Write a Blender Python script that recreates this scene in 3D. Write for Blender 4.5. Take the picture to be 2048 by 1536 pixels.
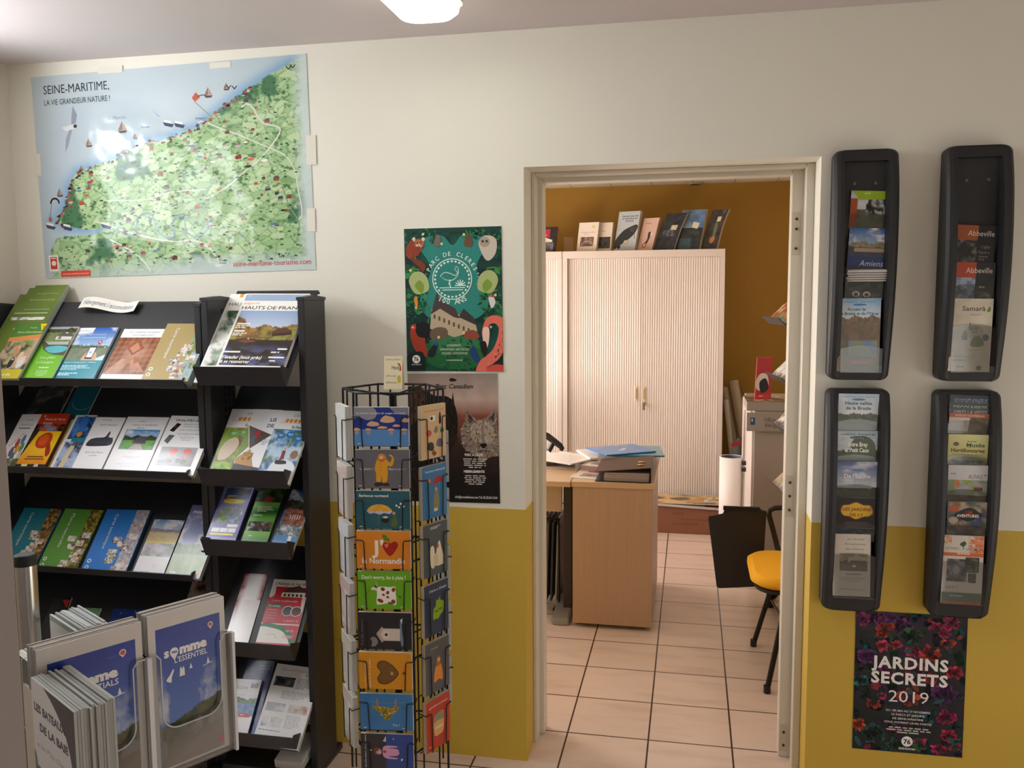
import bpy, bmesh, math, random
import numpy as np
from mathutils import Vector, Matrix

for _o in list(bpy.data.objects):
    bpy.data.objects.remove(_o, do_unlink=True)
SC = bpy.context.scene
COL = SC.collection

# ------------------------------------------------------------------ camera
F_PX, YAW, PITCH, ROLL = 1741.5, -0.20285, -0.09929, -0.006614
CAM = np.array([0.0, -2.8781, 1.6312])
_cy, _sy, _cp, _sp, _cr, _sr = math.cos(YAW), math.sin(YAW), math.cos(PITCH), math.sin(PITCH), math.cos(ROLL), math.sin(ROLL)
FW = np.array([_sy * _cp, _cy * _cp, _sp])
_rt = np.array([_cy, -_sy, 0.0])
_up = np.cross(_rt, FW)
RT = _rt * _cr + _up * _sr
UP = -_rt * _sr + _up * _cr
cam_data = bpy.data.cameras.new('camera')
cam_data.sensor_width = 36.0
cam_data.lens = F_PX / 2048 * 36.0
cam_data.clip_start = 0.02
cam = bpy.data.objects.new('camera', cam_data)
COL.objects.link(cam)
cam.matrix_world = Matrix(((RT[0], UP[0], -FW[0], CAM[0]), (RT[1], UP[1], -FW[1], CAM[1]),
                           (RT[2], UP[2], -FW[2], CAM[2]), (0, 0, 0, 1)))
SC.camera = cam

# ------------------------------------------------------------------ view + world + light levels
SC.view_settings.view_transform = 'Standard'
SC.view_settings.look = 'None'
SC.view_settings.gamma = 1.0
SC.view_settings.use_curve_mapping = False
SC.view_settings.exposure = 0.0
world = bpy.data.worlds.new('world'); SC.world = world
world.use_nodes = True
_bg = world.node_tree.nodes['Background']
_bg.inputs[0].default_value = (0.75, 0.85, 1.0, 1)
_bg.inputs[1].default_value = 0.15
LAMP_E = 7.2          # fluorescent fitting on the ceiling
WIN_LEFT_E = 11.0     # daylight window high in the left wall
FILL_REAR_E = 2.6      # made-up window behind the camera, added as fill light
WIN_OFFICE_E = 19.0   # office window

# ------------------------------------------------------------------ pixel -> point on a real plane (used to read distances)
def pray(u, v):
    return FW + RT * ((u - 1024) / F_PX) + UP * ((768 - v) / F_PX)
def on_y(u, v, y):
    d = pray(u, v); return CAM + d * ((y - CAM[1]) / d[1])
def on_z(u, v, z):
    d = pray(u, v); return CAM + d * ((z - CAM[2]) / d[2])
def on_plane(u, v, p0, n):
    d = pray(u, v); p0 = np.asarray(p0, float); n = np.asarray(n, float)
    return CAM + d * (np.dot(p0 - CAM, n) / np.dot(d, n))
def unit(a):
    a = np.asarray(a, float); return a / np.linalg.norm(a)

# ------------------------------------------------------------------ colours
def lin(h):
    if isinstance(h, str):
        h = h.lstrip('#')
        if len(h) == 3: h = ''.join(c * 2 for c in h)
        c = np.array([int(h[i:i + 2], 16) / 255 for i in (0, 2, 4)])
    else:
        c = np.asarray(h, float)
    return np.where(c <= 0.04045, c / 12.92, ((c + 0.055) / 1.055) ** 2.4)

# ------------------------------------------------------------------ materials
MATS = {}
def mat(name, col='#888', rough=0.5, metal=0.0, noise=0.0, nscale=20.0, bump=0.0, bscale=80.0, spec=0.5, stretch=None):
    if name in MATS: return MATS[name]
    m = bpy.data.materials.new(name); m.use_nodes = True
    nt = m.node_tree; b = nt.nodes['Principled BSDF']
    c = lin(col)
    b.inputs['Base Color'].default_value = (*c, 1)
    b.inputs['Roughness'].default_value = rough
    b.inputs['Metallic'].default_value = metal
    b.inputs['Specular IOR Level'].default_value = spec
    tc = nt.nodes.new('ShaderNodeTexCoord')
    vec = tc.outputs['Object']
    if stretch:
        mp = nt.nodes.new('ShaderNodeMapping'); mp.inputs['Scale'].default_value = stretch
        nt.links.new(vec, mp.inputs[0]); vec = mp.outputs[0]
    if noise > 0:
        n = nt.nodes.new('ShaderNodeTexNoise'); n.inputs['Scale'].default_value = nscale; n.inputs['Detail'].default_value = 4
        nt.links.new(vec, n.inputs['Vector'])
        mx = nt.nodes.new('ShaderNodeMix'); mx.data_type = 'RGBA'
        mx.inputs['A'].default_value = (*np.clip(c * (1 - noise), 0, 1), 1)
        mx.inputs['B'].default_value = (*np.clip(c * (1 + noise), 0, 1), 1)
        nt.links.new(n.outputs['Fac'], mx.inputs['Factor'])
        nt.links.new(mx.outputs['Result'], b.inputs['Base Color'])
    if bump > 0:
        n2 = nt.nodes.new('ShaderNodeTexNoise'); n2.inputs['Scale'].default_value = bscale; n2.inputs['Detail'].default_value = 3
        nt.links.new(tc.outputs['Object'], n2.inputs['Vector'])
        bp = nt.nodes.new('ShaderNodeBump'); bp.inputs['Strength'].default_value = bump; bp.inputs['Distance'].default_value = 0.003
        nt.links.new(n2.outputs['Fac'], bp.inputs['Height'])
        nt.links.new(bp.outputs['Normal'], b.inputs['Normal'])
    MATS[name] = m
    return m

def print_mat(name, rough, spec=0.5, bump=0.0):
    m = bpy.data.materials.new(name); m.use_nodes = True
    nt = m.node_tree; b = nt.nodes['Principled BSDF']
    a = nt.nodes.new('ShaderNodeVertexColor'); a.layer_name = 'Col'
    nt.links.new(a.outputs['Color'], b.inputs['Base Color'])
    b.inputs['Roughness'].default_value = rough
    b.inputs['Specular IOR Level'].default_value = spec
    if bump:
        tc = nt.nodes.new('ShaderNodeTexCoord'); n2 = nt.nodes.new('ShaderNodeTexNoise')
        n2.inputs['Scale'].default_value = 6; n2.inputs['Detail'].default_value = 2
        nt.links.new(tc.outputs['Object'], n2.inputs['Vector'])
        bp = nt.nodes.new('ShaderNodeBump'); bp.inputs['Strength'].default_value = bump; bp.inputs['Distance'].default_value = 0.02
        nt.links.new(n2.outputs['Fac'], bp.inputs['Height']); nt.links.new(bp.outputs['Normal'], b.inputs['Normal'])
    MATS[name] = m
    return m
PRINT = print_mat('printed_paper', 0.24)
PRINT_GLOSS = print_mat('glossy_print', 0.10)
PRINT_MATT = print_mat('matt_print', 0.55, 0.3)
PRINT_POSTER = print_mat('poster_print', 0.42, 0.4)
PRINT_MAP = print_mat('laminated_map_print', 0.11, 0.36, 0.35)

def emit_mat(name, col, e):
    m = bpy.data.materials.new(name); m.use_nodes = True
    nt = m.node_tree; nt.nodes.clear()
    o = nt.nodes.new('ShaderNodeOutputMaterial'); em = nt.nodes.new('ShaderNodeEmission')
    em.inputs[0].default_value = (*col, 1); em.inputs[1].default_value = e
    nt.links.new(em.outputs[0], o.inputs[0]); MATS[name] = m
    return m

def acrylic_mat():
    m = bpy.data.materials.new('clear_acrylic'); m.use_nodes = True
    nt = m.node_tree; nt.nodes.clear()
    o = nt.nodes.new('ShaderNodeOutputMaterial'); tr = nt.nodes.new('ShaderNodeBsdfTransparent')
    gl = nt.nodes.new('ShaderNodeBsdfGlossy'); gl.inputs['Roughness'].default_value = 0.06
    tr.inputs[0].default_value = (0.95, 0.96, 0.96, 1)
    fr = nt.nodes.new('ShaderNodeFresnel'); fr.inputs['IOR'].default_value = 1.45
    mx = nt.nodes.new('ShaderNodeMixShader')
    nt.links.new(fr.outputs[0], mx.inputs[0]); nt.links.new(tr.outputs[0], mx.inputs[1]); nt.links.new(gl.outputs[0], mx.inputs[2])
    nt.links.new(mx.outputs[0], o.inputs[0]); MATS['clear_acrylic'] = m
    return m
ACRYLIC = acrylic_mat()

# ------------------------------------------------------------------ objects
def tag(o, label=None, cat=None, group=None, kind=None):
    if label: o['label'] = label
    if cat: o['category'] = cat
    if group: o['group'] = group
    if kind: o['kind'] = kind
    return o

def basis(O, U=(1, 0, 0), V=(0, 1, 0), N=(0, 0, 1)):
    return Matrix(((U[0], V[0], N[0], O[0]), (U[1], V[1], N[1], O[1]), (U[2], V[2], N[2], O[2]), (0, 0, 0, 1)))

def empty(name, O, label, cat, group=None, U=(1, 0, 0), V=(0, 1, 0), N=(0, 0, 1)):
    o = bpy.data.objects.new(name, None); COL.objects.link(o)
    o.empty_display_size = 0.05
    o.matrix_world = basis(O, U, V, N)
    return tag(o, label, cat, group)

class MB:
    """collects boxes, tubes, lathes and prisms into ONE mesh"""
    def __init__(s): s.v = []; s.f = []; s.sm = []
    def add(s, vs, fs, smooth=False):
        b = len(s.v); s.v += [tuple(map(float, p)) for p in vs]
        for f in fs: s.f.append([i + b for i in f]); s.sm.append(smooth)
        return s
    def box(s, x0, x1, y0, y1, z0, z1, ch=0.0):
        if x0 > x1: x0, x1 = x1, x0
        if y0 > y1: y0, y1 = y1, y0
        if z0 > z1: z0, z1 = z1, z0
        if ch <= 0:
            vs = [(x, y, z) for z in (z0, z1) for y in (y0, y1) for x in (x0, x1)]
            return s.add(vs, [(0, 2, 3, 1), (4, 5, 7, 6), (0, 1, 5, 4), (2, 6, 7, 3), (0, 4, 6, 2), (1, 3, 7, 5)])
        bm = bmesh.new(); bmesh.ops.create_cube(bm, size=1.0)
        for v in bm.verts:
            v.co = Vector(((x0 + x1) / 2 + v.co.x * (x1 - x0), (y0 + y1) / 2 + v.co.y * (y1 - y0), (z0 + z1) / 2 + v.co.z * (z1 - z0)))
        bmesh.ops.bevel(bm, geom=bm.edges[:], offset=ch, segments=2, affect='EDGES', profile=0.5)
        return s.bm(bm)
    def bm(s, bm, smooth=False):
        bm.verts.index_update()
        s.add([v.co[:] for v in bm.verts], [[v.index for v in f.verts] for f in bm.faces], smooth); bm.free(); return s
    def quad(s, a, b, c, d): return s.add([a, b, c, d], [(0, 1, 2, 3)])
    def slab(s, O, U, V, N, w, h, t0, t1):
        O, U, V, N = map(lambda a: np.asarray(a, float), (O, U, V, N))
        vs = [O + U * x + V * y + N * n for n in (t0, t1) for y in (0, h) for x in (0, w)]
        return s.add(vs, [(0, 2, 3, 1), (4, 5, 7, 6), (0, 1, 5, 4), (2, 6, 7, 3), (0, 4, 6, 2), (1, 3, 7, 5)])
    def prism(s, pts, axis, a0, a1):
        """closed 2D outline extruded along axis 'x','y' or 'z'"""
        def mk(p, a):
            return {'x': (a, p[0], p[1]), 'y': (p[0], a, p[1]), 'z': (p[0], p[1], a)}[axis]
        n = len(pts); vs = [mk(p, a0) for p in pts] + [mk(p, a1) for p in pts]
        fs = [list(range(n))[::-1], list(range(n, 2 * n))] + [(i, (i + 1) % n, n + (i + 1) % n, n + i) for i in range(n)]
        return s.add(vs, fs)
    def tube(s, pts, r, n=8, cap=True, closed=False):
        pts = [np.asarray(p, float) for p in pts]; k = len(pts); rings = []
        rr = r if hasattr(r, '__len__') else [r] * k
        ref = None
        for i, p in enumerate(pts):
            if closed: d = pts[(i + 1) % k] - pts[i - 1]
            else: d = pts[min(i + 1, k - 1)] - pts[max(i - 1, 0)]
            d = unit(d)
            if ref is None:
                ref = np.array([0, 0, 1.0]) if abs(d[2]) < 0.9 else np.array([1.0, 0, 0])
            a = ref - d * np.dot(ref, d); a = unit(a); b = np.cross(d, a); ref = a
            rings.append([p + (a * math.cos(2 * math.pi * j / n) + b * math.sin(2 * math.pi * j / n)) * rr[i] for j in range(n)])
        vs = [q for ring in rings for q in ring]; fs = []
        m = k if closed else k - 1
        for i in range(m):
            i2 = (i + 1) % k
            for j in range(n): fs.append((i * n + j, i * n + (j + 1) % n, i2 * n + (j + 1) % n, i2 * n + j))
        s.add(vs, fs, True)
        if cap and not closed:
            s.add(rings[0], [list(range(n))[::-1]]); s.add(rings[-1], [list(range(n))])
        return s
    def lathe(s, prof, c=(0, 0, 0), n=24, cap=True):
        vs = []; fs = []
        for r, z in prof:
            for j in range(n):
                a = 2 * math.pi * j / n; vs.append((c[0] + r * math.cos(a), c[1] + r * math.sin(a), c[2] + z))
        for i in range(len(prof) - 1):
            for j in range(n): fs.append((i * n + j, i * n + (j + 1) % n, (i + 1) * n + (j + 1) % n, (i + 1) * n + j))
        s.add(vs, fs, True)
        if cap:
            s.add(vs[:n], [list(range(n))[::-1]]); s.add(vs[-n:], [list(range(n))])
        return s
    def build(s, name, m, parent=None, bevel=0.0, sub=0):
        me = bpy.data.meshes.new(name); me.from_pydata(s.v, [], s.f); me.update()
        me.polygons.foreach_set('use_smooth', s.sm)
        me.materials.append(m if not isinstance(m, str) else MATS[m])
        o = bpy.data.objects.new(name, me); COL.objects.link(o)
        if parent is not None: o.parent = parent
        if bevel > 0:
            b = o.modifiers.new('bevel', 'BEVEL'); b.width = bevel; b.segments = 2; b.limit_method = 'ANGLE'
        if sub:
            ss = o.modifiers.new('sub', 'SUBSURF'); ss.levels = sub; ss.render_levels = sub
        return o

# ------------------------------------------------------------------ noise helpers
def _vn(X, Y, seed):
    xi = np.floor(X).astype(int); yi = np.floor(Y).astype(int)
    xf = X - xi; yf = Y - yi
    xf = xf * xf * (3 - 2 * xf); yf = yf * yf * (3 - 2 * yf)
    def h(a, b):
        n = (a * 374761393 + b * 668265263 + seed * 1442695041) & 0xffffffff
        n = ((n ^ (n >> 13)) * 1274126177) & 0xffffffff
        return ((n ^ (n >> 16)) & 0xffff) / 65535.0
    return (h(xi, yi) * (1 - xf) + h(xi + 1, yi) * xf) * (1 - yf) + (h(xi, yi + 1) * (1 - xf) + h(xi + 1, yi + 1) * xf) * yf
def fbm(X, Y, sc=4.0, seed=0, octv=4):
    t = np.zeros_like(X, float); a = 0.5; s = 0
    for k in range(octv):
        t += a * _vn(X * sc, Y * sc, seed + k * 17); s += a; a *= 0.55; sc *= 2.03
    return t / s
def mixc(a, b, t):
    t = np.clip(t, 0, 1)[..., None]; return a * (1 - t) + b * t

# ------------------------------------------------------------------ lettering
_tc = bpy.data.curves.new('lettering', 'FONT'); _tc.resolution_u = 2; _tc.size = 1.0
_to = bpy.data.objects.new('lettering', _tc); COL.objects.link(_to)
_tcache = {}
def glyphs(sx, shear=0.0, bold=0.0, space=1.0):
    k = (sx, shear, bold, space)
    if k not in _tcache:
        _tc.body = sx; _tc.shear = shear; _tc.offset = bold; _tc.space_character = space
        bpy.context.view_layer.update()
        dg = bpy.context.evaluated_depsgraph_get()
        ev = _to.evaluated_get(dg); me = ev.to_mesh()
        vs = np.array([v.co[:2] for v in me.vertices]) if len(me.vertices) else np.zeros((0, 2))
        fs = [list(p.vertices) for p in me.polygons]
        ev.to_mesh_clear(); _tcache[k] = (vs, fs)
    return _tcache[k]

def clip_poly(p):
    for ax, lo in ((0, True), (0, False), (1, True), (1, False)):
        q = []; n = len(p)
        if n < 3: return []
        ins = (lambda a: a[ax] >= 0) if lo else (lambda a: a[ax] <= 1)
        bound = 0.0 if lo else 1.0
        for i in range(n):
            a, b = p[i], p[(i + 1) % n]
            ia, ib = ins(a), ins(b)
            if ia: q.append(a)
            if ia != ib:
                t = (bound - a[ax]) / (b[ax] - a[ax])
                q.append((a[0] + (b[0] - a[0]) * t, a[1] + (b[1] - a[1]) * t))
        p = q
    return p

def smooth_pts(pts, n=6):
    out = []; k = len(pts)
    for i in range(k):
        p0, p1, p2, p3 = (np.array(pts[(i + j - 1) % k], float) for j in range(4))
        for t in np.arange(n) / n:
            out.append(tuple(0.5 * ((2 * p1) + (-p0 + p2) * t + (2 * p0 - 5 * p1 + 4 * p2 - p3) * t * t + (-p0 + 3 * p1 - 3 * p2 + p3) * t ** 3)))
    return out

class Art:
    """a printed face w x h metres; coordinates are fractions, x to the right and y down"""
    STEP = 2.2e-5
    def __init__(s, w, h, bg='#ffffff'):
        s.w, s.h = w, h; s.v = []; s.f = []; s.c = []; s.L = 0; s.asp = w / h
        if bg is not None: s.r(0, 0, 1, 1, bg)
    def _lay(s, keep=False):
        if not keep: s.L += 1
        return s.L * s.STEP
    def _add(s, P, fs, col, keep=False, lay=None):
        z = s._lay(keep) if lay is None else lay
        b = len(s.v)
        s.v += [(x * s.w, (1 - y) * s.h, z) for x, y in P]
        s.f += [[i + b for i in f] for f in fs]
        c = np.asarray(col, float)
        if c.ndim == 1: s.c += [tuple(c)] * len(P)
        else: s.c += [tuple(q) for q in c]
    def p(s, pts, col, keep=False):
        q = clip_poly([tuple(a) for a in pts])
        if len(q) >= 3: s._add(q, [list(range(len(q)))[::-1]], lin(col), keep)
        return s
    def r(s, x0, y0, x1, y1, col, keep=False): return s.p([(x0, y0), (x1, y0), (x1, y1), (x0, y1)], col, keep)
    def e(s, cx, cy, rx, ry=None, col='#000', rot=0, n=20, keep=False):
        if ry is None: ry = rx * s.asp
        cr, sr = math.cos(rot), math.sin(rot); pts = []
        for i in range(n):
            a = 2 * math.pi * i / n; X, Y = rx * math.cos(a), ry * math.sin(a) / s.asp
            pts.append((cx + X * cr - Y * sr, cy + (X * sr + Y * cr) * s.asp))
        return s.p(pts, col, keep)
    def b(s, pts, col, keep=False): return s.p(smooth_pts(pts), col, keep)
    def l(s, pts, wd, col, closed=False, keep=False):
        """polyline, wd as a fraction of the width"""
        z = s._lay(keep); P = [np.array((x * s.w, y * s.h)) for x, y in pts]; hw = wd * s.w / 2
        n = len(P) if closed else len(P) - 1; c = lin(col)
        for i in range(n):
            a, b = P[i], P[(i + 1) % len(P)]; d = b - a; L = np.linalg.norm(d)
            if L < 1e-9: continue
            d /= L; q = np.array((-d[1], d[0])) * hw; a = a - d * hw * 0.5; b = b + d * hw * 0.5
            pts4 = clip_poly([((t[0]) / s.w, t[1] / s.h) for t in (a + q, b + q, b - q, a - q)])
            if len(pts4) >= 3: s._add(pts4, [list(range(len(pts4)))[::-1]], c, lay=z)
        return s
    def arc(s, cx, cy, r, a0, a1, wd, col, n=20):
        return s.l([(cx + r * math.cos(math.radians(a0 + (a1 - a0) * i / n)), cy + r * s.asp * math.sin(math.radians(a0 + (a1 - a0) * i / n))) for i in range(n + 1)], wd, col)
    def t(s, tx, x, y, hh, col, w=None, al='l', rot=0.0, sh=0.0, bold=0.0, sp=1.0, keep=False):
        """cap height hh is a fraction of the height (of the width when rot turns it); y is the baseline"""
        vs, fs = glyphs(tx, sh, bold, sp)
        if not len(vs): return s
        k = hh * s.h / 0.72
        q = vs * k; x0, x1 = q[:, 0].min(), q[:, 0].max(); q = q - (x0, 0); W = x1 - x0
        if w is not None: f = w * s.w / W; q = q * (f, 1); W *= f
        if al == 'c': q = q - (W / 2, 0)
        elif al == 'r': q = q - (W, 0)
        a = math.radians(rot); R = np.array(((math.cos(a), -math.sin(a)), (math.sin(a), math.cos(a))))
        q = q @ R.T
        P = [(x + dx / s.w, y - dy / s.h) for dx, dy in q]
        s._add(P, fs, lin(col), keep); return s
    def arct(s, tx, cx, cy, r, a0, a1, hh, col, bold=0.0, inside=False):
        n = len(tx)
        for i, ch in enumerate(tx):
            if ch == ' ': continue
            a = math.radians(a0 + (a1 - a0) * (i + 0.5) / n)
            x = cx + r * math.cos(a); y = cy + r * s.asp * math.sin(a)
            rot = -math.degrees(a) - 90 + (180 if inside else 0)
            s.t(ch, x, y, hh, col, al='c', rot=rot, bold=bold, keep=i > 0)
        return s
    def lines(s, x0, y0, x1, y1, n, col, seed=1, al='l', fill=0.6):
        """small print too small to read: rows of short dashes"""
        rnd = random.Random(seed); z = s._lay(); c = lin(col); dy = (y1 - y0) / n
        for i in range(n):
            W = (x1 - x0) * (1.0 if i < n - 1 else 0.6) * rnd.uniform(0.8, 1)
            x = x0 if al == 'l' else (x0 + x1 - W) / 2
            e = x + W; yy = y0 + i * dy
            while x < e - 0.01:
                ww = min(rnd.uniform(0.03, 0.1), e - x)
                P = [(x, yy), (x + ww, yy), (x + ww, yy + dy * fill), (x, yy + dy * fill)]
                s._add(P, [(3, 2, 1, 0)], c, lay=z); x += ww + 0.015
        return s
    def img(s, x0, y0, x1, y1, fn, nx=40, ny=None):
        ny = ny or max(4, int(nx * (y1 - y0) / (x1 - x0) / s.asp))
        X, Y = np.meshgrid(np.linspace(0, 1, nx + 1), np.linspace(0, 1, ny + 1))
        C = np.clip(fn(X, Y), 0, 1).reshape(-1, 3)
        P = [(x0 + (x1 - x0) * a, y0 + (y1 - y0) * b) for a, b in zip(X.ravel(), Y.ravel())]
        fs = [(j * (nx + 1) + i, (j + 1) * (nx + 1) + i, (j + 1) * (nx + 1) + i + 1, j * (nx + 1) + i + 1) for j in range(ny) for i in range(nx)]
        s._add(P, fs, C); return s
    def land(s, x0, y0, x1, y1, seed=1, hor=0.5, sky=('#5f93cf', '#d8e4ee'), trees=('#1e3316', '#4d6b2c'), gnd=('#86a552', '#54732f'), cloud=0.6, tree=0.18, nx=40):
        cs = [lin(c) for c in (*sky, *trees, *gnd)]
        def fn(X, Y):
            c = mixc(cs[0], cs[1], Y / max(hor, .01))
            cl = fbm(X * 1.0, Y * 1.8, 3.2, seed); c = mixc(c, np.array([.9, .9, .92]), (cl - 0.5) * 6 * cloud)
            n = fbm(X, Y, 9, seed + 5)
            g = mixc(cs[4], cs[5], (n - .3) * 2.2)
            c = np.where((Y > hor)[..., None], g, c)
            top = hor - tree * (0.25 + fbm(X, X * 0 + 3, 5, seed + 9)); bot = hor + tree * .25 * fbm(X, X * 0 + 7, 4, seed + 3)
            tr = mixc(cs[2], cs[3], (fbm(X, Y, 14, seed + 2) - .3) * 2.3)
            return np.where(((Y > top) & (Y < bot))[..., None], tr, c)
        return s.img(x0, y0, x1, y1, fn, nx)
    def fol(s, x0, y0, x1, y1, cols, sc=7, seed=1, nx=40, hard=5.0):
        cs = [lin(c) for c in cols]
        def fn(X, Y):
            c = np.broadcast_to(cs[0], X.shape + (3,)).copy()
            for i, k in enumerate(cs[1:]):
                c = mixc(c, k, (fbm(X, Y / s.asp * (y1 - y0) / max(x1 - x0, .01), sc, seed + 31 * i) - 0.47) * hard + 0.3)
            return c
        return s.img(x0, y0, x1, y1, fn, nx)

    def build(s, name, m, parent=None, off=0.0, curl=None, label=None, flip=False):
        v = s.v
        if curl is not None: v = [(x, y, z + curl(x / s.w, y / s.h)) for x, y, z in v]
        me = bpy.data.meshes.new(name)
        me.from_pydata([(x, y, z + off) for x, y, z in v], [], s.f); me.update()
        ca = me.color_attributes.new('Col', 'FLOAT_COLOR', 'POINT')
        arr = np.ones((len(s.v), 4), np.float32); arr[:, :3] = np.array(s.c, np.float32)
        ca.data.foreach_set('color', arr.ravel())
        me.materials.append(m)
        o = bpy.data.objects.new(name, me); COL.objects.link(o)
        if parent is not None: o.parent = parent
        if label: o['label'] = label
        return o

def pages_mesh(w, h, t, k=None, col='#f2f0ea', seed=0, jit=0.0009, curl=None, name='pages', parent=None, back=None, m=None):
    rnd = random.Random(seed); k = k or max(1, min(14, int(t / 0.0014)))
    s = MB(); cols = []; c0 = lin(col); nv = 8 if curl else 1
    for i in range(k):
        z0, z1 = t * i / k, t * (i + 0.86) / k if i < k - 1 else t
        dx, dy = (rnd.uniform(-jit, jit), rnd.uniform(-jit, jit)) if 0 < i < k - 1 or k > 3 and i == 0 else (0, 0)
        if i == k - 1: dx = dy = 0
        g = rnd.uniform(0.72, 1.0) if i < k - 1 else 1.0
        vs = []; fs = []
        for j in range(nv + 1):
            y = h * j / nv
            for zz in (z0, z1):
                for x in (0, w):
                    vs.append((x + dx, y + dy, zz + (curl(x / w, j / nv) if curl else 0)))
        for j in range(nv):
            a = j * 4; b = a + 4
            fs += [(a, b, b + 1, a + 1), (a + 2, a + 3, b + 3, b + 2), (a, a + 2, b + 2, b), (a + 1, b + 1, b + 3, a + 3)]
        fs += [(0, 1, 3, 2), (nv * 4, nv * 4 + 2, nv * 4 + 3, nv * 4 + 1)]
        s.add(vs, fs); cols += [tuple(c0 * g)] * len(vs)
    o = s.build(name, m or PRINT_MATT, parent)
    ca = o.data.color_attributes.new('Col', 'FLOAT_COLOR', 'POINT')
    arr = np.ones((len(s.v), 4), np.float32); arr[:, :3] = np.array(cols, np.float32)
    ca.data.foreach_set('color', arr.ravel())
    return o

ALL_PAPER = []
def paper(name, label, cat, art, O, U, V, N, t=0.004, group=None, edge='#f2f0ea', curl=None, m=None, seed=0, jit=0.0009):
    """a stack / booklet: O is the lower left corner of its BACK, the printed cover lies t in front of it"""
    root = empty(name, O, label, cat, group, U, V, N)
    pages_mesh(art.w, art.h, t, col=edge, seed=seed + len(ALL_PAPER), curl=curl, parent=root, jit=jit)
    art.build('cover', m or PRINT, root, off=t + 3e-5, curl=curl)
    ALL_PAPER.append(root)
    return root

def px_frame(p0, N, t, bl, br, tl, h=None):
    """size and axes of the sheet whose front shows at these photo points, lying t in front of plane (p0, N)"""
    N = unit(N); q = np.asarray(p0, float) + N * t
    BL, BR, TL = (on_plane(*a, q, N) for a in (bl, br, tl))
    U = unit(BR - BL); w = np.linalg.norm(BR - BL)
    V = np.cross(N, U); hh = np.dot(TL - BL, V) if h is None else h
    return BL - N * t, U, V, N, w, hh
# =================================================================== SETTING
YEL = 0.908; CEIL = 2.4965; DOOR_Z = 2.058; XL, XR = -0.548, 0.3876; WT = 0.26
LEFT_X = -2.49; RIGHT_X = 2.3; REAR_Y = -4.3
FAR_Y = 3.86; OFF_L = -2.3; OFF_R = 0.98; OFF_CEIL = 2.463

def wall_paint():
    m = bpy.data.materials.new('two_tone_wall_paint'); m.use_nodes = True
    nt = m.node_tree; b = nt.nodes['Principled BSDF']; b.inputs['Roughness'].default_value = 0.6
    g = nt.nodes.new('ShaderNodeNewGeometry'); sx = nt.nodes.new('ShaderNodeSeparateXYZ'); nt.links.new(g.outputs['Position'], sx.inputs[0])
    gt = nt.nodes.new('ShaderNodeMath'); gt.operation = 'GREATER_THAN'; gt.inputs[1].default_value = YEL
    n = nt.nodes.new('ShaderNodeTexNoise'); n.inputs['Scale'].default_value = 9; nt.links.new(g.outputs['Position'], n.inputs['Vector'])
    ad = nt.nodes.new('ShaderNodeMath'); ad.operation = 'MULTIPLY_ADD'; ad.inputs[1].default_value = 0.006
    nt.links.new(n.outputs['Fac'], ad.inputs[0]); nt.links.new(sx.outputs['Z'], ad.inputs[2]); nt.links.new(ad.outputs[0], gt.inputs[0])
    mx = nt.nodes.new('ShaderNodeMix'); mx.data_type = 'RGBA'
    mx.inputs['A'].default_value = (*lin('#cbab3e'), 1); mx.inputs['B'].default_value = (*lin('#e4e1d3'), 1)
    nt.links.new(gt.outputs[0], mx.inputs['Factor']); nt.links.new(mx.outputs['Result'], b.inputs['Base Color'])
    n2 = nt.nodes.new('ShaderNodeTexNoise'); n2.inputs['Scale'].default_value = 55; n2.inputs['Detail'].default_value = 4
    nt.links.new(g.outputs['Position'], n2.inputs['Vector'])
    bp = nt.nodes.new('ShaderNodeBump'); bp.inputs['Strength'].default_value = 0.14; bp.inputs['Distance'].default_value = 0.004
    nt.links.new(n2.outputs['Fac'], bp.inputs['Height']); nt.links.new(bp.outputs['Normal'], b.inputs['Normal'])
    MATS['wall_paint'] = m; return m
WALL = wall_paint()
mat('plain_wall_paint', '#d9d2c4', 0.65, bump=0.1, bscale=50)
mat('grey_pillar_paint', '#958e8c', 0.65, bump=0.12, bscale=40)
mat('ceiling_paint', '#dcd2d2', 0.7, bump=0.08, bscale=60)
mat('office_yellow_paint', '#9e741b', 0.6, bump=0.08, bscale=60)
mat('frame_paint', '#d8d0bf', 0.4)
mat('dark_steel', '#2a2723', 0.5)
mat('grey_metal', '#6b6660', 0.4, 0.6)

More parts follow.
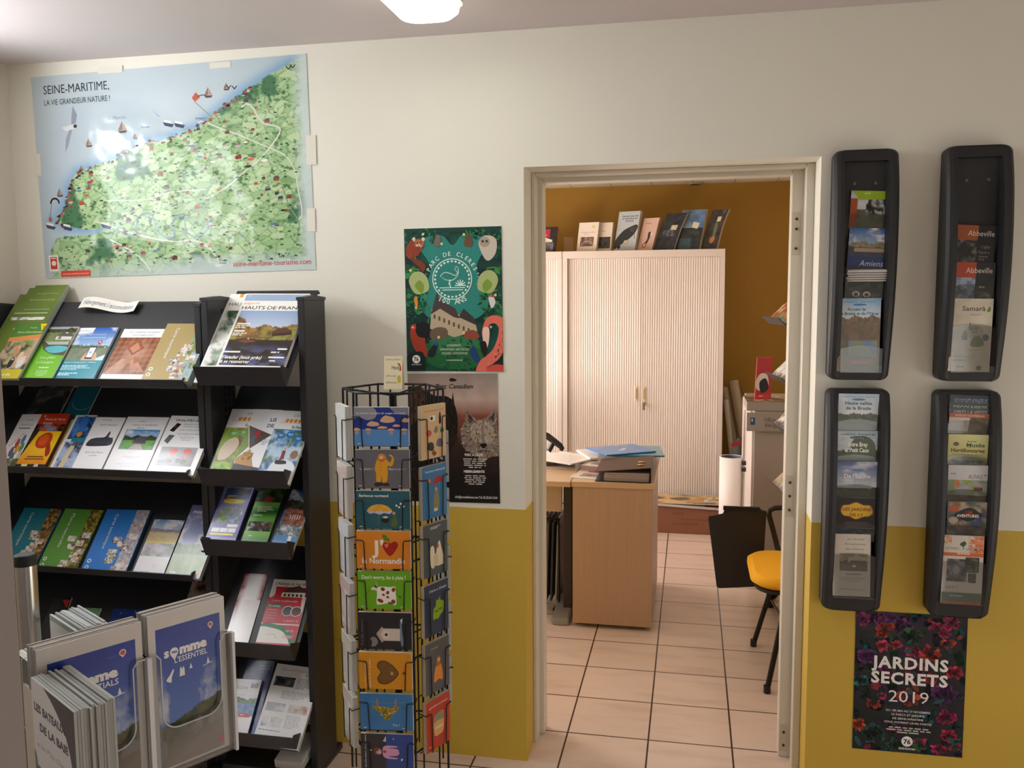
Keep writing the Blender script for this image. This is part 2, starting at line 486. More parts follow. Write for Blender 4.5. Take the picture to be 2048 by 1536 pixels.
def floor_mat():
    m = bpy.data.materials.new('beige_floor_tiles'); m.use_nodes = True
    nt = m.node_tree; b = nt.nodes['Principled BSDF']
    g = nt.nodes.new('ShaderNodeNewGeometry')
    mp = nt.nodes.new('ShaderNodeMapping'); mp.inputs['Location'].default_value = (0.134, -0.23, 0)
    nt.links.new(g.outputs['Position'], mp.inputs[0])
    br = nt.nodes.new('ShaderNodeTexBrick'); br.offset = 0.0; br.squash = 1.0
    br.inputs['Scale'].default_value = 1.0; br.inputs['Brick Width'].default_value = 0.3; br.inputs['Row Height'].default_value = 0.3
    br.inputs['Mortar Size'].default_value = 0.0034; br.inputs['Mortar Smooth'].default_value = 0.1; br.inputs['Bias'].default_value = 0.0
    br.inputs['Color1'].default_value = (*lin('#e6cfc0'), 1); br.inputs['Color2'].default_value = (*lin('#e0c7b6'), 1)
    br.inputs['Mortar'].default_value = (*lin('#4a3226'), 1)
    nt.links.new(mp.outputs[0], br.inputs['Vector'])
    mp2 = nt.nodes.new('ShaderNodeMapping'); mp2.inputs['Rotation'].default_value = (0, 0, 0.6); mp2.inputs['Scale'].default_value = (2.2, 9, 1)
    nt.links.new(g.outputs['Position'], mp2.inputs[0])
    n = nt.nodes.new('ShaderNodeTexNoise'); n.inputs['Scale'].default_value = 1.3; n.inputs['Detail'].default_value = 5
    nt.links.new(mp2.outputs[0], n.inputs['Vector'])
    rp = nt.nodes.new('ShaderNodeValToRGB'); rp.color_ramp.elements[0].position = 0.34; rp.color_ramp.elements[0].color = (.88, .86, .86, 1)
    rp.color_ramp.elements[1].position = 0.5; rp.color_ramp.elements[1].color = (1, 1, 1, 1)
    nt.links.new(n.outputs['Fac'], rp.inputs[0])
    mx = nt.nodes.new('ShaderNodeMix'); mx.data_type = 'RGBA'; mx.blend_type = 'MULTIPLY'; mx.inputs['Factor'].default_value = 1
    nt.links.new(br.outputs['Color'], mx.inputs['A']); nt.links.new(rp.outputs[0], mx.inputs['B'])
    nt.links.new(mx.outputs['Result'], b.inputs['Base Color'])
    b.inputs['Roughness'].default_value = 0.28; b.inputs['Specular IOR Level'].default_value = 0.4
    MATS['floor_tiles'] = m; return m
FLOOR = floor_mat()

def ceil_tile_mat():
    m = bpy.data.materials.new('office_ceiling_tiles'); m.use_nodes = True
    nt = m.node_tree; b = nt.nodes['Principled BSDF']; b.inputs['Roughness'].default_value = 0.8
    g = nt.nodes.new('ShaderNodeNewGeometry')
    br = nt.nodes.new('ShaderNodeTexBrick'); br.offset = 0.0
    br.inputs['Scale'].default_value = 1.0; br.inputs['Brick Width'].default_value = 0.3; br.inputs['Row Height'].default_value = 0.6
    br.inputs['Mortar Size'].default_value = 0.003
    br.inputs['Color1'].default_value = (*lin('#d9cfba'), 1); br.inputs['Color2'].default_value = (*lin('#d4c9b4'), 1); br.inputs['Mortar'].default_value = (*lin('#8d8268'), 1)
    nt.links.new(g.outputs['Position'], br.inputs['Vector']); nt.links.new(br.outputs['Color'], b.inputs['Base Color'])
    MATS['ceil_tiles'] = m; return m
ceil_tile_mat()

def struct(name, s, m, label=None, **k):
    o = s.build(name, m, **k); tag(o, label, None, None, 'structure'); return o

struct('floor', MB().box(LEFT_X - .2, RIGHT_X + .2, REAR_Y - .1, FAR_Y + .1, -0.1, 0), FLOOR)
struct('ceiling', MB().box(LEFT_X - .2, RIGHT_X + .2, REAR_Y - .1, WT * .5, CEIL, CEIL + .1), 'ceiling_paint')
struct('ceiling_office', MB().box(OFF_L - .1, OFF_R + .1, WT, FAR_Y + .1, OFF_CEIL, OFF_CEIL + .1), 'ceil_tiles')
w = MB()
w.box(LEFT_X - .2, XL, 0, WT, 0, CEIL + .05); w.box(XR, RIGHT_X + .2, 0, WT, 0, CEIL + .05); w.box(XL, XR, 0, WT, DOOR_Z, CEIL + .05)
struct('wall_back', w, WALL)
# left wall with a daylight window high up
WY0, WY1, WZ0, WZ1 = -1.80, -0.50, 1.85, 2.45
w = MB()
w.box(LEFT_X - .2, LEFT_X, REAR_Y, WY0, 0, CEIL); w.box(LEFT_X - .2, LEFT_X, WY1, 0, 0, CEIL)
w.box(LEFT_X - .2, LEFT_X, WY0, WY1, 0, WZ0); w.box(LEFT_X - .2, LEFT_X, WY0, WY1, WZ1, CEIL)
struct('wall_left', w, 'plain_wall_paint')
w = MB()
for a in (WY0, (WY0 + WY1) / 2 - .02, WY1 - .04): w.box(LEFT_X - .12, LEFT_X - .06, a, a + .04, WZ0, WZ1)
for a in (WZ0, WZ1 - .04): w.box(LEFT_X - .12, LEFT_X - .06, WY0, WY1, a, a + .04)
win = struct('window_1', w, 'frame_paint')
emit_mat('daylight_pane', (0.93, 0.96, 1.0), WIN_LEFT_E)
MB().box(LEFT_X - .11, LEFT_X - .1, WY0, WY1, WZ0, WZ1).build('pane', 'daylight_pane', win)
# the open top light: bare bright sky
emit_mat('open_sky', (0.95, 0.97, 1.0), 75.0)
MB().box(LEFT_X - .098, LEFT_X - .094, -.86, -.56, 2.29, 2.40).build('open_top_light', 'open_sky', win)
SY0_, SY1_, SZ0_, SZ1_ = -2.3, -.9, .25, 1.15  # made-up low side window, added to brighten the lower right of the wall
w = MB()
w.box(RIGHT_X, RIGHT_X + .2, REAR_Y, SY0_, 0, CEIL); w.box(RIGHT_X, RIGHT_X + .2, SY1_, 0, 0, CEIL); w.box(RIGHT_X, RIGHT_X + .2, SY0_, SY1_, 0, SZ0_); w.box(RIGHT_X, RIGHT_X + .2, SY0_, SY1_, SZ1_, CEIL)
struct('wall_right', w, 'plain_wall_paint')
w = MB()
for a in (SY0_, (SY0_ + SY1_) / 2 - .02, SY1_ - .04): w.box(RIGHT_X + .06, RIGHT_X + .12, a, a + .04, SZ0_, SZ1_)
for a in (SZ0_, SZ1_ - .04): w.box(RIGHT_X + .06, RIGHT_X + .12, SY0_, SY1_, a, a + .04)
side_fill = struct('fill_window_4', w, 'frame_paint')
emit_mat('side_fill_pane', (1.0, 0.97, 0.92), 4.0)
MB().box(RIGHT_X + .10, RIGHT_X + .11, SY0_, SY1_, SZ0_, SZ1_).build('pane', 'side_fill_pane', side_fill)
# rear wall, with an unseen window added as fill light
RX0, RX1, RZ0, RZ1 = 0.8, 2.1, 0.3, 1.6
w = MB()
w.box(LEFT_X - .2, RX0, REAR_Y - .2, REAR_Y, 0, CEIL); w.box(RX1, RIGHT_X + .2, REAR_Y - .2, REAR_Y, 0, CEIL)
w.box(RX0, RX1, REAR_Y - .2, REAR_Y, 0, RZ0); w.box(RX0, RX1, REAR_Y - .2, REAR_Y, RZ1, CEIL)
struct('wall_front', w, 'plain_wall_paint')
w = MB()
for a in (RX0, (RX0 + RX1) / 2 - .025, RX1 - .05): w.box(a, a + .05, REAR_Y - .12, REAR_Y - .06, RZ0, RZ1)
for a in (RZ0, RZ1 - .05): w.box(RX0, RX1, REAR_Y - .12, REAR_Y - .06, a, a + .05)
rear_fill = struct('fill_window_2', w, 'frame_paint')
emit_mat('rear_fill_pane', (1.0, 0.96, 0.9), FILL_REAR_E)
MB().box(RX0, RX1, REAR_Y - .11, REAR_Y - .1, RZ0, RZ1).build('pane', 'rear_fill_pane', rear_fill)
# the grey edge of a partition close to the camera, far left
pe = on_y(29, 1088, -2.20)
struct('wall_near', MB().box(-1.6, pe[0], -2.285, -2.20, 0, CEIL, 0.004), 'grey_pillar_paint')
# office shell
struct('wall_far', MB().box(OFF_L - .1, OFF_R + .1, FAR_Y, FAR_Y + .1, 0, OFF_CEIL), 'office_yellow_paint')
struct('wall_office_right', MB().box(OFF_R, OFF_R + .1, WT, FAR_Y, 0, OFF_CEIL), 'plain_wall_paint')
OY0, OY1, OZ0, OZ1 = 1.1, 3.25, 0.78, 1.60
w = MB()
w.box(OFF_L - .1, OFF_L, WT, OY0, 0, OFF_CEIL); w.box(OFF_L - .1, OFF_L, OY1, FAR_Y, 0, OFF_CEIL)
w.box(OFF_L - .1, OFF_L, OY0, OY1, 0, OZ0); w.box(OFF_L - .1, OFF_L, OY0, OY1, OZ1, OFF_CEIL)
struct('wall_office_left', w, 'plain_wall_paint')
w = MB()
for a in (OY0, (OY0 + OY1) / 2 - .025, OY1 - .05): w.box(OFF_L - .08, OFF_L - .03, a, a + .05, OZ0, OZ1)
for a in (OZ0, OZ1 - .05): w.box(OFF_L - .08, OFF_L - .03, OY0, OY1, a, a + .05)
win3 = struct('window_3', w, 'frame_paint')
emit_mat('office_daylight_pane', (1.0, 0.91, 0.86), WIN_OFFICE_E)
MB().box(OFF_L - .075, OFF_L - .065, OY0, OY1, OZ0, OZ1).build('pane', 'office_daylight_pane', win3)

# door frame (the door itself is taken off; old hinge marks stay on the right)
f = MB()
f.box(XL, XL + .014, .135, .20, 0, DOOR_Z); f.box(XL, XL + .030, .20, WT + .004, 0, DOOR_Z)
f.box(XR - .026, XR, .135, .20, 0, DOOR_Z); f.box(XR - .064, XR, .20, WT + .004, 0, DOOR_Z)
f.box(XL + .014, XR - .026, .135, .20, DOOR_Z - .012, DOOR_Z); f.box(XL + .030, XR - .064, .20, WT + .004, DOOR_Z - .027, DOOR_Z)
fr = struct('trim_1', f, 'frame_paint', bevel=0.003)
def hinge_scar(px, pys):
    s = MB()
    c = on_y(px, (pys[0] + pys[-1]) / 2, .199); z0, z1 = on_y(px, pys[-1] + 12, .199)[2], on_y(px, pys[0] - 14, .199)[2]
    x = XR - .047
    s.box(x - .013, x + .011, .1975, .2005, z0, z1)
    s.build('hinge_recess', mat('filled_paint', '#c6bba7', 0.5), fr)
    for py in pys:
        z = on_y(px, py, .199)[2]; q = MB()
        q.tube([(x, .194, z), (x, .199, z)], .0045, 10); q.build('screw_hole', 'dark_steel', fr)
hinge_scar(1597, (438, 458, 497)); hinge_scar(1585, (965, 992, 1020)); hinge_scar(1572, (1464, 1490))

# ceiling light fitting
# =================================================================== FRONT ROOM: lamp, posters, map
emit_mat('lamp_diffuser_glow', (1.0, 0.98, 0.91), LAMP_E)
mat('lamp_end_plastic', '#e9e8b8', 0.35)
lamp = empty('ceiling_light', (-0.75, -1.05, CEIL), 'long white fluorescent fitting glowing on the ceiling', 'light')
def stad(x0, x1, y0, y1, r, n=6):
    pts = []
    for cx, cy, a0 in ((x1 - r, y1 - r, 0), (x0 + r, y1 - r, 90), (x0 + r, y0 + r, 180), (x1 - r, y0 + r, 270)):
        for i in range(n + 1):
            a = math.radians(a0 + 90 * i / n); pts.append((cx + r * math.cos(a), cy + r * math.sin(a)))
    return pts
def loft(rings, name, m, parent):
    s = MB(); n = len(rings[0][0])
    vs = [(x, y, z) for pts, z in rings for x, y in pts]; fs = []
    for i in range(len(rings) - 1):
        for j in range(n): fs.append((i * n + j, i * n + (j + 1) % n, (i + 1) * n + (j + 1) % n, (i + 1) * n + j))
    s.add(vs, fs, True); s.add(vs[-n:], [list(range(n))[::-1]]); s.add(vs[:n], [list(range(n))])
    return s.build(name, m, parent)
# in the empty's own coordinates
loft([(stad(-.10, .10, -.72, .72, .055), 0.0), (stad(-.10, .10, -.72, .72, .055), -.03)], 'base_tray', 'lamp_end_plastic', lamp)
loft([(stad(-.094, .094, -.715, .715, .055), -.03), (stad(-.090, .090, -.71, .71, .055), -.055), (stad(-.075, .075, -.69, .69, .05), -.072)], 'diffuser', 'lamp_diffuser_glow', lamp)
for sx in (-1, 1): MB().box(sx * .098 - .006, sx * .098 + .006, .45, .50, -.036, -.008).build('clip', 'grey_metal', lamp)

# ---- flat sheet on the back wall
def wall_sheet(name, label, cat, tl, tr, bl, art_fn, m=None, y=-0.0015, h=None):
    N = (0, -1, 0)
    p0 = (0, y, 0)
    BL = on_plane(*bl, p0, N); TL = on_plane(*tl, p0, N); TR = on_plane(*tr, p0, N)
    V = unit(TL - BL); U = np.cross(V, N); w = abs(np.dot(TR - TL, U)); hh = np.linalg.norm(TL - BL)
    a = art_fn(w, hh)
    root = empty(name, BL, label, cat, None, U, V, N)
    pages_mesh(w, hh, 0.0006, 1, '#efeee8', parent=root, name='paper_sheet')
    a.build('printed_face', m or PRINT_POSTER, root, off=0.0008)
    return root

def art_map(w, h):
    a = Art(w, h, None)
    coast = np.array([(1.02, .0), (.91, .055), (.80, .13), (.71, .205), (.61, .295), (.5, .345), (.38, .36), (.285, .43), (.155, .475), (.115, .55), (.095, .64), (.055, .71), (.10, .745), (.18, .765), (.29, .745), (.2, .79), (.05, .80), (.03, .86), (.03, 1.02), (1.02, 1.02)])
    def inside(X, Y):
        r = np.zeros(X.shape, bool); n = len(coast)
        for i in range(n):
            x1, y1 = coast[i]; x2, y2 = coast[(i + 1) % n]
            c = ((y1 > Y) != (y2 > Y)) & (X < (x2 - x1) * (Y - y1) / (y2 - y1 + 1e-12) + x1); r ^= c
        return r
    def dist(X, Y):
        d = np.full(X.shape, 9.0)
        for i in range(len(coast) - 5):
            p, q = coast[i], coast[i + 1]; e = q - p; t = np.clip(((X - p[0]) * e[0] + (Y - p[1]) * e[1]) / (e @ e), 0, 1)
            d = np.minimum(d, np.hypot(X - p[0] - e[0] * t, Y - p[1] - e[1] * t))
        return d
    rs = np.random.RandomState(4)
    pts = rs.rand(900, 2); shade = rs.rand(900)
    def fn(X, Y):
        wob = (fbm(X, Y, 30, 3) - .5) * .02
        land = inside(X + wob, Y + wob); d = dist(X, Y)
        sea = mixc(lin('#c2cfd3'), lin('#aebfca'), fbm(X, Y, 3, 8)); sea = mixc(sea, lin('#6f9fc4'), np.exp(-(d / .03) ** 2) * .75)
        # fields: nearest of scattered points, hedge between
        G = np.zeros(X.shape); E = np.zeros(X.shape)
        for r in range(X.shape[0]):
            dx = X[r][:, None] - pts[None, :, 0]; dy = (Y[r][:, None] - pts[None, :, 1]) * 1.3 + dx * .4
            q = dx * dx + dy * dy; o = np.argpartition(q, 1, axis=1)[:, :2]
            d2 = np.sqrt(np.take_along_axis(q, o, 1)); sw = d2[:, 0] > d2[:, 1]
            o1 = np.where(sw, o[:, 1], o[:, 0]); G[r] = shade[o1]; E[r] = np.abs(d2[:, 0] - d2[:, 1])
        g = mixc(lin('#b3cd9e'), lin('#8db27c'), G); g = mixc(g, lin('#c9dcae'), (G > .8) * .7)
        g = mixc(g, lin('#5f8a4e'), (E < .0035) * .6)
        fo = fbm(X * 1.2, Y, 7, 21); g = mixc(g, lin('#3a6b4c'), np.clip((fo - .60) * 14, 0, 1) * .9)
        sp = fbm(X, Y, 60, 5); g = mixc(g, lin('#2e5c35'), np.clip((sp - .63) * 12, 0, .8))
        c = np.where(land[..., None], g, sea)
        fade = np.clip((Y - .86 - .07 * fbm(X, Y, 5, 2)) * 14, 0, 1) * np.clip(1.25 - np.abs(X - .0) * .2, 0, 1)
        fade = np.maximum(np.clip((X - .955 + .03 * fbm(X, Y, 8, 3)) * 25, 0, 1), fade * np.clip((X * 1.1 + (Y - .9) * 4), .35, 1))
        return mixc(c, lin('#cbd8d6'), fade * .9)
    a.img(0, 0, 1, 1, fn, 330)
    rnd = random.Random(11)
    # roads and rivers
    for pts_, col, wd in (([(.77, .22), (.84, .30), (.9, .34), (.83, .46), (.76, .53), (.69, .60), (.62, .61)], '#d8dcc8', .005),
                          ([(.62, .3), (.72, .33), (.83, .4), (.92, .47), (.95, .6), (.93, .75)], '#d3dccb', .004),
                          ([(.22, .73), (.32, .78), (.42, .82), (.5, .84), (.58, .84), (.64, .9), (.62, .96)], '#e3e6d8', .004),
                          ([(.25, .62), (.4, .63), (.5, .6), (.62, .6)], '#d6ddc9', .003), ([(.62, .38), (.64, .46), (.68, .58)], '#a8bf9a', .004),
                          ([(.3, .76), (.36, .80), (.37, .72), (.42, .70), (.45, .80), (.5, .82), (.5, .74), (.54, .72), (.55, .8), (.6, .82), (.61, .74)], '#8fb0be', .006),
                          ([(.26, .82), (.36, .9), (.4, .98)], '#dfe5d6', .004), ([(.9, .62), (.92, .7), (.95, .78), (.93, .86)], '#7f9f86', .004)):
        a.l(smooth_pts(pts_)[:-6], wd, col)
    a.L += 1
    inc = ['#7d3b33', '#a14a3a', '#5b5560', '#8a7f88', '#b5543f', '#4d4a57', '#c7b9b5', '#6d3f44', '#8d5a4a', '#40404c']
    def house(x, y, s, c1, c2):
        a.p([(x - s, y), (x - s, y - s * .8), (x + s * .7, y - s * 1.0), (x + s * .7, y - s * .1)], c1, True)
        a.p([(x - s * 1.1, y - s * .8), (x - s * .6, y - s * 1.9), (x + s * .5, y - s * 2.0), (x + s * .9, y - s)], c2, True)
    k = 0
    while k < 105:
        x, y = rnd.uniform(.1, .95), rnd.uniform(.15, .93)
        q = np.array([[x]]), np.array([[y]])
        if not inside(*q)[0, 0] or dist(*q)[0, 0] < .02: continue
        s = rnd.uniform(.006, .012); t = rnd.random()
        if t < .55: house(x, y, s, rnd.choice(inc), rnd.choice(inc))
        elif t < .8: a.e(x, y, s * .45, s * .7, rnd.choice(['#b4473a', '#a5523f', '#c46b4d', '#7f5a3f']), keep=True); a.e(x, y - s * 1.1, s * .3, None, '#caa58f', keep=True)
        else: a.e(x, y, s * 1.1, s * .6, rnd.choice(['#efe9e2', '#3c3a3a', '#d1563f', '#5a7fb8']), keep=True)
        k += 1
    a.L += 1
    for k in range(520):
        x, y = rnd.uniform(.04, .96), rnd.uniform(.1, .95)
        if inside(np.array([[x]]), np.array([[y]]))[0, 0]:
            s = rnd.uniform(.003, .008); a.p([(x - s, y + s * .4), (x - s * .3, y - s * .7), (x + s, y - s * .2), (x + s * .6, y + s * .5)], rnd.choice(['#2f5a3a', '#3a6b48', '#2a5038', '#4b7a50']), True)
    # villages along the coast
    for i in range(len(coast) - 8):
        p, q = coast[i], coast[i + 1]
        if i < 2: continue
        for t in np.linspace(0, 1, 9):
            x, y = p + (q - p) * t + np.array((rnd.uniform(0, .012), rnd.uniform(0, .02)))
            house(x, y, rnd.uniform(.004, .008), rnd.choice(inc), rnd.choice(inc))
    a.L += 1
    for x, y, s in ((.205, .35, .03), (.335, .29, .04), (.38, .33, .02), (.655, .155, .035), (.72, .13, .025), (.17, .465, .018), (.08, .585, .03), (.30, .33, .025)):
        s *= .62
        a.p([(x - s * .7, y), (x + s * .7, y), (x + s * .45, y + s * .5), (x - s * .45, y + s * .5)], '#5a4a48', True)
        a.p([(x, y - s * 1.9), (x, y - .1 * s), (x - s * .7, y - .1 * s)], '#8b6f5f', True); a.p([(x + s * .08, y - s * 1.6), (x + s * .08, y - .1 * s), (x + s * .6, y - .1 * s)], '#b58f73', True)
    for x, y in ((.505, .27), (.545, .278), (.035, .735), (.10, .745), (.25, .745)):
        a.p([(x - .02, y - .006), (x + .02, y + .008), (x + .013, y + .022), (x - .014, y + .012)], '#3f4a63', True); a.p([(x - .015, y - .016), (x + .01, y - .008), (x + .012, y + .004), (x - .016, y - .006)], '#e6e6e4', True)
    a.p([(.445, .2), (.475, .235), (.47, .238)], '#87b4d4')
    a.p([(.595, .16), (.61, .135), (.625, .16), (.605, .18)], '#c2563a'); a.l([(.605, .18), (.665, .26)], .002, '#777'); a.l([(.615, .155), (.635, .15), (.65, .157)], .003, '#444')
    a.arc(.058, .625, .016, 180, 360, .006, '#333'); a.l([(.045, .63), (.035, .69)], .0015, '#555'); a.e(.035, .705, .006, .012, '#b45a45')
    # gull
    a.p([(.153, .155), (.167, .2), (.158, .245), (.142, .255), (.146, .20)], '#8f93a6'); a.p([(.14, .255), (.147, .26), (.125, .35), (.112, .378), (.118, .31)], '#9a9cab')
    a.p([(.105, .255), (.16, .24), (.162, .262), (.12, .275)], '#d9dade'); a.e(.157, .253, .007, .009, '#3b3b40')
    for x, y in ((.93, .05), (.945, .045), (.72, .115), (.74, .12)): a.l([(x, y), (x + .008, y + .014), (x + .016, y + .002)], .003, '#333')
    a.t('SEINE-MARITIME,', .045, .088, .043, '#33383d', .25); a.t('LA VIE GRANDEUR NATURE !', .045, .143, .028, '#3a4046', .25)
    a.t('La Manche', .28, .235, .018, '#8a9db0', .07, sh=.3); a.t('Dieppe', .605, .263, .010, '#3f5f8f', .04); a.t('Fécamp', .405, .285, .01, '#44608a', .03)
    a.r(.018, .885, .055, .965, '#f1efec'); a.r(.024, .893, .05, .955, '#c8402f'); a.e(.037, .925, .009, None, '#eddcd6'); a.r(.028, .898, .046, .902, '#eed')
    a.r(.062, .965, .178, .995, '#d24a3a'); a.t('www.seine-maritime-tourisme.com', .12, .984, .009, '#f1d9d3', .1, 'c')
    a.t('seine-maritime-tourisme.com', .985, .972, .026, '#cf5548', .275, 'r')
    for x in (.655, .87): a.p([(x, .915), (x + .012, .918), (x + .004, .928)], '#333')
    a.t('Paris', .875, .938, .01, '#555'); a.t('Paris', .66, .945, .01, '#555'); a.t('Evreux', .66, .957, .01, '#555')
    return a
mp = wall_sheet('wall_map', 'large illustrated coastal map reading SEINE-MARITIME on the wall above the racks', 'map', (62, 155), (613, 122), (92, 557), art_map, PRINT_MAP)
for u, v, sx, sy in ((220, 139, .05, .012), (440, 130, .04, .01), (622, 300, .018, .05), (75, 330, .014, .04), (622, 440, .015, .04)):
    c = on_y(u, v, -.004); MB().box(c[0] - sx, c[0] + sx, -.0035, -.0028, c[2] - sy, c[2] + sy).build('sticky_tape', mat('clear_sticky_tape', '#e0dccd', 0.3), None)
for o in [q for q in bpy.data.objects if q.name.startswith('sticky_tape')]:
    o.parent = mp; o.matrix_parent_inverse = mp.matrix_world.inverted()

def fur(a, pts, cols, n, ln, wd, seed, flow=lambda x, y: 1.57):
    """short strokes inside an outline"""
    r = random.Random(seed); P = smooth_pts(pts, 4); xs = [p[0] for p in P]; ys = [p[1] for p in P]; k = 0; t = 0
    while k < n and t < n * 6:
        t += 1; x, y = r.uniform(min(xs), max(xs)), r.uniform(min(ys), max(ys)); c = False; j = len(P) - 1
        for i in range(len(P)):
            if (P[i][1] > y) != (P[j][1] > y) and x < (P[j][0] - P[i][0]) * (y - P[i][1]) / (P[j][1] - P[i][1]) + P[i][0]: c = not c
            j = i
        if not c: continue
        g = flow(x, y) + r.uniform(-.35, .35); a.e(x, y, ln * r.uniform(.6, 1.2), wd, r.choice(cols), g, 6, keep=k > 0); k += 1

def art_cleres(w, h):
    a = Art(w, h, None)
    a.fol(0, 0, 1, 1, ['#0e3a33', '#14503f', '#0b2d2b'], 9, 3, 50)
    # teal sky shape
    a.b([(.5, .12), (.62, .05), (.86, .1), (.74, .28), (.86, .5), (.76, .62), (.5, .66), (.24, .62), (.15, .5), (.27, .28), (.14, .1), (.38, .05)], '#2a857a')
    a.p([(.0, .0), (1, 0), (1, .03), (0, .03)], '#123f37')
    for i in range(26):
        r = random.Random(i); sd = r.choice((0, 1)); x = (r.uniform(.0, .2) if sd == 0 else r.uniform(.8, 1)); y = r.uniform(.02, .7)
        a.e(x, y, r.uniform(.03, .06), r.uniform(.008, .02), r.choice(['#1c6a3e', '#2c7d45', '#145238', '#3a8c4d']), r.uniform(-1, 1))
    a.b([(.12, .83), (.3, .8), (.7, .8), (.8, .85), (.72, .97), (.3, .97)], '#1f6638'); a.b([(.25, .78), (.5, .75), (.75, .78), (.7, .84), (.5, .86), (.3, .84)], '#33784a')
    # chateau
    a.p([(.25, .7), (.27, .56), (.33, .52), (.35, .47), (.37, .54), (.46, .57), (.52, .61), (.55, .60), (.72, .65), (.74, .72), (.5, .76)], '#b9a78a')
    a.p([(.26, .6), (.33, .44), (.36, .5), (.52, .56), (.56, .63), (.5, .62), (.36, .56)], '#4a3d3a'); a.p([(.55, .62), (.6, .56), (.7, .62), (.74, .68)], '#3f3433')
    for i in range(8): a.r(.29 + i * .05, .60 + i * .014, .31 + i * .05, .63 + i * .014, '#5d4d43', True)
    a.b([(.25, .72), (.33, .69), (.42, .7), (.43, .75), (.34, .78), (.26, .77)], '#6b5a48'); a.b([(.6, .73), (.7, .71), (.76, .75), (.72, .78), (.62, .77)], '#8c4a35')
    # logo
    wc = '#dcefe6'
    a.arc(.49, .355, .20, 0, 360, .010, wc, 40)
    for i in range(28):
        t = 2 * math.pi * i / 28; a.e(.49 + .175 * math.cos(t), .355 + .175 * a.asp * math.sin(t), .012, None, wc, keep=i > 0)
    a.e(.49, .355, .168, None, '#2a857a', n=40)
    a.l(smooth_pts([(.37, .335), (.41, .31), (.47, .315), (.52, .33), (.545, .31), (.52, .285), (.535, .268), (.555, .285), (.55, .325), (.5, .36), (.43, .36), (.39, .345)]), .008, wc, True)
    a.l([(.46, .36), (.47, .41)], .008, wc); a.l([(.48, .36), (.455, .385), (.475, .41)], .008, wc)
    for i in range(7): a.l([(.575, .40), (.575 + .055 * math.cos(math.radians(-180 + 30 * i)), .40 + .055 * a.asp * math.sin(math.radians(-180 + 30 * i)))], .010, wc)
    a.l([(.36, .415), (.62, .415)], .008, wc); a.l([(.39, .43), (.6, .43)], .008, wc)
    a.arct('PARC DE CLERES', .49, .365, .245, -160, -20, .030, wc, .01)
    a.arct('100 ANS', .49, .32, .30, 122, 58, .036, wc, .015, True)
    a.arct('1919', .49, .355, .26, 195, 165, .016, wc, inside=False); a.arct('2019', .49, .355, .26, 15, -15, .016, wc)
    fur(a, [(.02, .45), (.2, .42), (.26, .6), (.2, .7), (.02, .66)], ['#1d5c3c', '#2f7a48', '#123f34', '#48895a'], 60, .03, .007, 12, lambda x, y: x * 20)
    fur(a, [(.78, .45), (.98, .42), (.98, .6), (.86, .62), (.78, .55)], ['#1d5c3c', '#2f7a48', '#123f34', '#48895a'], 50, .03, .007, 13, lambda x, y: x * 20)
    fur(a, [(.02, .02), (.4, .02), (.3, .1), (.2, .06), (.02, .2)], ['#1d5c3c', '#2f7a48', '#123f34'], 40, .03, .007, 14, lambda x, y: x * 30)
    fur(a, [(.6, .02), (.98, .02), (.98, .2), (.8, .06), (.7, .1)], ['#1d5c3c', '#2f7a48', '#123f34'], 40, .03, .007, 15, lambda x, y: x * 30)
    fur(a, [(.2, .8), (.8, .8), (.78, .98), (.2, .98)], ['#1a5a34', '#2a7a44', '#17492f'], 70, .03, .006, 16, lambda x, y: x * 25)
    # tulips
    for sx in (0, 1):
        X = (lambda q: q) if sx == 0 else (lambda q: 1 - q)
        a.b([(X(.04), .37), (X(.08), .31), (X(.16), .30), (X(.23), .34), (X(.25), .42), (X(.19), .45), (X(.1), .45)], '#aab877'); a.b([(X(.1), .4), (X(.15), .36), (X(.2), .4), (X(.17), .45)], '#7d9a3c')
        a.l(smooth_pts([(X(.02), .30), (X(.08), .28), (X(.15), .29)])[:-6], .012, '#6f9a3a')
    # red panda, owl, small animals
    a.b([(.03, .12), (.09, .07), (.16, .075), (.21, .10), (.19, .14), (.13, .19), (.06, .21), (.02, .18)], '#8e3d24'); a.e(.155, .105, .055, .03, '#b5673f'); a.e(.155, .115, .03, .015, '#e9d9c8'); a.e(.105, .075, .02, None, '#e4d4c4'); a.e(.2, .075, .018, None, '#e4d4c4')
    fur(a, [(.03, .12), (.09, .07), (.16, .075), (.21, .10), (.19, .14), (.13, .19), (.06, .21), (.02, .18)], ['#7a331e', '#a3502f', '#8e3d24'], 60, .014, .003, 2)
    a.e(.14, .10, .008, None, '#20120c'); a.e(.17, .10, .008, None, '#20120c'); a.b([(.06, .21), (.16, .22), (.22, .26), (.19, .3), (.14, .26)], '#7e3722')
    a.b([(.77, .1), (.82, .065), (.9, .065), (.95, .10), (.94, .18), (.88, .23), (.83, .22), (.78, .15)], '#cbbfae'); a.e(.83, .105, .055, .035, '#a99a86'); a.e(.81, .10, .012, None, '#2a2119'); a.e(.85, .10, .012, None, '#2a2119')
    a.b([(.31, .1), (.34, .05), (.38, .06), (.37, .12), (.33, .13)], '#6f6a5c'); a.b([(.62, .1), (.66, .05), (.7, .08), (.7, .13), (.63, .13)], '#6a4a30')
    for x, y in ((.2, .04), (.62, .05), (.39, .11), (.06, .29), (.93, .47), (.11, .55), (.6, .73), (.34, .76)): a.e(x, y, .014, None, '#d4cf8a')
    a.b([(.09, .49), (.12, .47), (.13, .53), (.11, .55)], '#d98a2b'); a.b([(.86, .49), (.9, .47), (.93, .52), (.89, .56)], '#d8d8d2'); a.p([(.86, .48), (.91, .465), (.92, .485)], '#c0392b')
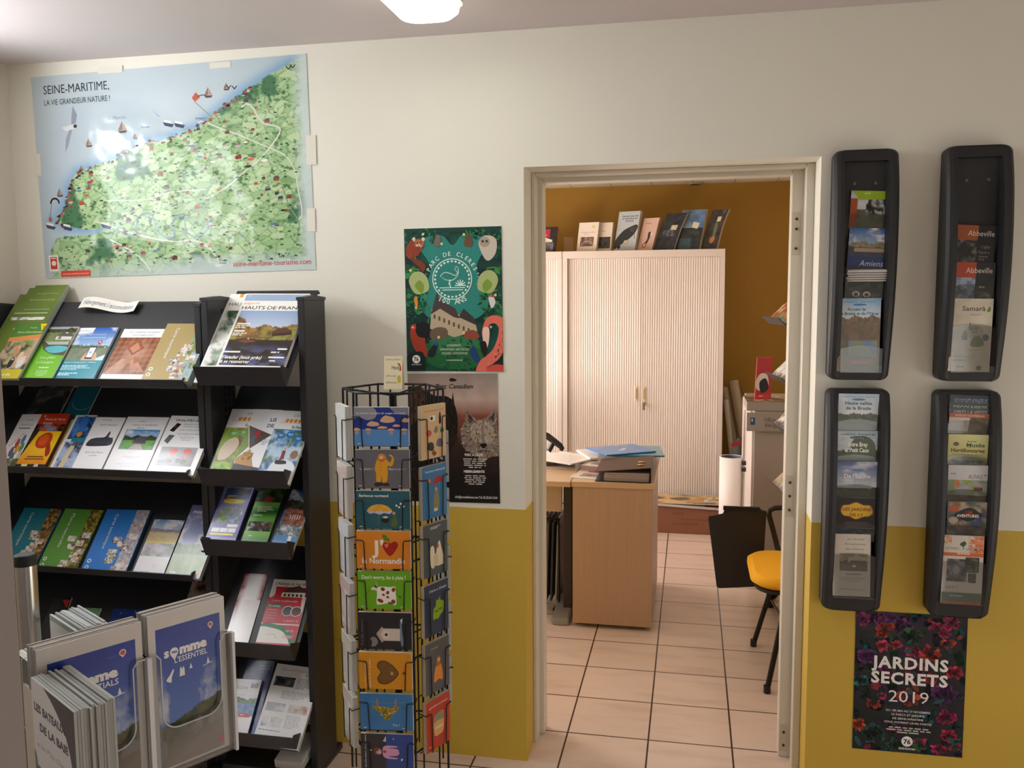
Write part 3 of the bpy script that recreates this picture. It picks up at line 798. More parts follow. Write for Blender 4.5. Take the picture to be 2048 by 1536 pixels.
    # cassowary-like red bird, left
    a.b([(.04, .72), (.08, .67), (.16, .66), (.19, .70), (.2, .8), (.22, .88), (.16, .9), (.08, .84), (.05, .78)], '#a33b28'); a.b([(.1, .67), (.2, .65), (.25, .7), (.22, .76), (.12, .75)], '#17181c'); a.e(.075, .69, .03, .02, '#c1492f'); a.e(.07, .69, .008, None, '#fff')
    a.b([(.22, .88), (.3, .8), (.33, .82), (.28, .9)], '#20242e'); a.e(.31, .80, .015, .02, '#2b59a0'); a.b([(.66, .86), (.7, .82), (.74, .88), (.78, .95), (.7, .92)], '#1d3d74')
    # flamingo feathers follow its outline
    a.b([(.72, 1.02), (.76, .93), (.88, .86), (.94, .78), (.96, .70), (.92, .665), (.86, .68), (.86, .74), (.8, .77), (.79, .71), (.84, .63), (.93, .61), (1.03, .65), (1.03, .8), (.97, .9), (.86, .97), (.84, 1.02)], '#e0705f')
    a.b([(.8, .70), (.86, .70), (.86, .78), (.83, .85), (.8, .80)], '#eec9b8'); a.b([(.77, .8), (.82, .79), (.84, .84), (.82, .90), (.78, .86)], '#1d1a1c'); a.e(.88, .69, .012, None, '#f3e6c4'); a.e(.88, .69, .006, None, '#222')
    fur(a, [(.80, .98), (.9, .90), (.97, .8), (.98, .68), (1.0, .66), (1.0, .8), (.96, .9), (.86, .97)], ['#d0604f', '#ee8a78', '#e0705f'], 60, .018, .004, 21)
    a.b([(.86, .97), (.94, .95), (1.03, .97), (1.03, 1.03), (.84, 1.03)], '#cf4f40')
    for i, q in enumerate(('EVENEMENTS', 'ANIMATIONS / SPECTACLES', 'ATELIERS / EXPOSITION')): a.t(q, .5, .825 + i * .028, .016, '#d7e6c9', (.14, .3, .27)[i], 'c')
    a.t('www.parcdecleres.net', .5, .925, .010, '#e7efe0', .17, 'c', bold=.02)
    a.b([(0, .9), (.15, .86), (.2, .93), (.16, 1.02), (0, 1.02)], '#0d2321'); a.e(.1, .915, .042, None, '#f2f2ee'); a.t('76', .1, .928, .028, '#1d2a2a', .05, 'c', bold=.03); a.t('SEINE-MARITIME', .1, .958, .010, '#e8ece8', .1, 'c')
    return a
wall_sheet('poster', 'green jungle poster with a pink flamingo and PARC DE CLERES lettering on the wall', 'poster', (808, 458), (1003, 453), (815, 742), art_cleres)

def art_canadien(w, h):
    a = Art(w, h, None)
    def fn(X, Y):
        c = mixc(lin('#94857d'), lin('#bda597'), Y / .2); c = mixc(c, lin('#8a4e3a'), np.clip((Y - .2) * 8, 0, 1)); c = mixc(c, lin('#3a2620'), np.clip((Y - .3) * 4, 0, 1))
        c = mixc(c, lin('#14110f'), np.clip((Y - .5) * 3.2, 0, 1)); return c * (0.8 + .4 * fbm(X, Y, 8, 2))[..., None]
    a.img(0, 0, 1, 1, fn, 50)
    a.b([(-.05, .2), (.08, .1), (.2, .13), (.3, .17), (.45, .18), (.53, .26), (.55, .4), (.52, .52), (.46, .6), (.42, .72), (.3, .9), (-.05, .95)], '#1c1411')
    a.b([(-.05, .2), (.1, .1), (.2, .15), (.15, .3), (0, .4)], '#5b3d2b'); a.p([(.48, .24), (.505, .14), (.52, .24)], '#2c211b'); a.e(.5, .5, .05, .03, '#2a201b'); a.b([(.2, .3), (.35, .25), (.45, .35), (.4, .5), (.28, .52)], '#2a1c15')
    a.b([(.58, .45), (.63, .36), (.67, .28), (.74, .35), (.86, .34), (.97, .27), (.98, .4), (1.02, .5), (1.02, .62), (.9, .64), (.82, .68), (.74, .62), (.62, .58)], '#8a7a6b')
    a.b([(.7, .4), (.8, .36), (.93, .4), (.95, .5), (.85, .56), (.82, .6), (.78, .56), (.69, .48)], '#a8998a'); a.p([(.66, .29), (.73, .36), (.68, .38)], '#3b2f28'); a.p([(.96, .29), (.89, .35), (.95, .37)], '#3b2f28')
    WF = [(.58, .45), (.63, .36), (.67, .30), (.74, .35), (.86, .34), (.97, .30), (.98, .4), (1.02, .5), (1.02, .62), (.9, .64), (.82, .68), (.74, .62), (.62, .58)]
    fur(a, WF, ['#6f6053', '#9a8a7b', '#b5a696', '#5a4c42', '#84746a'], 260, .022, .004, 3, lambda x, y: math.atan2(y - .46, x - .82) if abs(x - .82) > .1 else 1.57)
    fur(a, [(.7, .4), (.8, .36), (.93, .4), (.95, .5), (.85, .56), (.82, .6), (.78, .56), (.69, .48)], ['#c2b5a6', '#a39484', '#8a7b6e'], 90, .016, .004, 5)
    fur(a, [(0, .2), (.08, .1), (.2, .13), (.3, .17), (.45, .18), (.53, .26), (.54, .4), (.5, .52), (.44, .6), (.4, .7), (.3, .85), (0, .9)], ['#1a120e', '#2c1d15', '#3a281c', '#130d0a'], 240, .03, .006, 7)
    a.b([(.79, .545), (.83, .535), (.87, .545), (.83, .575)], '#17120f'); a.l([(.76, .6), (.83, .59), (.9, .6)], .008, '#2a211b')
    a.e(.755, .46, .02, .009, '#c59a4a'); a.e(.9, .46, .02, .009, '#c59a4a'); a.e(.755, .46, .008, None, '#111'); a.e(.9, .46, .008, None, '#111'); a.b([(.79, .545), (.83, .535), (.87, .545), (.83, .575)], '#17120f')
    a.l([(.82, .4), (.83, .53)], .03, '#8b7c6e')
    a.b([(.47, .045), (.5, .035), (.55, .05), (.53, .06), (.48, .06)], '#1e1512'); a.t('Parc Canadien', .52, .115, .036, '#15100e', .42, 'c', sh=.25, bold=.012)
    a.t('PARC À LOUPS', .72, .635, .020, '#f1efea', .2, 'c', bold=.03); a.lines(.6, .655, .86, .735, 5, '#d5d1ca', 2, 'c', .45)
    a.t('HEBERGEMENTS', .72, .765, .020, '#f1efea', .23, 'c', bold=.03); a.lines(.6, .785, .86, .865, 5, '#d5d1ca', 3, 'c', .45)
    a.t('info@revedebisons.com Tel: 02.35.04.15.04', .97, .965, .019, '#efece6', .47, 'r', bold=.012)
    return a
wall_sheet('poster', 'dark bison and wolf poster reading Parc Canadien behind the postcard spinner', 'poster', (815, 747), (995, 748), (823, 1002), art_canadien)

def art_jardins(w, h):
    a = Art(w, h, None)
    a.fol(0, 0, 1, 1, ['#12201c', '#1c2f28', '#2b1230', '#0e1a1d'], 6, 9, 50, 4)
    rnd = random.Random(5)
    def dk(c, k):
        return np.clip(np.array([int(c[i:i + 2], 16) / 255 for i in (1, 3, 5)]) * k, 0, 1)
    def flower(x, y, r, c1, c2, n, el=.45):
        r *= 1.15; tilt = rnd.uniform(.55, 1.0); ph = rnd.uniform(0, 6)
        for i in range(n + 3):
            t = 2 * math.pi * i / (n + 3) + rnd.uniform(-.25, .25) + ph; q = r * rnd.uniform(.75, 1.15)
            a.e(x + q * .55 * math.cos(t), y + q * .55 * a.asp * math.sin(t) * tilt, q * .52, q * rnd.uniform(.14, .3), dk(c1 if rnd.random() < .5 else c2, rnd.uniform(.7, 1.2)), t, 12, keep=i > 0)
        for i in range(n):
            t = 2 * math.pi * i / n + ph; a.e(x + r * .22 * math.cos(t), y + r * .22 * a.asp * math.sin(t), r * .2, r * .1, dk(c2, .5), t, 8, keep=i > 0)
    def leaf(x, y, r, c, t): a.e(x, y, r, r * .33, c, t, 14, keep=True)
    for i in range(70): leaf(rnd.random(), rnd.random(), rnd.uniform(.03, .10), rnd.choice(['#1f3f2a', '#27543a', '#1c4a4c', '#2c6a6e', '#3a1d4c', '#23352c']), rnd.uniform(0, 3.1))
    a.L += 1
    for x, y, r, c1, c2, n in ((.06, .06, .07, '#8d2a63', '#a9397a', 9), (.22, .05, .06, '#5a2460', '#6f2d78', 8), (.33, .04, .05, '#4c2058', '#612a70', 8), (.43, .1, .09, '#4d1d4f', '#5f2862', 7), (.86, .05, .07, '#a52a5a', '#8f224c', 8), (.73, .09, .06, '#c03068', '#a52a58', 8), (.8, .13, .05, '#b32c50', '#9d2648', 7),
                               (.5, .17, .09, '#2c5a3a', '#23482f', 16), (.27, .13, .08, '#a13a2a', '#8b3226', 7), (.25, .24, .06, '#c43a58', '#a72f4c', 7), (.37, .23, .05, '#b23448', '#992c40', 7), (.53, .27, .07, '#8d1f48', '#a5265a', 8), (.68, .28, .09, '#a8342a', '#8f2c26', 8), (.84, .2, .06, '#b5452c', '#9c3a28', 7), (.9, .4, .07, '#b52c44', '#98253a', 8), (.1, .32, .08, '#4b1f54', '#5d2866', 8),
                               (.06, .5, .06, '#2f7a76', '#27625f', 12), (.2, .53, .04, '#b22a6a', '#9a245c', 7), (.26, .6, .04, '#c23070', '#a82a60', 7), (.18, .66, .06, '#b04030', '#96382c', 7), (.5, .6, .09, '#a8402c', '#8f3628', 9), (.82, .56, .1, '#43204a', '#552a5c', 10), (.85, .72, .08, '#a52a5c', '#8c244e', 8), (.05, .82, .07, '#c24a2a', '#a83e26', 6), (.2, .88, .1, '#2a4f4a', '#1f3d3a', 10), (.87, .85, .06, '#b82c50', '#9c2644', 8),
                               (.62, .93, .06, '#a03058', '#2c5a3a', 7), (.78, .95, .06, '#c0306a', '#a5285c', 8), (.93, .92, .05, '#8d2636', '#74202e', 7), (.4, .95, .08, '#27503a', '#1f4030', 8), (.55, .4, .08, '#7a1f48', '#64183c', 8), (.3, .42, .07, '#5d1d4c', '#74245c', 8), (.7, .45, .06, '#8f2434', '#7a1f2c', 8)):
        flower(x, y, r, c1, c2, n)
    for i in range(60): a.e(rnd.random(), rnd.random(), rnd.uniform(.02, .07), rnd.uniform(.008, .02), dk(rnd.choice(['#1f3f2a', '#27543a', '#1c4a4c', '#2c6a6e', '#3a1d4c', '#8f2440', '#a8402c', '#12201c']), .75), rnd.uniform(0, 3.1), 12, keep=i > 0)
    a.t('JARDINS', .5, .395, .082, '#f0ece8', .69, 'c', bold=.035, sp=1.12); a.t('SECRETS', .5, .505, .082, '#f0ece8', .69, 'c', bold=.035, sp=1.12)
    a.t('2019', .5, .635, .085, '#f0e4e2', .36, 'c')
    for i, (q, ww) in enumerate((('DU 1ER MAI AU 17 NOVEMBRE', .4), ('52 PARCS ET JARDINS', .3), ('DE SEINE-MARITIME', .28), ('VOUS OUVRENT LEURS PORTES', .43))): a.t(q, .5, .705 + i * .028, .015, '#e9e2e0', ww, 'c', bold=.01)
    a.lines(.3, .815, .72, .865, 3, '#cfc6c6', 4, 'c', .5)
    a.e(.5, .915, .052, None, '#f4f2f0'); a.t('76', .5, .933, .034, '#1d1b20', .065, 'c', bold=.03); a.t('SEINE-MARITIME', .5, .975, .014, '#efeaea', .15, 'c', bold=.02)
    return a
wall_sheet('poster', 'dark floral poster JARDINS SECRETS 2019 low on the yellow wall below the wall racks', 'poster', (1712, 1220), (1936, 1234), (1704, 1496), art_jardins)
# =================================================================== BLACK BROCHURE RACKS
mat('black_rack_steel', '#26262b', 0.42, 0.0, bump=0.05, bscale=400)
mat('black_rack_edge', '#34343a', 0.38)
def tray_axes(yl, zl, yb, zb):
    V = unit((0, yb - yl, zb - zl)); N = unit(np.cross((1, 0, 0), V)); return V, N
TRAYS = {}
def tray(key, name, root, x0, x1, yl, zl, yb, zb, lip, lv=0.0, cheek=0.06):
    V, N = tray_axes(yl, zl, yb, zb); L = math.hypot(yb - yl, zb - zl)
    s = MB(); s.slab((x0, yl, zl), (1, 0, 0), V, N, x1 - x0, L, -.004, 0)
    LD = unit(N * lip + V * lv); s.slab((x0, yl, zl), (1, 0, 0), LD, np.cross((1, 0, 0), LD), x1 - x0, math.hypot(lip, lv), 0, .003)
    for xa in (x0, x1 - .003):
        P = [np.array((0, yl, zl)) + V * a + N * b for a, b in ((0, 0), (lv, lip), (lv + .008, lip), (cheek, 0))]
        s.prism([(q[1], q[2]) for q in P], 'x', xa, xa + .003)
    # folded back edge
    B = np.array((x0, yl, zl)) + V * L
    s.slab(B, (1, 0, 0), N, V, x1 - x0, -.016, 0, .003)
    s.build(name, 'black_rack_steel', root)
    TRAYS[key] = (np.array((x0, yl, zl)), V, N, lv / lip)
def upright(root, x, y0, y1, h, holes_side=1, holes=True):
    s = MB(); s.box(x - .012, x + .012, y0, y1, .02, h - .012, .003)
    s.prism([(y0 - .002, h - .014), (y0 - .002, h - .004), ((y0 + y1) / 2, h + .002), (y1 + .002, h - .004), (y1 + .002, h - .014)], 'x', x - .014, x + .014)
    u = s.build('upright', 'black_rack_steel', root)
    if holes:
        q = MB()
        for k in range(3):
            for j in range(22):
                yy = y1 - .02 - .026 * k; zz = h - .05 - j * .026
                q.box(x + holes_side * .012, x + holes_side * .0126, yy - .008, yy + .008, zz - .008, zz + .008)
        q.build('perforation', mat('perforation_dark', '#0b0b0c', 0.8), u)
    MB().box(x - .013, x + .013, y0 - .12, y1 + .05, 0, .022, .004).build('foot', 'black_rack_steel', root)

nr = empty('brochure_rack', (-1.4, -.2, 0), 'narrow black five-tier brochure rack with perforated uprights against the wall', 'rack', 'black brochure racks')
nr_inv = nr.matrix_world.inverted()
wr = empty('brochure_rack', (-1.95, -.2, 0), 'wide black brochure rack with a Hébergement sign at the left', 'rack', 'black brochure racks')
def adopt(root):
    for o in root.children: o.matrix_parent_inverse = root.matrix_world.inverted()
upright(nr, -1.236, -.25, -.085, 1.64, -1, False); upright(nr, -1.580, -.25, -.085, 1.64, 1)
NL = ((1.358, 1.657), (1.029, 1.325), (.796, 1.076), (.459, .757), (.149, .442))
for i, (zl, zb) in enumerate(NL): tray('n%d' % (i + 1), 'tray', nr, -1.552, -1.249, -.345, zl, -.08, zb, .063, .0256)
MB().box(-1.55, -1.25, -.30, -.10, .03, .05).build('base_shelf', 'black_rack_steel', nr)
for z in (.30, .95, 1.5): MB().box(-1.556, -1.246, -.10, -.09, z, z + .04).build('crossbar', 'black_rack_steel', nr)
adopt(nr)
upright(wr, -1.606, -.25, -.085, 1.622, -1, False); upright(wr, -2.462, -.25, -.085, 1.622, 1, False)
WL = ((1.344, 1.622), (1.038, 1.308), (.691, .963), (.37, .645))
for i, (zl, zb) in enumerate(WL): tray('w%d' % (i + 1), 'tray', wr, -2.448, -1.619, -.31, zl, -.06, zb, .033, .0067, .045)
MB().box(-2.448, -1.61, -.30, -.10, .03, .05).build('base_shelf', 'black_rack_steel', wr)
adopt(wr)

def on_tray(key, label, bl, br, tl, t, fn, base=0.0005, edge='#eeece6', name='brochure', group=None, curl=None, rest=True, cat='brochure', m=None, up=0.0, jit=.0009):
    p0, V, N, sl = TRAYS[key]; q = p0 + N * base; up = up + sl * (base + t)
    O, U, V2, N2, w, h = px_frame(q, N, t, bl, br, tl)
    a = fn(w, h)
    if rest:                                   # the foot of the sheet stands behind the lip of the tray
        s = max(.0, np.dot(O - q, V) - .001 - up); O = O - V * s
        a.v = [(x, y + s, z) for x, y, z in a.v]; a.h = h + s
        c = np.clip(np.array(a.c[0]), 0, 1); c = np.where(c <= .0031308, c * 12.92, 1.055 * c ** (1 / 2.4) - .055)
        a.r(0, h / (h + s), 1, 1, c)
    return paper(name, label, cat, a, O, U, V2, N2, t, group or 'brochures in the black racks', edge, curl, m, jit=jit)

G1 = 'brochures on the top tray of the wide rack'
def a_gite(txt):
    def f(w, h):
        a = Art(w, h, '#647a34'); a.fol(0, 0, 1, 1, ['#5f7530', '#6f863c'], 3, 2, 12, 2)
        for y in (.05, .17): a.t(txt, .3, y + .03, .016, '#b7cf98', .6)
        a.r(.12, .235, .9, .243, '#d8e3c8'); a.fol(.1, .29, .9, .325, ['#e6e6e0', '#6d7b63', '#f2f2ee'], 8, 4, 24)
        a.t('Gîtes de France', .3, .44, .02, '#d7e3c4', .5); return a
    return f
GT = 'Gîtes de France Seine-Maritime'
on_tray('w1', 'tall olive-green Gîtes brochure stack rising highest at the left of the wide rack', (-36, 756), (33, 756), (71, 571), .016, a_gite(GT), .0005, '#c9d2c6', group=G1)
on_tray('w1', 'olive-green Gîtes brochure just in front of the tallest one', (-46, 756), (32, 756), (60, 576), .003, a_gite(GT), .0175, '#c9d2c6', group=G1)
on_tray('w1', 'olive-green Gîtes brochure with white photo strip, lower of the green ones', (-58, 756), (31, 756), (41, 589), .003, a_gite(GT), .0215, '#c9d2c6', group=G1)
def a_picardie(w, h):
    a = Art(w, h, '#4b7a2c'); a.fol(0, .28, 1, .84, ['#6f7d3a', '#8c9a55', '#33401f', '#b79f84'], 5, 7, 34)
    a.r(0, 0, 1, .24, '#4f7f2f'); a.p([(0, .26), (1, .2), (1, .28), (0, .34)], '#d98a4a'); a.t('Picardie', .62, .09, .025, '#cfe0b8', .22, 'c'); a.t('Aisne-Oise-Somme', .96, .175, .035, '#dfe9cf', .8, 'r')
    for x, y, c in ((.5, .5, '#c48a6e'), (.7, .62, '#d9b79f'), (.85, .7, '#e0c2ac'), (.5, .72, '#23262c'), (.78, .72, '#cfd3d8')): a.e(x, y, .08, .10, c); a.e(x, y - .06, .035, None, '#dcb79c')
    a.r(0, .84, 1, 1, '#c3b42b'); a.t('Picardie', .3, .95, .05, '#f2efd0', .4); a.p([(.78, .005), (.99, .005), (.92, .14)], '#f0cf1e'); a.t('2019', .9, .07, .035, '#7a4a10', .09, 'c', rot=-60, bold=.02); return a
on_tray('w1', 'green and yellow brochure with a 2019 yellow corner, leftmost of the top tray', (-28, 757), (35, 757), (18, 648), .011, a_picardie, .026, '#c8c9c4', group=G1)
def a_pool(w, h):
    a = Art(w, h, '#6fb52c'); a.img(0, 0, 1, 1, lambda X, Y: mixc(lin('#58a029'), lin('#7cc433'), Y), 8)
    a.b([(-.1, -.1), (1.1, -.1), (1.1, .5), (.75, .56), (.35, .5), (.1, .36)], '#55503f'); a.land(.02, 0, 1, .3, 3, .35, ('#8a97a0', '#c9ced0'), ('#2c3722', '#4c5834'), ('#7f8a55', '#6a7550'), .4, .3)
    a.p([(.42, .2), (.6, .1), (.8, .12), (.95, .2), (.95, .26), (.42, .26)], '#d9d5cf'); a.p([(.42, .19), (.62, .07), (.7, .14), (.86, .1), (.98, .2)], '#5a5650'); a.r(.5, .18, .6, .25, '#7a756d')
    a.p([(.15, .3), (.95, .3), (.95, .36), (.3, .36)], '#a9b5a8'); a.b([(.25, .42), (.6, .38), (.98, .41), (.9, .5), (.5, .52)], '#5fb7c4'); a.t('FR', .9, .05, .025, '#c0392b', .08)
    a.t('Les gîtes', .25, .63, .05, '#d8efc0', .5, sh=.3); a.t("la Campagne...", .2, .72, .05, '#d8efc0', .62, sh=.3)
    a.lines(.25, .79, .85, .83, 1, '#d3ecb8', 5, 'c'); a.lines(.35, .86, .75, .97, 4, '#cfe9b2', 6, 'c', .4); return a
on_tray('w1', 'bright green brochure with a white house and swimming pool', (43, 756), (104, 756), (98, 654), .006, a_pool, .012, group=G1)
def a_app(w, h):
    a = Art(w, h, '#2f8f9f'); a.land(0, 0, 1, .66, 8, .62, ('#1f56b4', '#9cc2e2'), ('#4a5a44', '#6f7a5c'), ('#6c7a66', '#8a8f74'), .5, .1)
    a.p([(0, 0), (.42, 0), (.4, .09), (0, .14)], '#eef2f6'); a.t('Seine-Maritime', .05, .07, .022, '#3a5f9a', .3); a.t('Votre nouvelle application', .55, .15, .02, '#dce9f6', .45, 'c'); a.t('la Normandie dans la poche', .5, .21, .02, '#f0f5fb', .6, 'c', bold=.01)
    a.b([(.45, .66), (.5, .5), (.6, .45), (.75, .52), (.8, .62), (.72, .7)], '#d8a98c'); a.r(.52, .38, .7, .63, '#16181c'); a.r(.535, .405, .685, .6, '#e4eaee'); a.e(.6, .5, .03, None, '#7fb4d8'); a.p([(.66, .30), (.72, .36), (.78, .30), (.72, .25)], '#c83a34'); a.e(.72, .295, .02, None, '#fff')
    for x, y in ((.35, .36), (.45, .34), (.82, .36), (.9, .4)): a.e(x, y, .018, None, '#d7e6f4')
    a.p([(.8, .62), (1, .54), (1, .66), (.8, .66)], '#cfe0e8'); a.r(0, .66, 1, 1, '#2c8fa3'); a.t('TELECHARGEZ L’APPLI', .06, .71, .022, '#e6f4f6', .8); a.lines(.06, .75, .8, .85, 4, '#bfe2e8', 7); a.lines(.06, .9, .62, .96, 2, '#d8eef2', 8); return a
on_tray('w1', 'blue brochure with a hand holding a phone under a blue sky', (107, 756), (188, 756), (155, 656), .008, a_app, .0005, '#a9c4cf', group=G1)
def a_weave(w, h):
    a = Art(w, h, '#f4f3f0')
    def fn(X, Y):
        d = np.sin((X + Y) * 24) * np.sin((X - Y) * 20); n = fbm(X, Y, 6, 4)
        c = mixc(lin('#5a2a1c'), lin('#b06a3f'), .5 + .4 * d + (n - .5) * .8); q = np.exp(-((X - .55) ** 2 + (Y - .42) ** 2) * 14); return mixc(c, lin('#e3b6a0'), q * .6)
    a.img(0, .18, 1, .92, fn, 44)
    for i in range(7): a.l([(.05 + .05 * i, .9), (.30 + .03 * i, .62)], .02, '#d2a48c'); a.l([(.95 - .05 * i, .88), (.66 - .02 * i, .64)], .02, '#c9957c')
    a.p([(.28, .38), (.5, .2), (.72, .4), (.5, .55)], '#9a5534'); a.p([(.36, .4), (.5, .28), (.63, .41), (.5, .5)], '#c48a6a'); a.p([(.44, .56), (.54, .7), (.36, .72)], '#b77a52'); a.p([(.58, .56), (.8, .66), (.62, .72)], '#a9683f')
    a.t('Sur l’ étiquette, vos papilles', .55, .08, .03, '#6f86b8', .75, 'c'); a.t('vont voyager pour !', .55, .14, .03, '#6f86b8', .55, 'c'); return a
on_tray('w1', 'white brochure with a large brown woven photo', (200, 756), (284, 757), (243, 658), .005, a_weave, .0005, group=G1)
def a_rot(bgc, title, photo, seed, photocol):
    def f(w, h):
        a = Art(w, h, bgc); a.fol(.70, 0, 1.0, 1, photocol, 6, seed, 16)
        r = random.Random(seed)
        for i in range(9):
            x, y = .42 + .36 * r.random(), .38 + .065 * i; a.fol(x, y, x + .2, y + .09, [r.choice(['#7a6a58', '#55617a', '#8a4f3a', '#6f7a4a']), r.choice(['#d8cfc0', '#2c2f38', '#b5854f']), '#eeeae2'], 4, seed + i, 8)
        a.t(title, .26, .08, .05, '#e8eef0', .9 * h / w * .62, rot=-90)
        for y in (.83, .93): a.e(.10, y, .045, None, '#e8eef0'); a.e(.10, y, .025, None, bgc)
        return a
    return f
on_tray('w1', 'gold tourist guide with a landscape strip, rightmost of the top tray', (283, 757), (377, 759), (329, 647), .026, a_rot('#b09a62', 'Carte touristique', 1, 12, ['#5f7a2f', '#8a9a3f', '#b0b560', '#9fb8cf']), .0005, '#8fa5ab', group=G1, jit=.0014)

G2 = 'brochures on the second tray of the wide rack'
def a_hat(w, h):
    a = Art(w, h, '#5f5a58'); a.fol(0, 0, 1, 1, ['#4a4848', '#6e6a66', '#3a3a3c'], 4, 3, 24); a.b([(.2, .5), (.3, .25), (.6, .15), (.9, .2), (.95, .45), (.6, .6), (.35, .7)], '#33363a'); a.fol(.55, .68, .98, .95, ['#4f5f48', '#a9b0a8', '#2c3a2c'], 6, 4, 16); a.b([(.1, .7), (.3, .62), (.4, .8), (.2, .95)], '#c9c2bb'); return a
on_tray('w2', 'dark grey brochure with a hat photo standing in shadow behind the second tray', (-5, 935), (65, 936), (44, 772), .003, a_hat, .0005, group=G2)
def a_wave(w, h):
    a = Art(w, h, '#1d6a80'); a.r(0, .42, 1, 1, '#c9c5bb'); a.arc(.6, .16, .5, 20, 160, .02, '#8fb4b8'); a.b([(.2, .9), (.5, .5), (.85, .5), (.9, .8), (.6, 1.02)], '#d3b552'); a.b([(.5, .9), (.65, .62), (.85, .62), (.8, .95)], '#8fa0a8'); a.e(.55, .8, .12, .09, '#e0cfae'); return a
on_tray('w2', 'teal and white brochure in shadow behind the glass museum leaflet', (72, 936), (122, 937), (134, 773), .003, a_wave, .0005, group=G2)
B2 = .005
def a_carte(w, h):
    a = Art(w, h, '#f1f1f4'); a.t('CARTE', .55, .13, .04, '#9aa2b4', .32, 'c'); a.t('TOURISTIQUE', .5, .22, .04, '#7f889c', .62, 'c'); a.r(.2, .26, .75, .275, '#404858'); a.l([(.15, .6), (.6, .36)], .03, '#b5403a')
    for i, (x, y) in enumerate(((.5, .55), (.7, .48), (.62, .66), (.8, .62), (.4, .7), (.86, .76), (.55, .8))): a.e(x, y, .1, .1, ['#b5483a', '#4f7fb0', '#d8a33a', '#5f8a55', '#6a5a70', '#c7c2b8', '#3f6a90'][i], n=6)
    a.fol(0, .82, 1, 1, ['#7a8260', '#b0a884', '#4c5a3a'], 5, 8, 14); return a
on_tray('w2', 'white tourist map leaflet with hexagon photos at the left end of the second tray', (-12, 937), (30, 937), (20, 829), .006, a_carte, B2, name='leaflet', group=G2, cat='leaflet')
def a_verre(w, h):
    a = Art(w, h, '#1c120c'); a.img(0, .30, 1, .92, lambda X, Y: mixc(lin('#f2c61c'), lin('#e07a10'), np.clip(Y * 1.6 - .75 + .3 * (fbm(X, Y, 4, 2) - .5), 0, 1)), 14)
    a.r(0, 0, 1, .23, '#c23a22'); a.fol(0, .2, 1, .33, ['#2b2018', '#7f8fb0', '#c25a2c', '#1a1512'], 5, 5, 20); a.p([(0, .3), (.22, .3), (.03, .75), (0, .8)], '#2a1a10')
    a.t('Musée du Verre', .55, .13, .05, '#f0dcd0', .72, 'c', sh=.3); a.lines(.2, .17, .85, .2, 1, '#e8c8b8', 3); a.e(.15, .05, .03, None, '#fff')
    a.b([(.3, .45), (.5, .36), (.72, .38), (.8, .5), (.72, .62), (.5, .64), (.32, .58)], '#c23a0f'); a.e(.52, .49, .16, .10, '#d95a18'); a.b([(.7, .58), (.8, .55), (.95, .72), (.85, .78)], '#9c2c0c'); a.r(.25, .78, .8, .80, '#5f3a10'); a.r(.2, .82, .85, .84, '#6f4412'); a.r(.2, .92, .4, .99, '#d9d9a0'); a.e(.7, .955, .08, .045, '#c9c9c9'); return a
on_tray('w2', 'red and yellow glass museum leaflet Musée du Verre', (27, 937), (86, 938), (78, 827), .016, a_verre, B2, '#6b3f26', name='leaflet', group=G2, cat='leaflet')
def a_blue(w, h):
    a = Art(w, h, '#e6e9f2'); a.fol(.12, .03, 1, .45, ['#223a66', '#2f5fa8', '#1c2440', '#4f86c8'], 4, 5, 18); a.b([(.35, .05), (.6, .02), (.75, .15), (.6, .3), (.4, .22)], '#3f78d0'); a.e(.6, .36, .12, .05, '#e0902c'); a.r(.35, .42, 1, .56, '#1f7f96'); a.fol(.12, .5, 1, 1, ['#5a6478', '#8fa3c8', '#3a4050', '#a9b8d4'], 4, 9, 18)
    a.p([(.45, .62), (.62, .62), (.6, .96), (.34, .96)], '#d3c39e'); a.r(.45, .57, .64, .63, '#c9bda0'); a.p([(.46, .57), (.55, .5), (.63, .57)], '#4a5570'); return a
on_tray('w2', 'leaflet with blue smoke and a lighthouse tower on the second tray', (98, 939), (141, 940), (147, 830), .004, a_blue, B2, name='leaflet', group=G2, cat='leaflet')
def a_maxent(w, h):
    a = Art(w, h, '#f8f8fb'); a.t('SAINT-MAXENT', .55, .165, .03, '#5b5f70', .62, 'c'); a.lines(0.250, 0.047, 0.850, 0.065, 1, '#8c90a0', 3); a.b([(.12, .55), (.14, .44), (.3, .40), (.6, .38), (.66, .3), (.72, .3), (.74, .38), (.9, .4), (.92, .52), (.6, .55)], '#3a3a48'); a.e(.7, .33, .035, .06, '#4a4a5a'); a.r(.15, .5, .8, .54, '#22222c'); a.arc(.5, .4, .4, -10, 10, .01, '#99a'); a.t('Eglise Saint-Maxent', .5, .68, .028, '#6b7080', .62, 'c', sh=.3); a.t('le moulin', .5, .735, .026, '#6b7080', .26, 'c', sh=.3); return a
on_tray('w2', 'white SAINT-MAXENT leaflet with a dark church drawing', (141, 940), (201, 942), (190, 834), .006, a_maxent, B2, name='leaflet', group=G2, cat='leaflet')
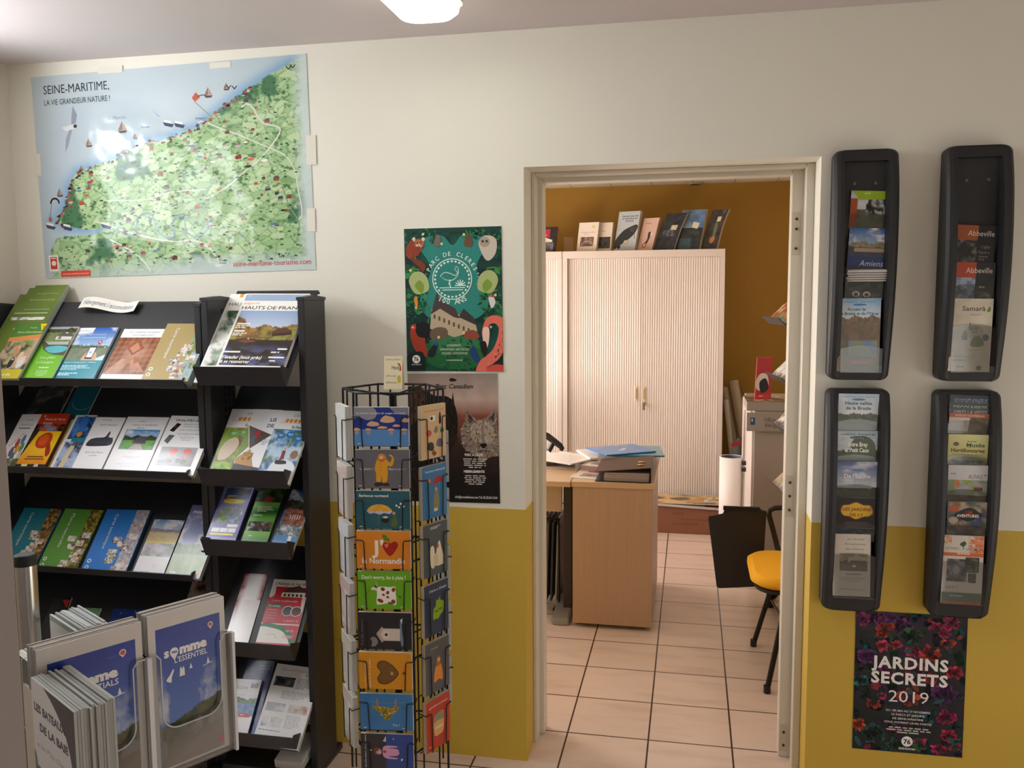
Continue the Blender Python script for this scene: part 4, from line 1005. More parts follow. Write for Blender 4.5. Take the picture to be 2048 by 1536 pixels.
def a_ramb(w, h):
    a = Art(w, h, '#f8f8fb'); a.t('Château de RAMBURES', .5, .165, .028, '#6a70a0', .62, 'c'); a.lines(.35, .08, .65, .1, 1, '#9ca2b8', 4); a.lines(.35, .2, .65, .22, 1, '#8c92ac', 5); a.r(.12, .235, .93, .6, '#8f98a8'); a.land(.14, .245, .91, .59, 6, .5, ('#3f8fd8', '#cfe4f4'), ('#243018', '#4a6030'), ('#5fa04c', '#7fb85a'), .8, .25)
    a.p([(.4, .42), (.5, .36), (.62, .36), (.7, .44), (.7, .49), (.4, .49)], '#5a5560'); a.p([(.47, .5), (.6, .5), (.7, .59), (.35, .59)], '#cdb9b8'); a.lines(.3, .72, .75, .78, 2, '#c8c8d4', 6, 'c', .3); a.lines(.2, .85, .8, .92, 2, '#d0d0dc', 7, 'c', .3); return a
on_tray('w2', 'white Château de RAMBURES leaflet with a blue sky castle photo', (204, 943), (290, 946), (248, 833), .008, a_ramb, B2, name='leaflet', group=G2, cat='leaflet')
def a_cave(w, h):
    a = Art(w, h, '#f9f9fb'); a.t('Vitrine d’Art de la Bresle', .55, .10, .045, '#22222a', .8, 'c', sh=.35, bold=.015)
    for y, q in ((.16, 'Découvrir et visiter'), (.2, 'l’atelier d’art'), (.26, 'Exposition Métallerie Sculpture')): a.t(q, .55, y, .022, '#7a8090', .4 + .1 * (y > .25), 'c', sh=.2)
    a.t('Verre Sculpture aux Ateliers', .55, .33, .026, '#6f7a96', .5, 'c', sh=.2); a.lines(.36, .37, .72, .45, 3, '#b9bccb', 3, 'c', .35); a.p([(.1, .27), (.2, .13), (.3, .15), (.2, .29)], '#2a2024'); a.e(.2, .2, .03, .02, '#8a2a2a'); a.p([(.08, .45), (.14, .34), (.26, .35), (.18, .5)], '#5f6470'); a.e(.92, .2, .07, .06, '#50545c'); a.e(.92, .36, .09, .09, '#4a2018'); a.e(.92, .36, .04, .07, '#c86a44')
    a.r(.1, .55, .88, .87, '#9a9aa0'); a.img(.11, .555, .87, .865, lambda X, Y: mixc(lin('#a9a4aa'), lin('#5f6068'), Y + .5 * (fbm(X, Y, 3, 3) - .5)), 16)
    for x in (.38, .68): a.r(x - .02, .63, x + .02, .76, '#c85a3c'); a.e(x, .62, .09, .045, '#e0482c'); a.e(x - .02, .79, .09, .035, '#3a3438')
    a.e(.25, .8, .12, .03, '#4a4a50'); a.e(.55, .78, .05, .04, '#2a282c'); a.lines(.2, .9, .8, .94, 2, '#d0d0da', 8, 'c', .3); return a
on_tray('w2', 'white art gallery leaflet with red glass mushrooms, rightmost of the second tray', (292, 946), (386, 950), (344, 831), .014, a_cave, B2, '#d8d4cc', name='leaflet', group=G2, cat='leaflet')

G3 = 'brochures on the third tray of the wide rack'
on_tray('w3', 'teal tourist guide, leftmost of the third tray', (-12, 1133), (66, 1138), (27, 1014), .012, a_rot('#1f7f96', 'Carte touristique', 1, 21, ['#a8793a', '#7a5a2c', '#c49a55', '#4a3a22']), .0005, '#2f6f88', group=G3)
on_tray('w3', 'green tourist guide on the third tray between the teal and blue guides', (72, 1138), (151, 1143), (113, 1016), .010, a_rot('#5f9a40', 'Plaine naturelle', 1, 22, ['#3a3020', '#8a8a3a', '#b0a03c', '#54482c']), .0005, '#46653a', group=G3)
on_tray('w3', 'bright blue Carte touristique guide on the third tray', (160, 1143), (250, 1147), (208, 1018), .016, a_rot('#2f7fd6', 'Carte touristique', 1, 23, ['#c9b6b8', '#8a7a90', '#e0d5cc', '#a0a8c0']), .0005, '#2d5f86', group=G3)
def a_field(w, h):
    a = Art(w, h, '#f6f6fa'); a.land(0, 0, 1, .42, 5, .52, ('#6f9fd8', '#c8d4e8'), ('#8c86a0', '#a9a0b4'), ('#d8bf88', '#e0cfa0'), .7, .16); a.r(0, .4, 1, .43, '#e8d050'); a.fol(0, .43, 1, .66, ['#b9a9b8', '#c8cfe0', '#8fa48a', '#d8d2dc'], 5, 4, 20); a.lines(.2, .92, .8, .95, 1, '#c2c8d2', 4); a.e(.6, .82, .06, None, '#ececf4'); return a
on_tray('w3', 'white leaflet with a wheat field photo on the third tray', (263, 1150), (325, 1154), (306, 1038), .008, a_field, .0005, '#3a4a58', name='leaflet', group=G3, cat='leaflet')
def a_somme_sky(w, h):
    a = Art(w, h, '#8f92cc'); a.land(0, 0, 1, .98, 14, .68, ('#7f84c6', '#c2cdea'), ('#7f9474', '#9cab8c'), ('#a9bd98', '#bccab0'), .7, .14); a.t('somme', .1, .12, .055, '#eceefa', .7, bold=.06); a.e(.5, .24, .05, None, '#b8d4ee'); a.e(.75, .24, .03, None, '#b8d4ee'); a.r(.86, .93, .95, .97, '#cf7f9a'); a.lines(.1, .92, .3, .98, 3, '#f4f4fa', 3); return a
on_tray('w3', 'pale violet somme brochure, rightmost of the third tray', (328, 1153), (398, 1158), (375, 1009), .016, a_somme_sky, .0005, '#b0adb0', group=G3)
# bottom tray of the wide rack, mostly hidden by the stand in front
def a_plain(c1, c2, seed, star=False):
    def f(w, h):
        a = Art(w, h, c1); a.fol(0, 0, 1, 1, [c1, c2], 4, seed, 16, 2)
        if star:
            for i in range(14): a.e(random.Random(i + 3).random(), random.Random(i + 50).random() * .5, .012, None, '#dfe6f4', n=6)
        a.r(.1, .06, .9, .1, '#e8ece6' if not star else c2); return a
    return f
G4 = 'brochures on the lowest tray of the wide rack'
on_tray('w4', 'green brochure on the lowest tray behind the metal stand', (60, 1420), (120, 1424), (112, 1213), .006, a_plain('#7fae84', '#9cc29a', 3), .0005, group=G4)
on_tray('w4', 'dark blue brochure with stars on the lowest tray behind the somme booklets', (150, 1424), (235, 1428), (176, 1216), .008, a_plain('#223f92', '#1b2f74', 4, True), .0005, group=G4)
on_tray('w4', 'brown photo brochure at the right end of the lowest tray', (300, 1428), (392, 1432), (372, 1160), .004, lambda w, h: Art(w, h, None).fol(0, 0, 1, 1, ['#5f2f28', '#8a6a60', '#3a2a2a', '#b09a90'], 6, 5, 24), .0005, group=G4)
on_tray('w4', 'red-cornered dark leaflet at the left of the lowest tray', (20, 1424), (60, 1424), (100, 1196), .004, lambda w, h: Art(w, h, '#34363c').p([(.55, .02), (.98, .02), (.9, .1)], '#c23a30'), .0005, name='leaflet', group=G4, cat='leaflet')

# curved paper sign on the top tray
p0, V, N, _sl = TRAYS['w1']
TLs, TRs, BLs = (on_plane(*q, p0 + N * .004, N) for q in ((174, 602), (283, 606), (166, 622)))
U = unit(TRs - TLs); Vs = np.cross(N, U); w = np.linalg.norm(TRs - TLs); h = np.dot(TLs - BLs, Vs) * 1.05
a = Art(w, h, None); a.img(0, 0, 1, 1, lambda X, Y: np.broadcast_to(lin('#efece2'), X.shape + (3,)), 24, 2)
a.L += 20; a.t('Hébergement / accomodations', .5, .70, .42, '#34507c', .86, 'c', keep=False)
wave = lambda x, y: .012 * math.sin(x * 6.0 + .4) + .013
sg = empty('paper_sign', TLs - Vs * h, 'curved handwritten Hébergement / accomodations paper sign on the wide rack', 'sign', None, U, Vs, N)
bk = Art(w, h, None); bk.img(0, 0, 1, 1, lambda X, Y: np.broadcast_to(lin('#e4e0d4'), X.shape + (3,)), 24, 2); bk.build('paper_back', PRINT_MATT, sg, curl=wave)
a.build('paper_front', PRINT_MATT, sg, off=.0003, curl=wave)

# ---- narrow rack
GN = 'brochures in the narrow rack'
def a_mag(title, seed):
    def f(w, h):
        a = Art(w, h, '#f4f2ec')
        if seed == 2:
            a.fol(.03, .24, .97, .985, ['#1d3a22', '#a9c0a8', '#2c5a34', '#e8ece6'], 5, 12, 30); a.t('HAUTS·DE·FRANCE', .05, .17, .045, '#26262a', .9); a.r(.18, .0, .24, .05, '#e0a23a'); return a
        a.r(.02, .015, 1, .105, '#9fb4d2'); a.t('N°9', .06, .045, .02, '#f4f6fa', .05); a.t('HIVER', .96, .045, .02, '#e8eef8', .1, 'r')
        def fn(X, Y):
            sky = mixc(lin('#8fa8cc'), lin('#d4dbe6'), Y * 2); n = fbm(X, Y, 17, 3); n2 = fbm(X, Y, 6, 8)
            tr = mixc(lin('#4a3a22'), lin('#a9803f'), (n - .25) * 1.8); tr = mixc(tr, lin('#9aa04a'), np.clip((n2 - .5) * 4, 0, .7) * (Y > .3))
            edge = .2 + .3 * fbm(X, X * 0 + 2, 4, 6) - .25 * np.clip(np.abs(X - .55) * 2 - .35, 0, 1)
            c = np.where((Y > edge)[..., None], tr, sky); wat = mixc(lin('#2c2218'), lin('#5a5f8c'), np.clip((fbm(X, Y * 2.2, 6, 9) - .45) * 4, 0, 1) * np.clip((Y - .6) * 4, 0, 1))
            return np.where((Y > .52 + .03 * n2)[..., None], wat, c)
        a.img(.035, .245, 1, .985, fn, 60); a.p([(.64, .53), (.76, .49), (.92, .51), (.95, .57), (.66, .6)], '#3a2418'); a.p([(.62, .56), (.7, .49), (.84, .48), (.95, .54)], '#5a3a24'); a.l([(.3, .6), (.62, .62)], .012, '#7a4a30'); a.b([(.17, .66), (.3, .64), (.45, .665), (.3, .69)], '#6a3f28'); a.p([(.3, .63), (.32, .61), (.34, .65)], '#d8a890')
        a.t('esprit', .035, .155, .035, '#e08a3a', .25, sh=.35); a.t('HAUTS·DE·FRANCE', .03, .228, .048, '#2a2420', 1.0, bold=.005)
        for x, y, ww in ((.06, .42, .2), (.06, .52, .16), (.04, .80, .24)): a.r(x, y, x + ww, y + .02, '#f0ece6')
        a.lines(.05, .45, .33, .5, 2, '#e4ddd4', 3); a.lines(.05, .555, .33, .6, 2, '#e4ddd4', 4); a.t("S'évader (tout près)", .03, .90, .042, '#f6f3ee', .6, sh=.2, bold=.02); a.t('& se ressourcer', .03, .955, .042, '#f6f3ee', .45, sh=.2, bold=.02)
        a.r(.82, .755, .96, .775, '#f0ece6'); a.lines(.74, .80, .96, .83, 1, '#e4ddd4', 5); a.r(.73, .865, .96, .885, '#f0ece6'); a.lines(.76, .91, .95, .94, 1, '#e4ddd4', 6); return a
    return f
on_tray('n1', 'magazine with green leaves half hidden behind the HAUTS-DE-FRANCE one', (400, 733), (520, 735), (461, 588), .006, a_mag('x', 2), .0005, name='magazine', group='magazines on the narrow rack', cat='magazine')
on_tray('n1', 'HAUTS-DE-FRANCE magazine with a pond cover on the narrow rack top tray', (431, 732), (566, 735), (494, 587), .014, a_mag('x', 1), .008, name='magazine', group='magazines on the narrow rack', cat='magazine')
def a_lice(title, seed, cols, bub):
    def f(w, h):
        a = Art(w, h, '#f2f2f4'); a.t('Lice Dieppe', .45, .095, .05, '#6d7078', .62, sh=.35)
        for i, x in enumerate((.3, .42, .55, .68)): a.e(x, .17, .05, .03, '#e8962c'); a.e(x + .03, .15, .02, None, '#e07a1c')
        a.r(.1, .2, .9, .208, '#e8b06a'); a.t(title, .5, .295, .045, '#3a3e48', .42, bold=.02); a.r(0, .315, 1, .33, cols[0]); a.fol(0, .33, 1, 1, cols[1:], 5, seed, 30)
        for x, y, r in ((.28, .42, .10), (.55, .40, .12), (.82, .46, .11)): a.e(x, y, r, None, bub); a.lines(x - r * .7, y - .02, x + r * .7, y + .02, 3, '#e9f2f6', 3, 'c', .4)
        if seed == 31: a.b([(.3, 1.02), (.35, .85), (.6, .8), (.9, .85), (1.02, 1.02)], '#dfe6ea'); a.p([(.5, .66), (.58, .66), (.6, .8), (.48, .82)], '#7a2f2c'); a.e(.55, .63, .035, None, '#caa088'); a.l([(.57, .62), (.62, .48)], .012, '#d8d8d8'); a.b([(.4, .82), (.66, .82), (.7, .87), (.42, .88)], '#23262a'); a.e(.85, .72, .13, .08, '#c9c6c0'); a.e(.85, .72, .11, .07, '#8a6a58')
        else: a.b([(.1, .6), (.35, .48), (.5, .6), (.35, .8), (.1, .85)], '#d8c6ae'); a.e(.75, .9, .16, .10, '#e8e6e0'); a.e(.75, .9, .14, .09, '#4a4440'); a.fol(0, .88, .5, 1, ['#7fae3a', '#a8c85a', '#5f8a2a'], 5, 2, 12)
        return a
    return f
on_tray('n2', 'riding leaflet Lice Equitation, left of three on the second tray of the narrow rack', (421, 938), (500, 940), (470, 818), .004, a_lice('Equitation', 33, ['#e0a050', '#6a4a2c', '#a08a74', '#7a6a4a', '#8fae4c'], '#6fae4c'), .0005, name='leaflet', group=GN, cat='leaflet')
def a_tri(w, h):
    a = Art(w, h, '#f0f0f2'); a.t('LIS', .72, .2, .06, '#2a2e3c', .22, bold=.02); a.t('DIE', .68, .30, .06, '#2a2e3c', .24, bold=.02); a.p([(.05, .28), (.95, .42), (.35, .66)], '#5a5048'); a.e(.45, .42, .1, .07, '#b0303c'); a.p([(.3, .48), (.42, .45), (.4, .56)], '#2f6a90'); a.p([(.02, .28), (.3, .62), (-.2, .95), (-.3, .9)], '#7f9a4c'); a.p([(0, .82), (.4, .66), (.7, .95), (.05, .95)], '#b98a4c'); a.fol(.2, .72, .55, .84, ['#a8762c', '#d8a85a', '#7a5a2c'], 4, 3, 12); a.p([(0, .9), (1, .96), (1, 1), (0, 1)], '#2a2c34'); a.lines(.7, .5, .95, .6, 3, '#a8acb8', 4); return a
on_tray('n2', 'leaflet with triangular photos in the middle of the second tray of the narrow rack', (462, 939), (520, 942), (508, 818), .003, a_tri, .006, name='leaflet', group=GN, cat='leaflet')
on_tray('n2', 'Ski-Nautique leaflet with a water skier', (515, 941), (585, 946), (553, 820), .010, a_lice('Ski-Nautique', 31, ['#3f8fd0', '#3a6aa8', '#8fb4d8', '#5f7a55', '#b8d0e4'], '#2f7fc8'), .010, name='leaflet', group=GN, cat='leaflet')
def a_purple(w, h):
    a = Art(w, h, None); a.img(0, 0, 1, 1, lambda X, Y: mixc(lin('#8f8fc4'), lin('#262a86'), Y * 1.1 - .15), 8); a.fol(.12, .02, .95, .24, ['#20304a', '#5a6a58', '#b07a3a', '#39507a'], 5, 2, 20); a.lines(0.250, 0.170, 0.850, 0.200, 1, '#e8d05a', 3); a.e(.5, .29, .36, .045, '#eadb3a'); a.lines(.25, .275, .75, .3, 1, '#a09020', 2)
    for i, (x, y) in enumerate(((.12, .40), (.52, .40), (.12, .56), (.52, .56))): a.fol(x, y, x + .38, y + .15, [['#5f8fae', '#d8a83a', '#7f8f6a'], ['#39424f', '#e4e4e0', '#6a7a90'], ['#4a7a3a', '#7a9a55', '#a8b080'], ['#6a86a8', '#b8c4d4', '#44506a']][i], 4, i, 12)
    a.r(.55, .74, .9, .8, '#e8e8ee')
    for x in (.1, .37, .64): a.r(x, .82, x + .25, .90, '#e8eaf0')
    a.r(.1, .92, .85, .96, '#e8d84a'); return a
on_tray('n3', 'violet-blue leisure leaflet with a yellow oval, on the third tray of the narrow rack', (412, 1073), (473, 1076), (460, 974), .014, a_purple, .0005, '#4a4678', name='leaflet', group=GN, cat='leaflet')
def a_green(w, h):
    a = Art(w, h, '#3f8a35'); a.fol(0, 0, 1, .3, ['#1c2a14', '#4a5a34', '#2c3a1c'], 5, 2, 18); a.e(.5, .25, .17, .06, '#a83a44'); a.img(0, .3, 1, .72, lambda X, Y: mixc(lin('#2f6f28'), lin('#7fc05a'), .5 + .5 * np.sin(Y * 9 + X)), 16); a.lines(.2, .38, .85, .5, 4, '#cfe8c0', 4); a.lines(0.120, 0.550, 0.820, 0.580, 1, '#f0f8ea', 3); a.fol(.05, .68, .95, .86, ['#26301c', '#c8cfd8', '#7a5a3c', '#1e2418'], 5, 8, 20); a.img(0, .86, 1, 1, lambda X, Y: mixc(lin('#8fcf5a'), lin('#3a8a2c'), Y), 6); a.lines(0.200, 0.940, 0.500, 0.970, 1, '#e8f4dc', 3); return a
on_tray('n3', 'green nature leaflet in the middle of the third tray of the narrow rack', (484, 1076), (536, 1079), (528, 973), .008, a_green, .0005, '#4a6a3c', name='leaflet', group=GN, cat='leaflet')
def a_brick(w, h):
    a = Art(w, h, '#6a86b0'); a.land(0, 0, 1, .42, 9, .9, ('#2c4a86', '#8fa8cc'), ('#2a2a24', '#5a5448'), ('#7a6a5a', '#5a4a3c'), .5, .5); a.fol(.1, .38, 1, .72, ['#a06a58', '#b98470', '#84503f'], 8, 3, 24)
    for i in range(5): a.r(.35 + .1 * i, .5, .39 + .1 * i, .58, '#e0dcd4')
    a.fol(0, .7, 1, .9, ['#2a2c28', '#8fa4b4', '#dfe6ea', '#5a6a70'], 6, 5, 22); a.r(0, .92, 1, 1, '#2f86c8'); a.r(.6, .9, .75, 1, '#e8eaea'); return a
on_tray('n3', 'leaflet with a brick building and blue sky on the third tray beside the upright', (544, 1079), (590, 1084), (582, 978), .010, a_brick, .0005, '#c9bfb0', name='leaflet', group=GN, cat='leaflet')
def a_red_glare(w, h):  # the white middle is glare put into the print colour
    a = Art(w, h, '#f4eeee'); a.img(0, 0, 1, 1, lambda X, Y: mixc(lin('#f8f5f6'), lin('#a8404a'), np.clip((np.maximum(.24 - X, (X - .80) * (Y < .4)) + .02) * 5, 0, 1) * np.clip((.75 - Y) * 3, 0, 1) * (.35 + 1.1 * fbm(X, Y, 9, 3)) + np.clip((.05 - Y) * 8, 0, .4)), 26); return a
on_tray('n4', 'shiny white leaflet with red edges on the fourth tray of the narrow rack', (449, 1281), (497, 1284), (481, 1146), .003, a_red_glare, .0005, name='leaflet', group=GN, cat='leaflet', m=PRINT_GLOSS)
def a_auberge(w, h):
    a = Art(w, h, '#c8283a'); a.r(0, 0, 1, .12, '#eceae6'); a.t("L'Auberge du Vert Bois", .08, .09, .045, '#2a2c2c', .9, sh=.15, bold=.01); a.p([(.32, .22), (.52, .13), (.88, .15), (.95, .2), (.95, .28), (.32, .28)], '#efe6d2'); a.p([(.3, .21), (.5, .13), (.74, .09), (.96, .17), (.95, .2)], '#5a3f38'); a.b([(.0, .12), (.1, .1), (.14, .24), (.05, .3), (0, .26)], '#e8e4de')
    for i in range(5): a.r(.38 + i * .11, .23, .44 + i * .11, .27, '#3a2f2c')
    a.t('Cuisine traditionnelle', .1, .36, .035, '#f4dcd8', .7); a.r(.03, .40, .42, .45, '#1d6a48'); a.t('Formules', .06, .443, .03, '#eef4ee', .32, bold=.02)
    for i, q in enumerate(('Rapide', 'Classique', 'Menu', 'Gourmande')): a.t(q, .08, .50 + i * .045, .022, '#f4dcd8', .26)
    a.e(.6, .5, .15, .08, '#f0f0ee'); a.e(.6, .5, .13, .07, '#3a4440'); a.e(.83, .5, .15, .08, '#f0f0ee'); a.e(.83, .5, .13, .07, '#5a3a34'); a.b([(.9, .3), (1, .28), (1.02, .5), (.94, .46)], '#e9d9d0'); a.t('02 32 84 01 73', .55, .665, .025, '#dff0e4', .4, bold=.02); a.r(0, .70, 1, .72, '#f0dcd8'); a.b([(0, .72), (.5, .73), (.8, .82), (.95, 1.0), (0, 1.02)], '#1f7a50'); a.b([(-.1, .78), (.4, .78), (.7, .86), (.82, 1.05), (-.1, 1.05)], '#eeeae2'); a.t('Un Kir', .7, .82, .04, '#eef4ee', .22, sh=.2); a.t('OFFERT', .64, .92, .05, '#e8a0b0', .3, bold=.03); a.l([(.2, .88), (.4, .86), (.5, .93)], .01, '#9aa'); return a
on_tray('n4', "red and green L'Auberge restaurant leaflet on the fourth tray of the narrow rack", (512, 1284), (588, 1289), (551, 1158), .006, a_auberge, .0005, name='leaflet', group=GN, cat='leaflet')
def a_night(w, h):
    a = Art(w, h, None); a.fol(0, 0, 1, 1, ['#2a3f78', '#3f5a98', '#6a72a8', '#1f2f60'], 3, 3, 18, 3); a.b([(.3, 1), (.4, .5), (.55, .3), (.6, .6), (.55, 1)], '#8f80b0'); a.t('de la Baie de Somme', .5, .08, .022, '#e0e6f4', .4); a.t('un Jardin', .6, .12, .022, '#e0e6f4', .3); return a
on_tray('n5', 'dark blue leaflet behind the Pêche 80 one on the lowest tray', (455, 1466), (510, 1470), (486, 1319), .003, a_night, .0005, name='leaflet', group=GN, cat='leaflet')
def a_peche(w, h):
    a = Art(w, h, '#f4f4f9'); a.t('Pêche', .07, .2, .08, '#9ca4b4', .5); a.t('80', .66, .17, .10, '#3a4050', .25, bold=.01); a.land(0, .3, 1, .72, 7, .38, ('#dfe6f0', '#f0f2f6'), ('#33502c', '#6a8a4c'), ('#4a78b4', '#86a8d0'), .2, .3); a.r(.5, .66, .9, .74, '#c23a44'); a.lines(0.550, 0.690, 0.830, 0.720, 1, '#f4dcdc', 3); a.r(.35, .79, .48, .80, '#777f90'); a.lines(.1, .93, .9, .96, 1, '#8c92a4', 4); return a
on_tray('n5', 'white Pêche 80 leaflet with a lake photo on the lowest tray', (440, 1459), (497, 1463), (471, 1357), .010, a_peche, .005, '#4a4a52', name='leaflet', group=GN, cat='leaflet')
def a_doc(w, h):
    a = Art(w, h, '#f4f4f8'); a.t('Marche-Découverte', .15, .09, .035, '#c4b0c8', .8); a.t('Eté 19', .7, .14, .03, '#8a8f9c', .2); a.fol(.06, .18, .5, .32, ['#2c3030', '#7f8488', '#4c5254'], 4, 3, 16); a.lines(.55, .18, .95, .34, 6, '#b4b8c4', 4); a.lines(.3, .38, .95, .5, 5, '#c2c6d0', 5); a.fol(.06, .56, .46, .68, ['#c8c8d4', '#e0e0e8', '#a8acb8'], 4, 6, 12); a.fol(.54, .56, .95, .68, ['#8a6f60', '#d8a080', '#c8b8a8', '#e0e0e4'], 4, 7, 12); a.lines(.55, .71, .9, .9, 8, '#c6cad6', 8); a.fol(.06, .76, .48, .9, ['#8fc48a', '#a0a4b0', '#e4e4ea'], 3, 9, 12, 9); a.r(.2, .76, .24, .9, '#f4f4f8'); a.lines(.05, .94, .95, .965, 1, '#8f94a6', 3); return a
on_tray('n5', 'white newsletter stack with small photos on the lowest tray by the upright', (509, 1464), (602, 1478), (551, 1326), .012, a_doc, .0005, '#c9c8c0', name='leaflet', group=GN, cat='leaflet')
# box of leaflets on the base shelf
def a_boxl(w, h):
    a = Art(w, h, '#f0eff2'); a.r(.3, .1, .8, .3, '#6a4f8a'); return a
O = on_z(566, 1545, .05); bx = paper('leaflet', 'white and violet leaflet stack lying on the base shelf of the narrow rack', 'leaflet', a_boxl(.10, .21), (-1.36, -.29, .051), (1, 0, 0), (0, .98, .199), (0, -.199, .98), .03, None, '#d6d2cc')
# =================================================================== POSTCARD SPINNER
mat('black_wire', '#141416', 0.35, 0.3)
SA = 0.139; FDIR = 7.0
FC = np.array((-0.823, -0.640)); _t = math.radians(FDIR)
SCN = FC - np.array((math.sin(_t), -math.cos(_t))) * SA
sp = empty('postcard_spinner', (SCN[0], SCN[1], 0), 'tall black wire postcard spinner standing in front of the yellow wall', 'postcard rack')
def face(k):
    a = math.radians(FDIR + 60 * k); d = np.array((math.cos(a), math.sin(a), 0)); n = np.array((math.sin(a), -math.cos(a), 0))
    return d, n
C3 = np.array((SCN[0], SCN[1], 0.0))
def loc(p): return np.asarray(p, float) - C3          # children live in the spinner's own coordinates
HEXR = (SA - .012) / math.cos(math.radians(30))
def hexpts(z, r=HEXR):
    out = []
    for k in range(6):
        a = math.radians(FDIR - 90 + 30 + 60 * k); out.append((r * math.cos(a), r * math.sin(a), z))
    return out
MB().tube([(0, 0, .03), (0, 0, 1.36)], .011, 12).build('center_pole', 'black_wire', sp)
for k in range(3):
    a = math.radians(FDIR + 120 * k + 30); MB().tube([(0, 0, .10), (.2 * math.cos(a), .2 * math.sin(a), .012)], .011, 10).build('leg', 'black_wire', sp)
for z in (.34, .62, .90, 1.16, 1.372):
    s = MB(); s.tube(hexpts(z), .0032, 8, closed=True)
    for q in hexpts(z)[::2]: s.tube([(0, 0, z - (.02 if z > 1.3 else 0)), q], .0028, 6)
    s.build('ring', 'black_wire', sp)
for q in hexpts(0): MB().tube([(q[0], q[1], .22), (q[0], q[1], 1.372)], .0034, 8).build('upright', 'black_wire', sp)
s = MB()
for k in range(6):
    d, n = face(k)
    for e in (-.035, .035):
        b = n * (SA - .014) + d * e; s.tube([b + (0, 0, .24), b + (0, 0, 1.372)], .0028, 6)
s.build('back_wires', 'black_wire', sp)

def card_pocket(k, zc, w, h, t):
    """wire pocket on face k: back loops, arms round the sides, two front hooks"""
    d, n = face(k); s = MB(); m = n * SA
    for sg in (-1, 1):
        b = m + d * sg * (w * .5 + .004)
        x = w * .5 - .020
        up = zc + h * .26; dn = zc - h * .5 - .002
        s.tube([b - n * .014 + (0, 0, up + .004), b + n * (t + .003) + (0, 0, up), m + d * sg * (x + .002) + n * (t + .0042) + (0, 0, up - .001), m + d * sg * x + n * (t + .0042) + (0, 0, up - .006), m + d * sg * (x - .003) + n * (t + .0042) + (0, 0, dn), m + d * sg * (x - .003) - n * .012 + (0, 0, dn - .001)], .00165, 6)
    s.tube([m - d * w * .5 - n * .013 + (0, 0, zc - h * .5 - .004), m + d * w * .5 - n * .013 + (0, 0, zc - h * .5 - .004)], .0017, 6)
    s.build('wire_pocket', 'black_wire', sp)

PF = 'postcards on the spinner face towards the room'
PR = 'postcards on the right-hand face of the spinner'
PL = 'postcards on the left-hand face of the spinner'
def postcards(k, ztop, w, h, t, fn, label, group, edge='#efeae0', off=0.0, tilt=0.0, sh=0.0):
    d, n = face(k)
    t_ = math.radians(tilt); dd = d * math.cos(t_) + np.array((0, 0, 1)) * math.sin(t_); up = np.cross(n, dd)
    O = C3 + n * SA + np.array((0, 0, ztop - h)) - dd * w / 2 + d * sh
    r = paper('postcard', label, 'postcard', fn(w, h), O, dd, up, n, t, group, edge, jit=.0006)
    return r
WD, HT = .1505, .1065
def logo2(a, c='#e8e4da'):
    a.lines(.06, .93, .17, .96, 1, c, 3); a.lines(.80, .93, .92, .96, 1, c, 4); return a
def c_clouds(w, h):
    a = Art(w, h, '#24388a'); a.r(0, .57, 1, 1, '#5a8fcc')
    a.b([(-.02, -.02), (.3, -.02), (.42, .12), (.38, .28), (.24, .33), (.1, .26), (-.02, .28)], '#8f8f9c'); a.b([(.68, -.02), (1.02, -.02), (1.02, .18), (.8, .16), (.72, .1)], '#7d7f90')
    for x, y, r, q in ((.35, .43, .11, .07), (.62, .31, .13, .10), (.52, .52, .09, .035), (.78, .47, .07, .035), (.95, .33, .07, .06), (.05, .57, .06, .04), (.26, .57, .06, .03), (.68, .575, .06, .035), (.92, .57, .06, .03)):
        a.b([(x - r, y + q * .6), (x - r * .9, y - q * .2), (x - r * .3, y - q), (x + r * .2, y - q * .8), (x + r * .8, y - q * .5), (x + r, y + q * .5), (x, y + q * .9)], '#d3ad86' if y < .5 else '#e8a86a')
    a.r(0, .60, 1, .62, '#5a8fcc')
    for x in (.05, .26, .68, .92): a.e(x, .66, .04, .05, '#a39a9c')
    a.t('Les fameux couchers de nuages normands', .04, .175, .055, '#efeae2', .9); return logo2(a)
def c_rain(w, h):
    a = Art(w, h, '#6b6a70')
    for i in range(40): r = random.Random(i); a.e(r.random(), r.random(), .004, .012, '#85858c', n=6, keep=i > 0)
    a.b([(.38, .35), (.42, .24), (.52, .22), (.6, .27), (.64, .33), (.68, .2), (.63, .14), (.67, .12), (.72, .24), (.68, .42), (.6, .42), (.6, .62), (.57, .84), (.5, .84), (.49, .66), (.46, .84), (.39, .84), (.38, .6), (.36, .5)], '#e0a02c')
    a.b([(.42, .26), (.44, .12), (.52, .1), (.57, .18), (.55, .27)], '#d98a2c'); a.e(.485, .20, .035, .05, '#e8b89a'); a.b([(.42, .22), (.48, .24), (.55, .22), (.53, .3), (.45, .3)], '#c8743a')
    for y in (.36, .45, .54): a.e(.47, y, .008, None, '#7a5014')
    a.b([(.34, .9), (.4, .84), (.5, .86), (.48, .93), (.38, .95)], '#3a342e'); a.b([(.5, .9), (.54, .85), (.62, .88), (.62, .93), (.52, .94)], '#3a342e'); a.t('La pluie ?', .09, .52, .055, '#f0ece6', .24); a.t('Rien à cirer !', .62, .52, .055, '#f0ece6', .30); return logo2(a)
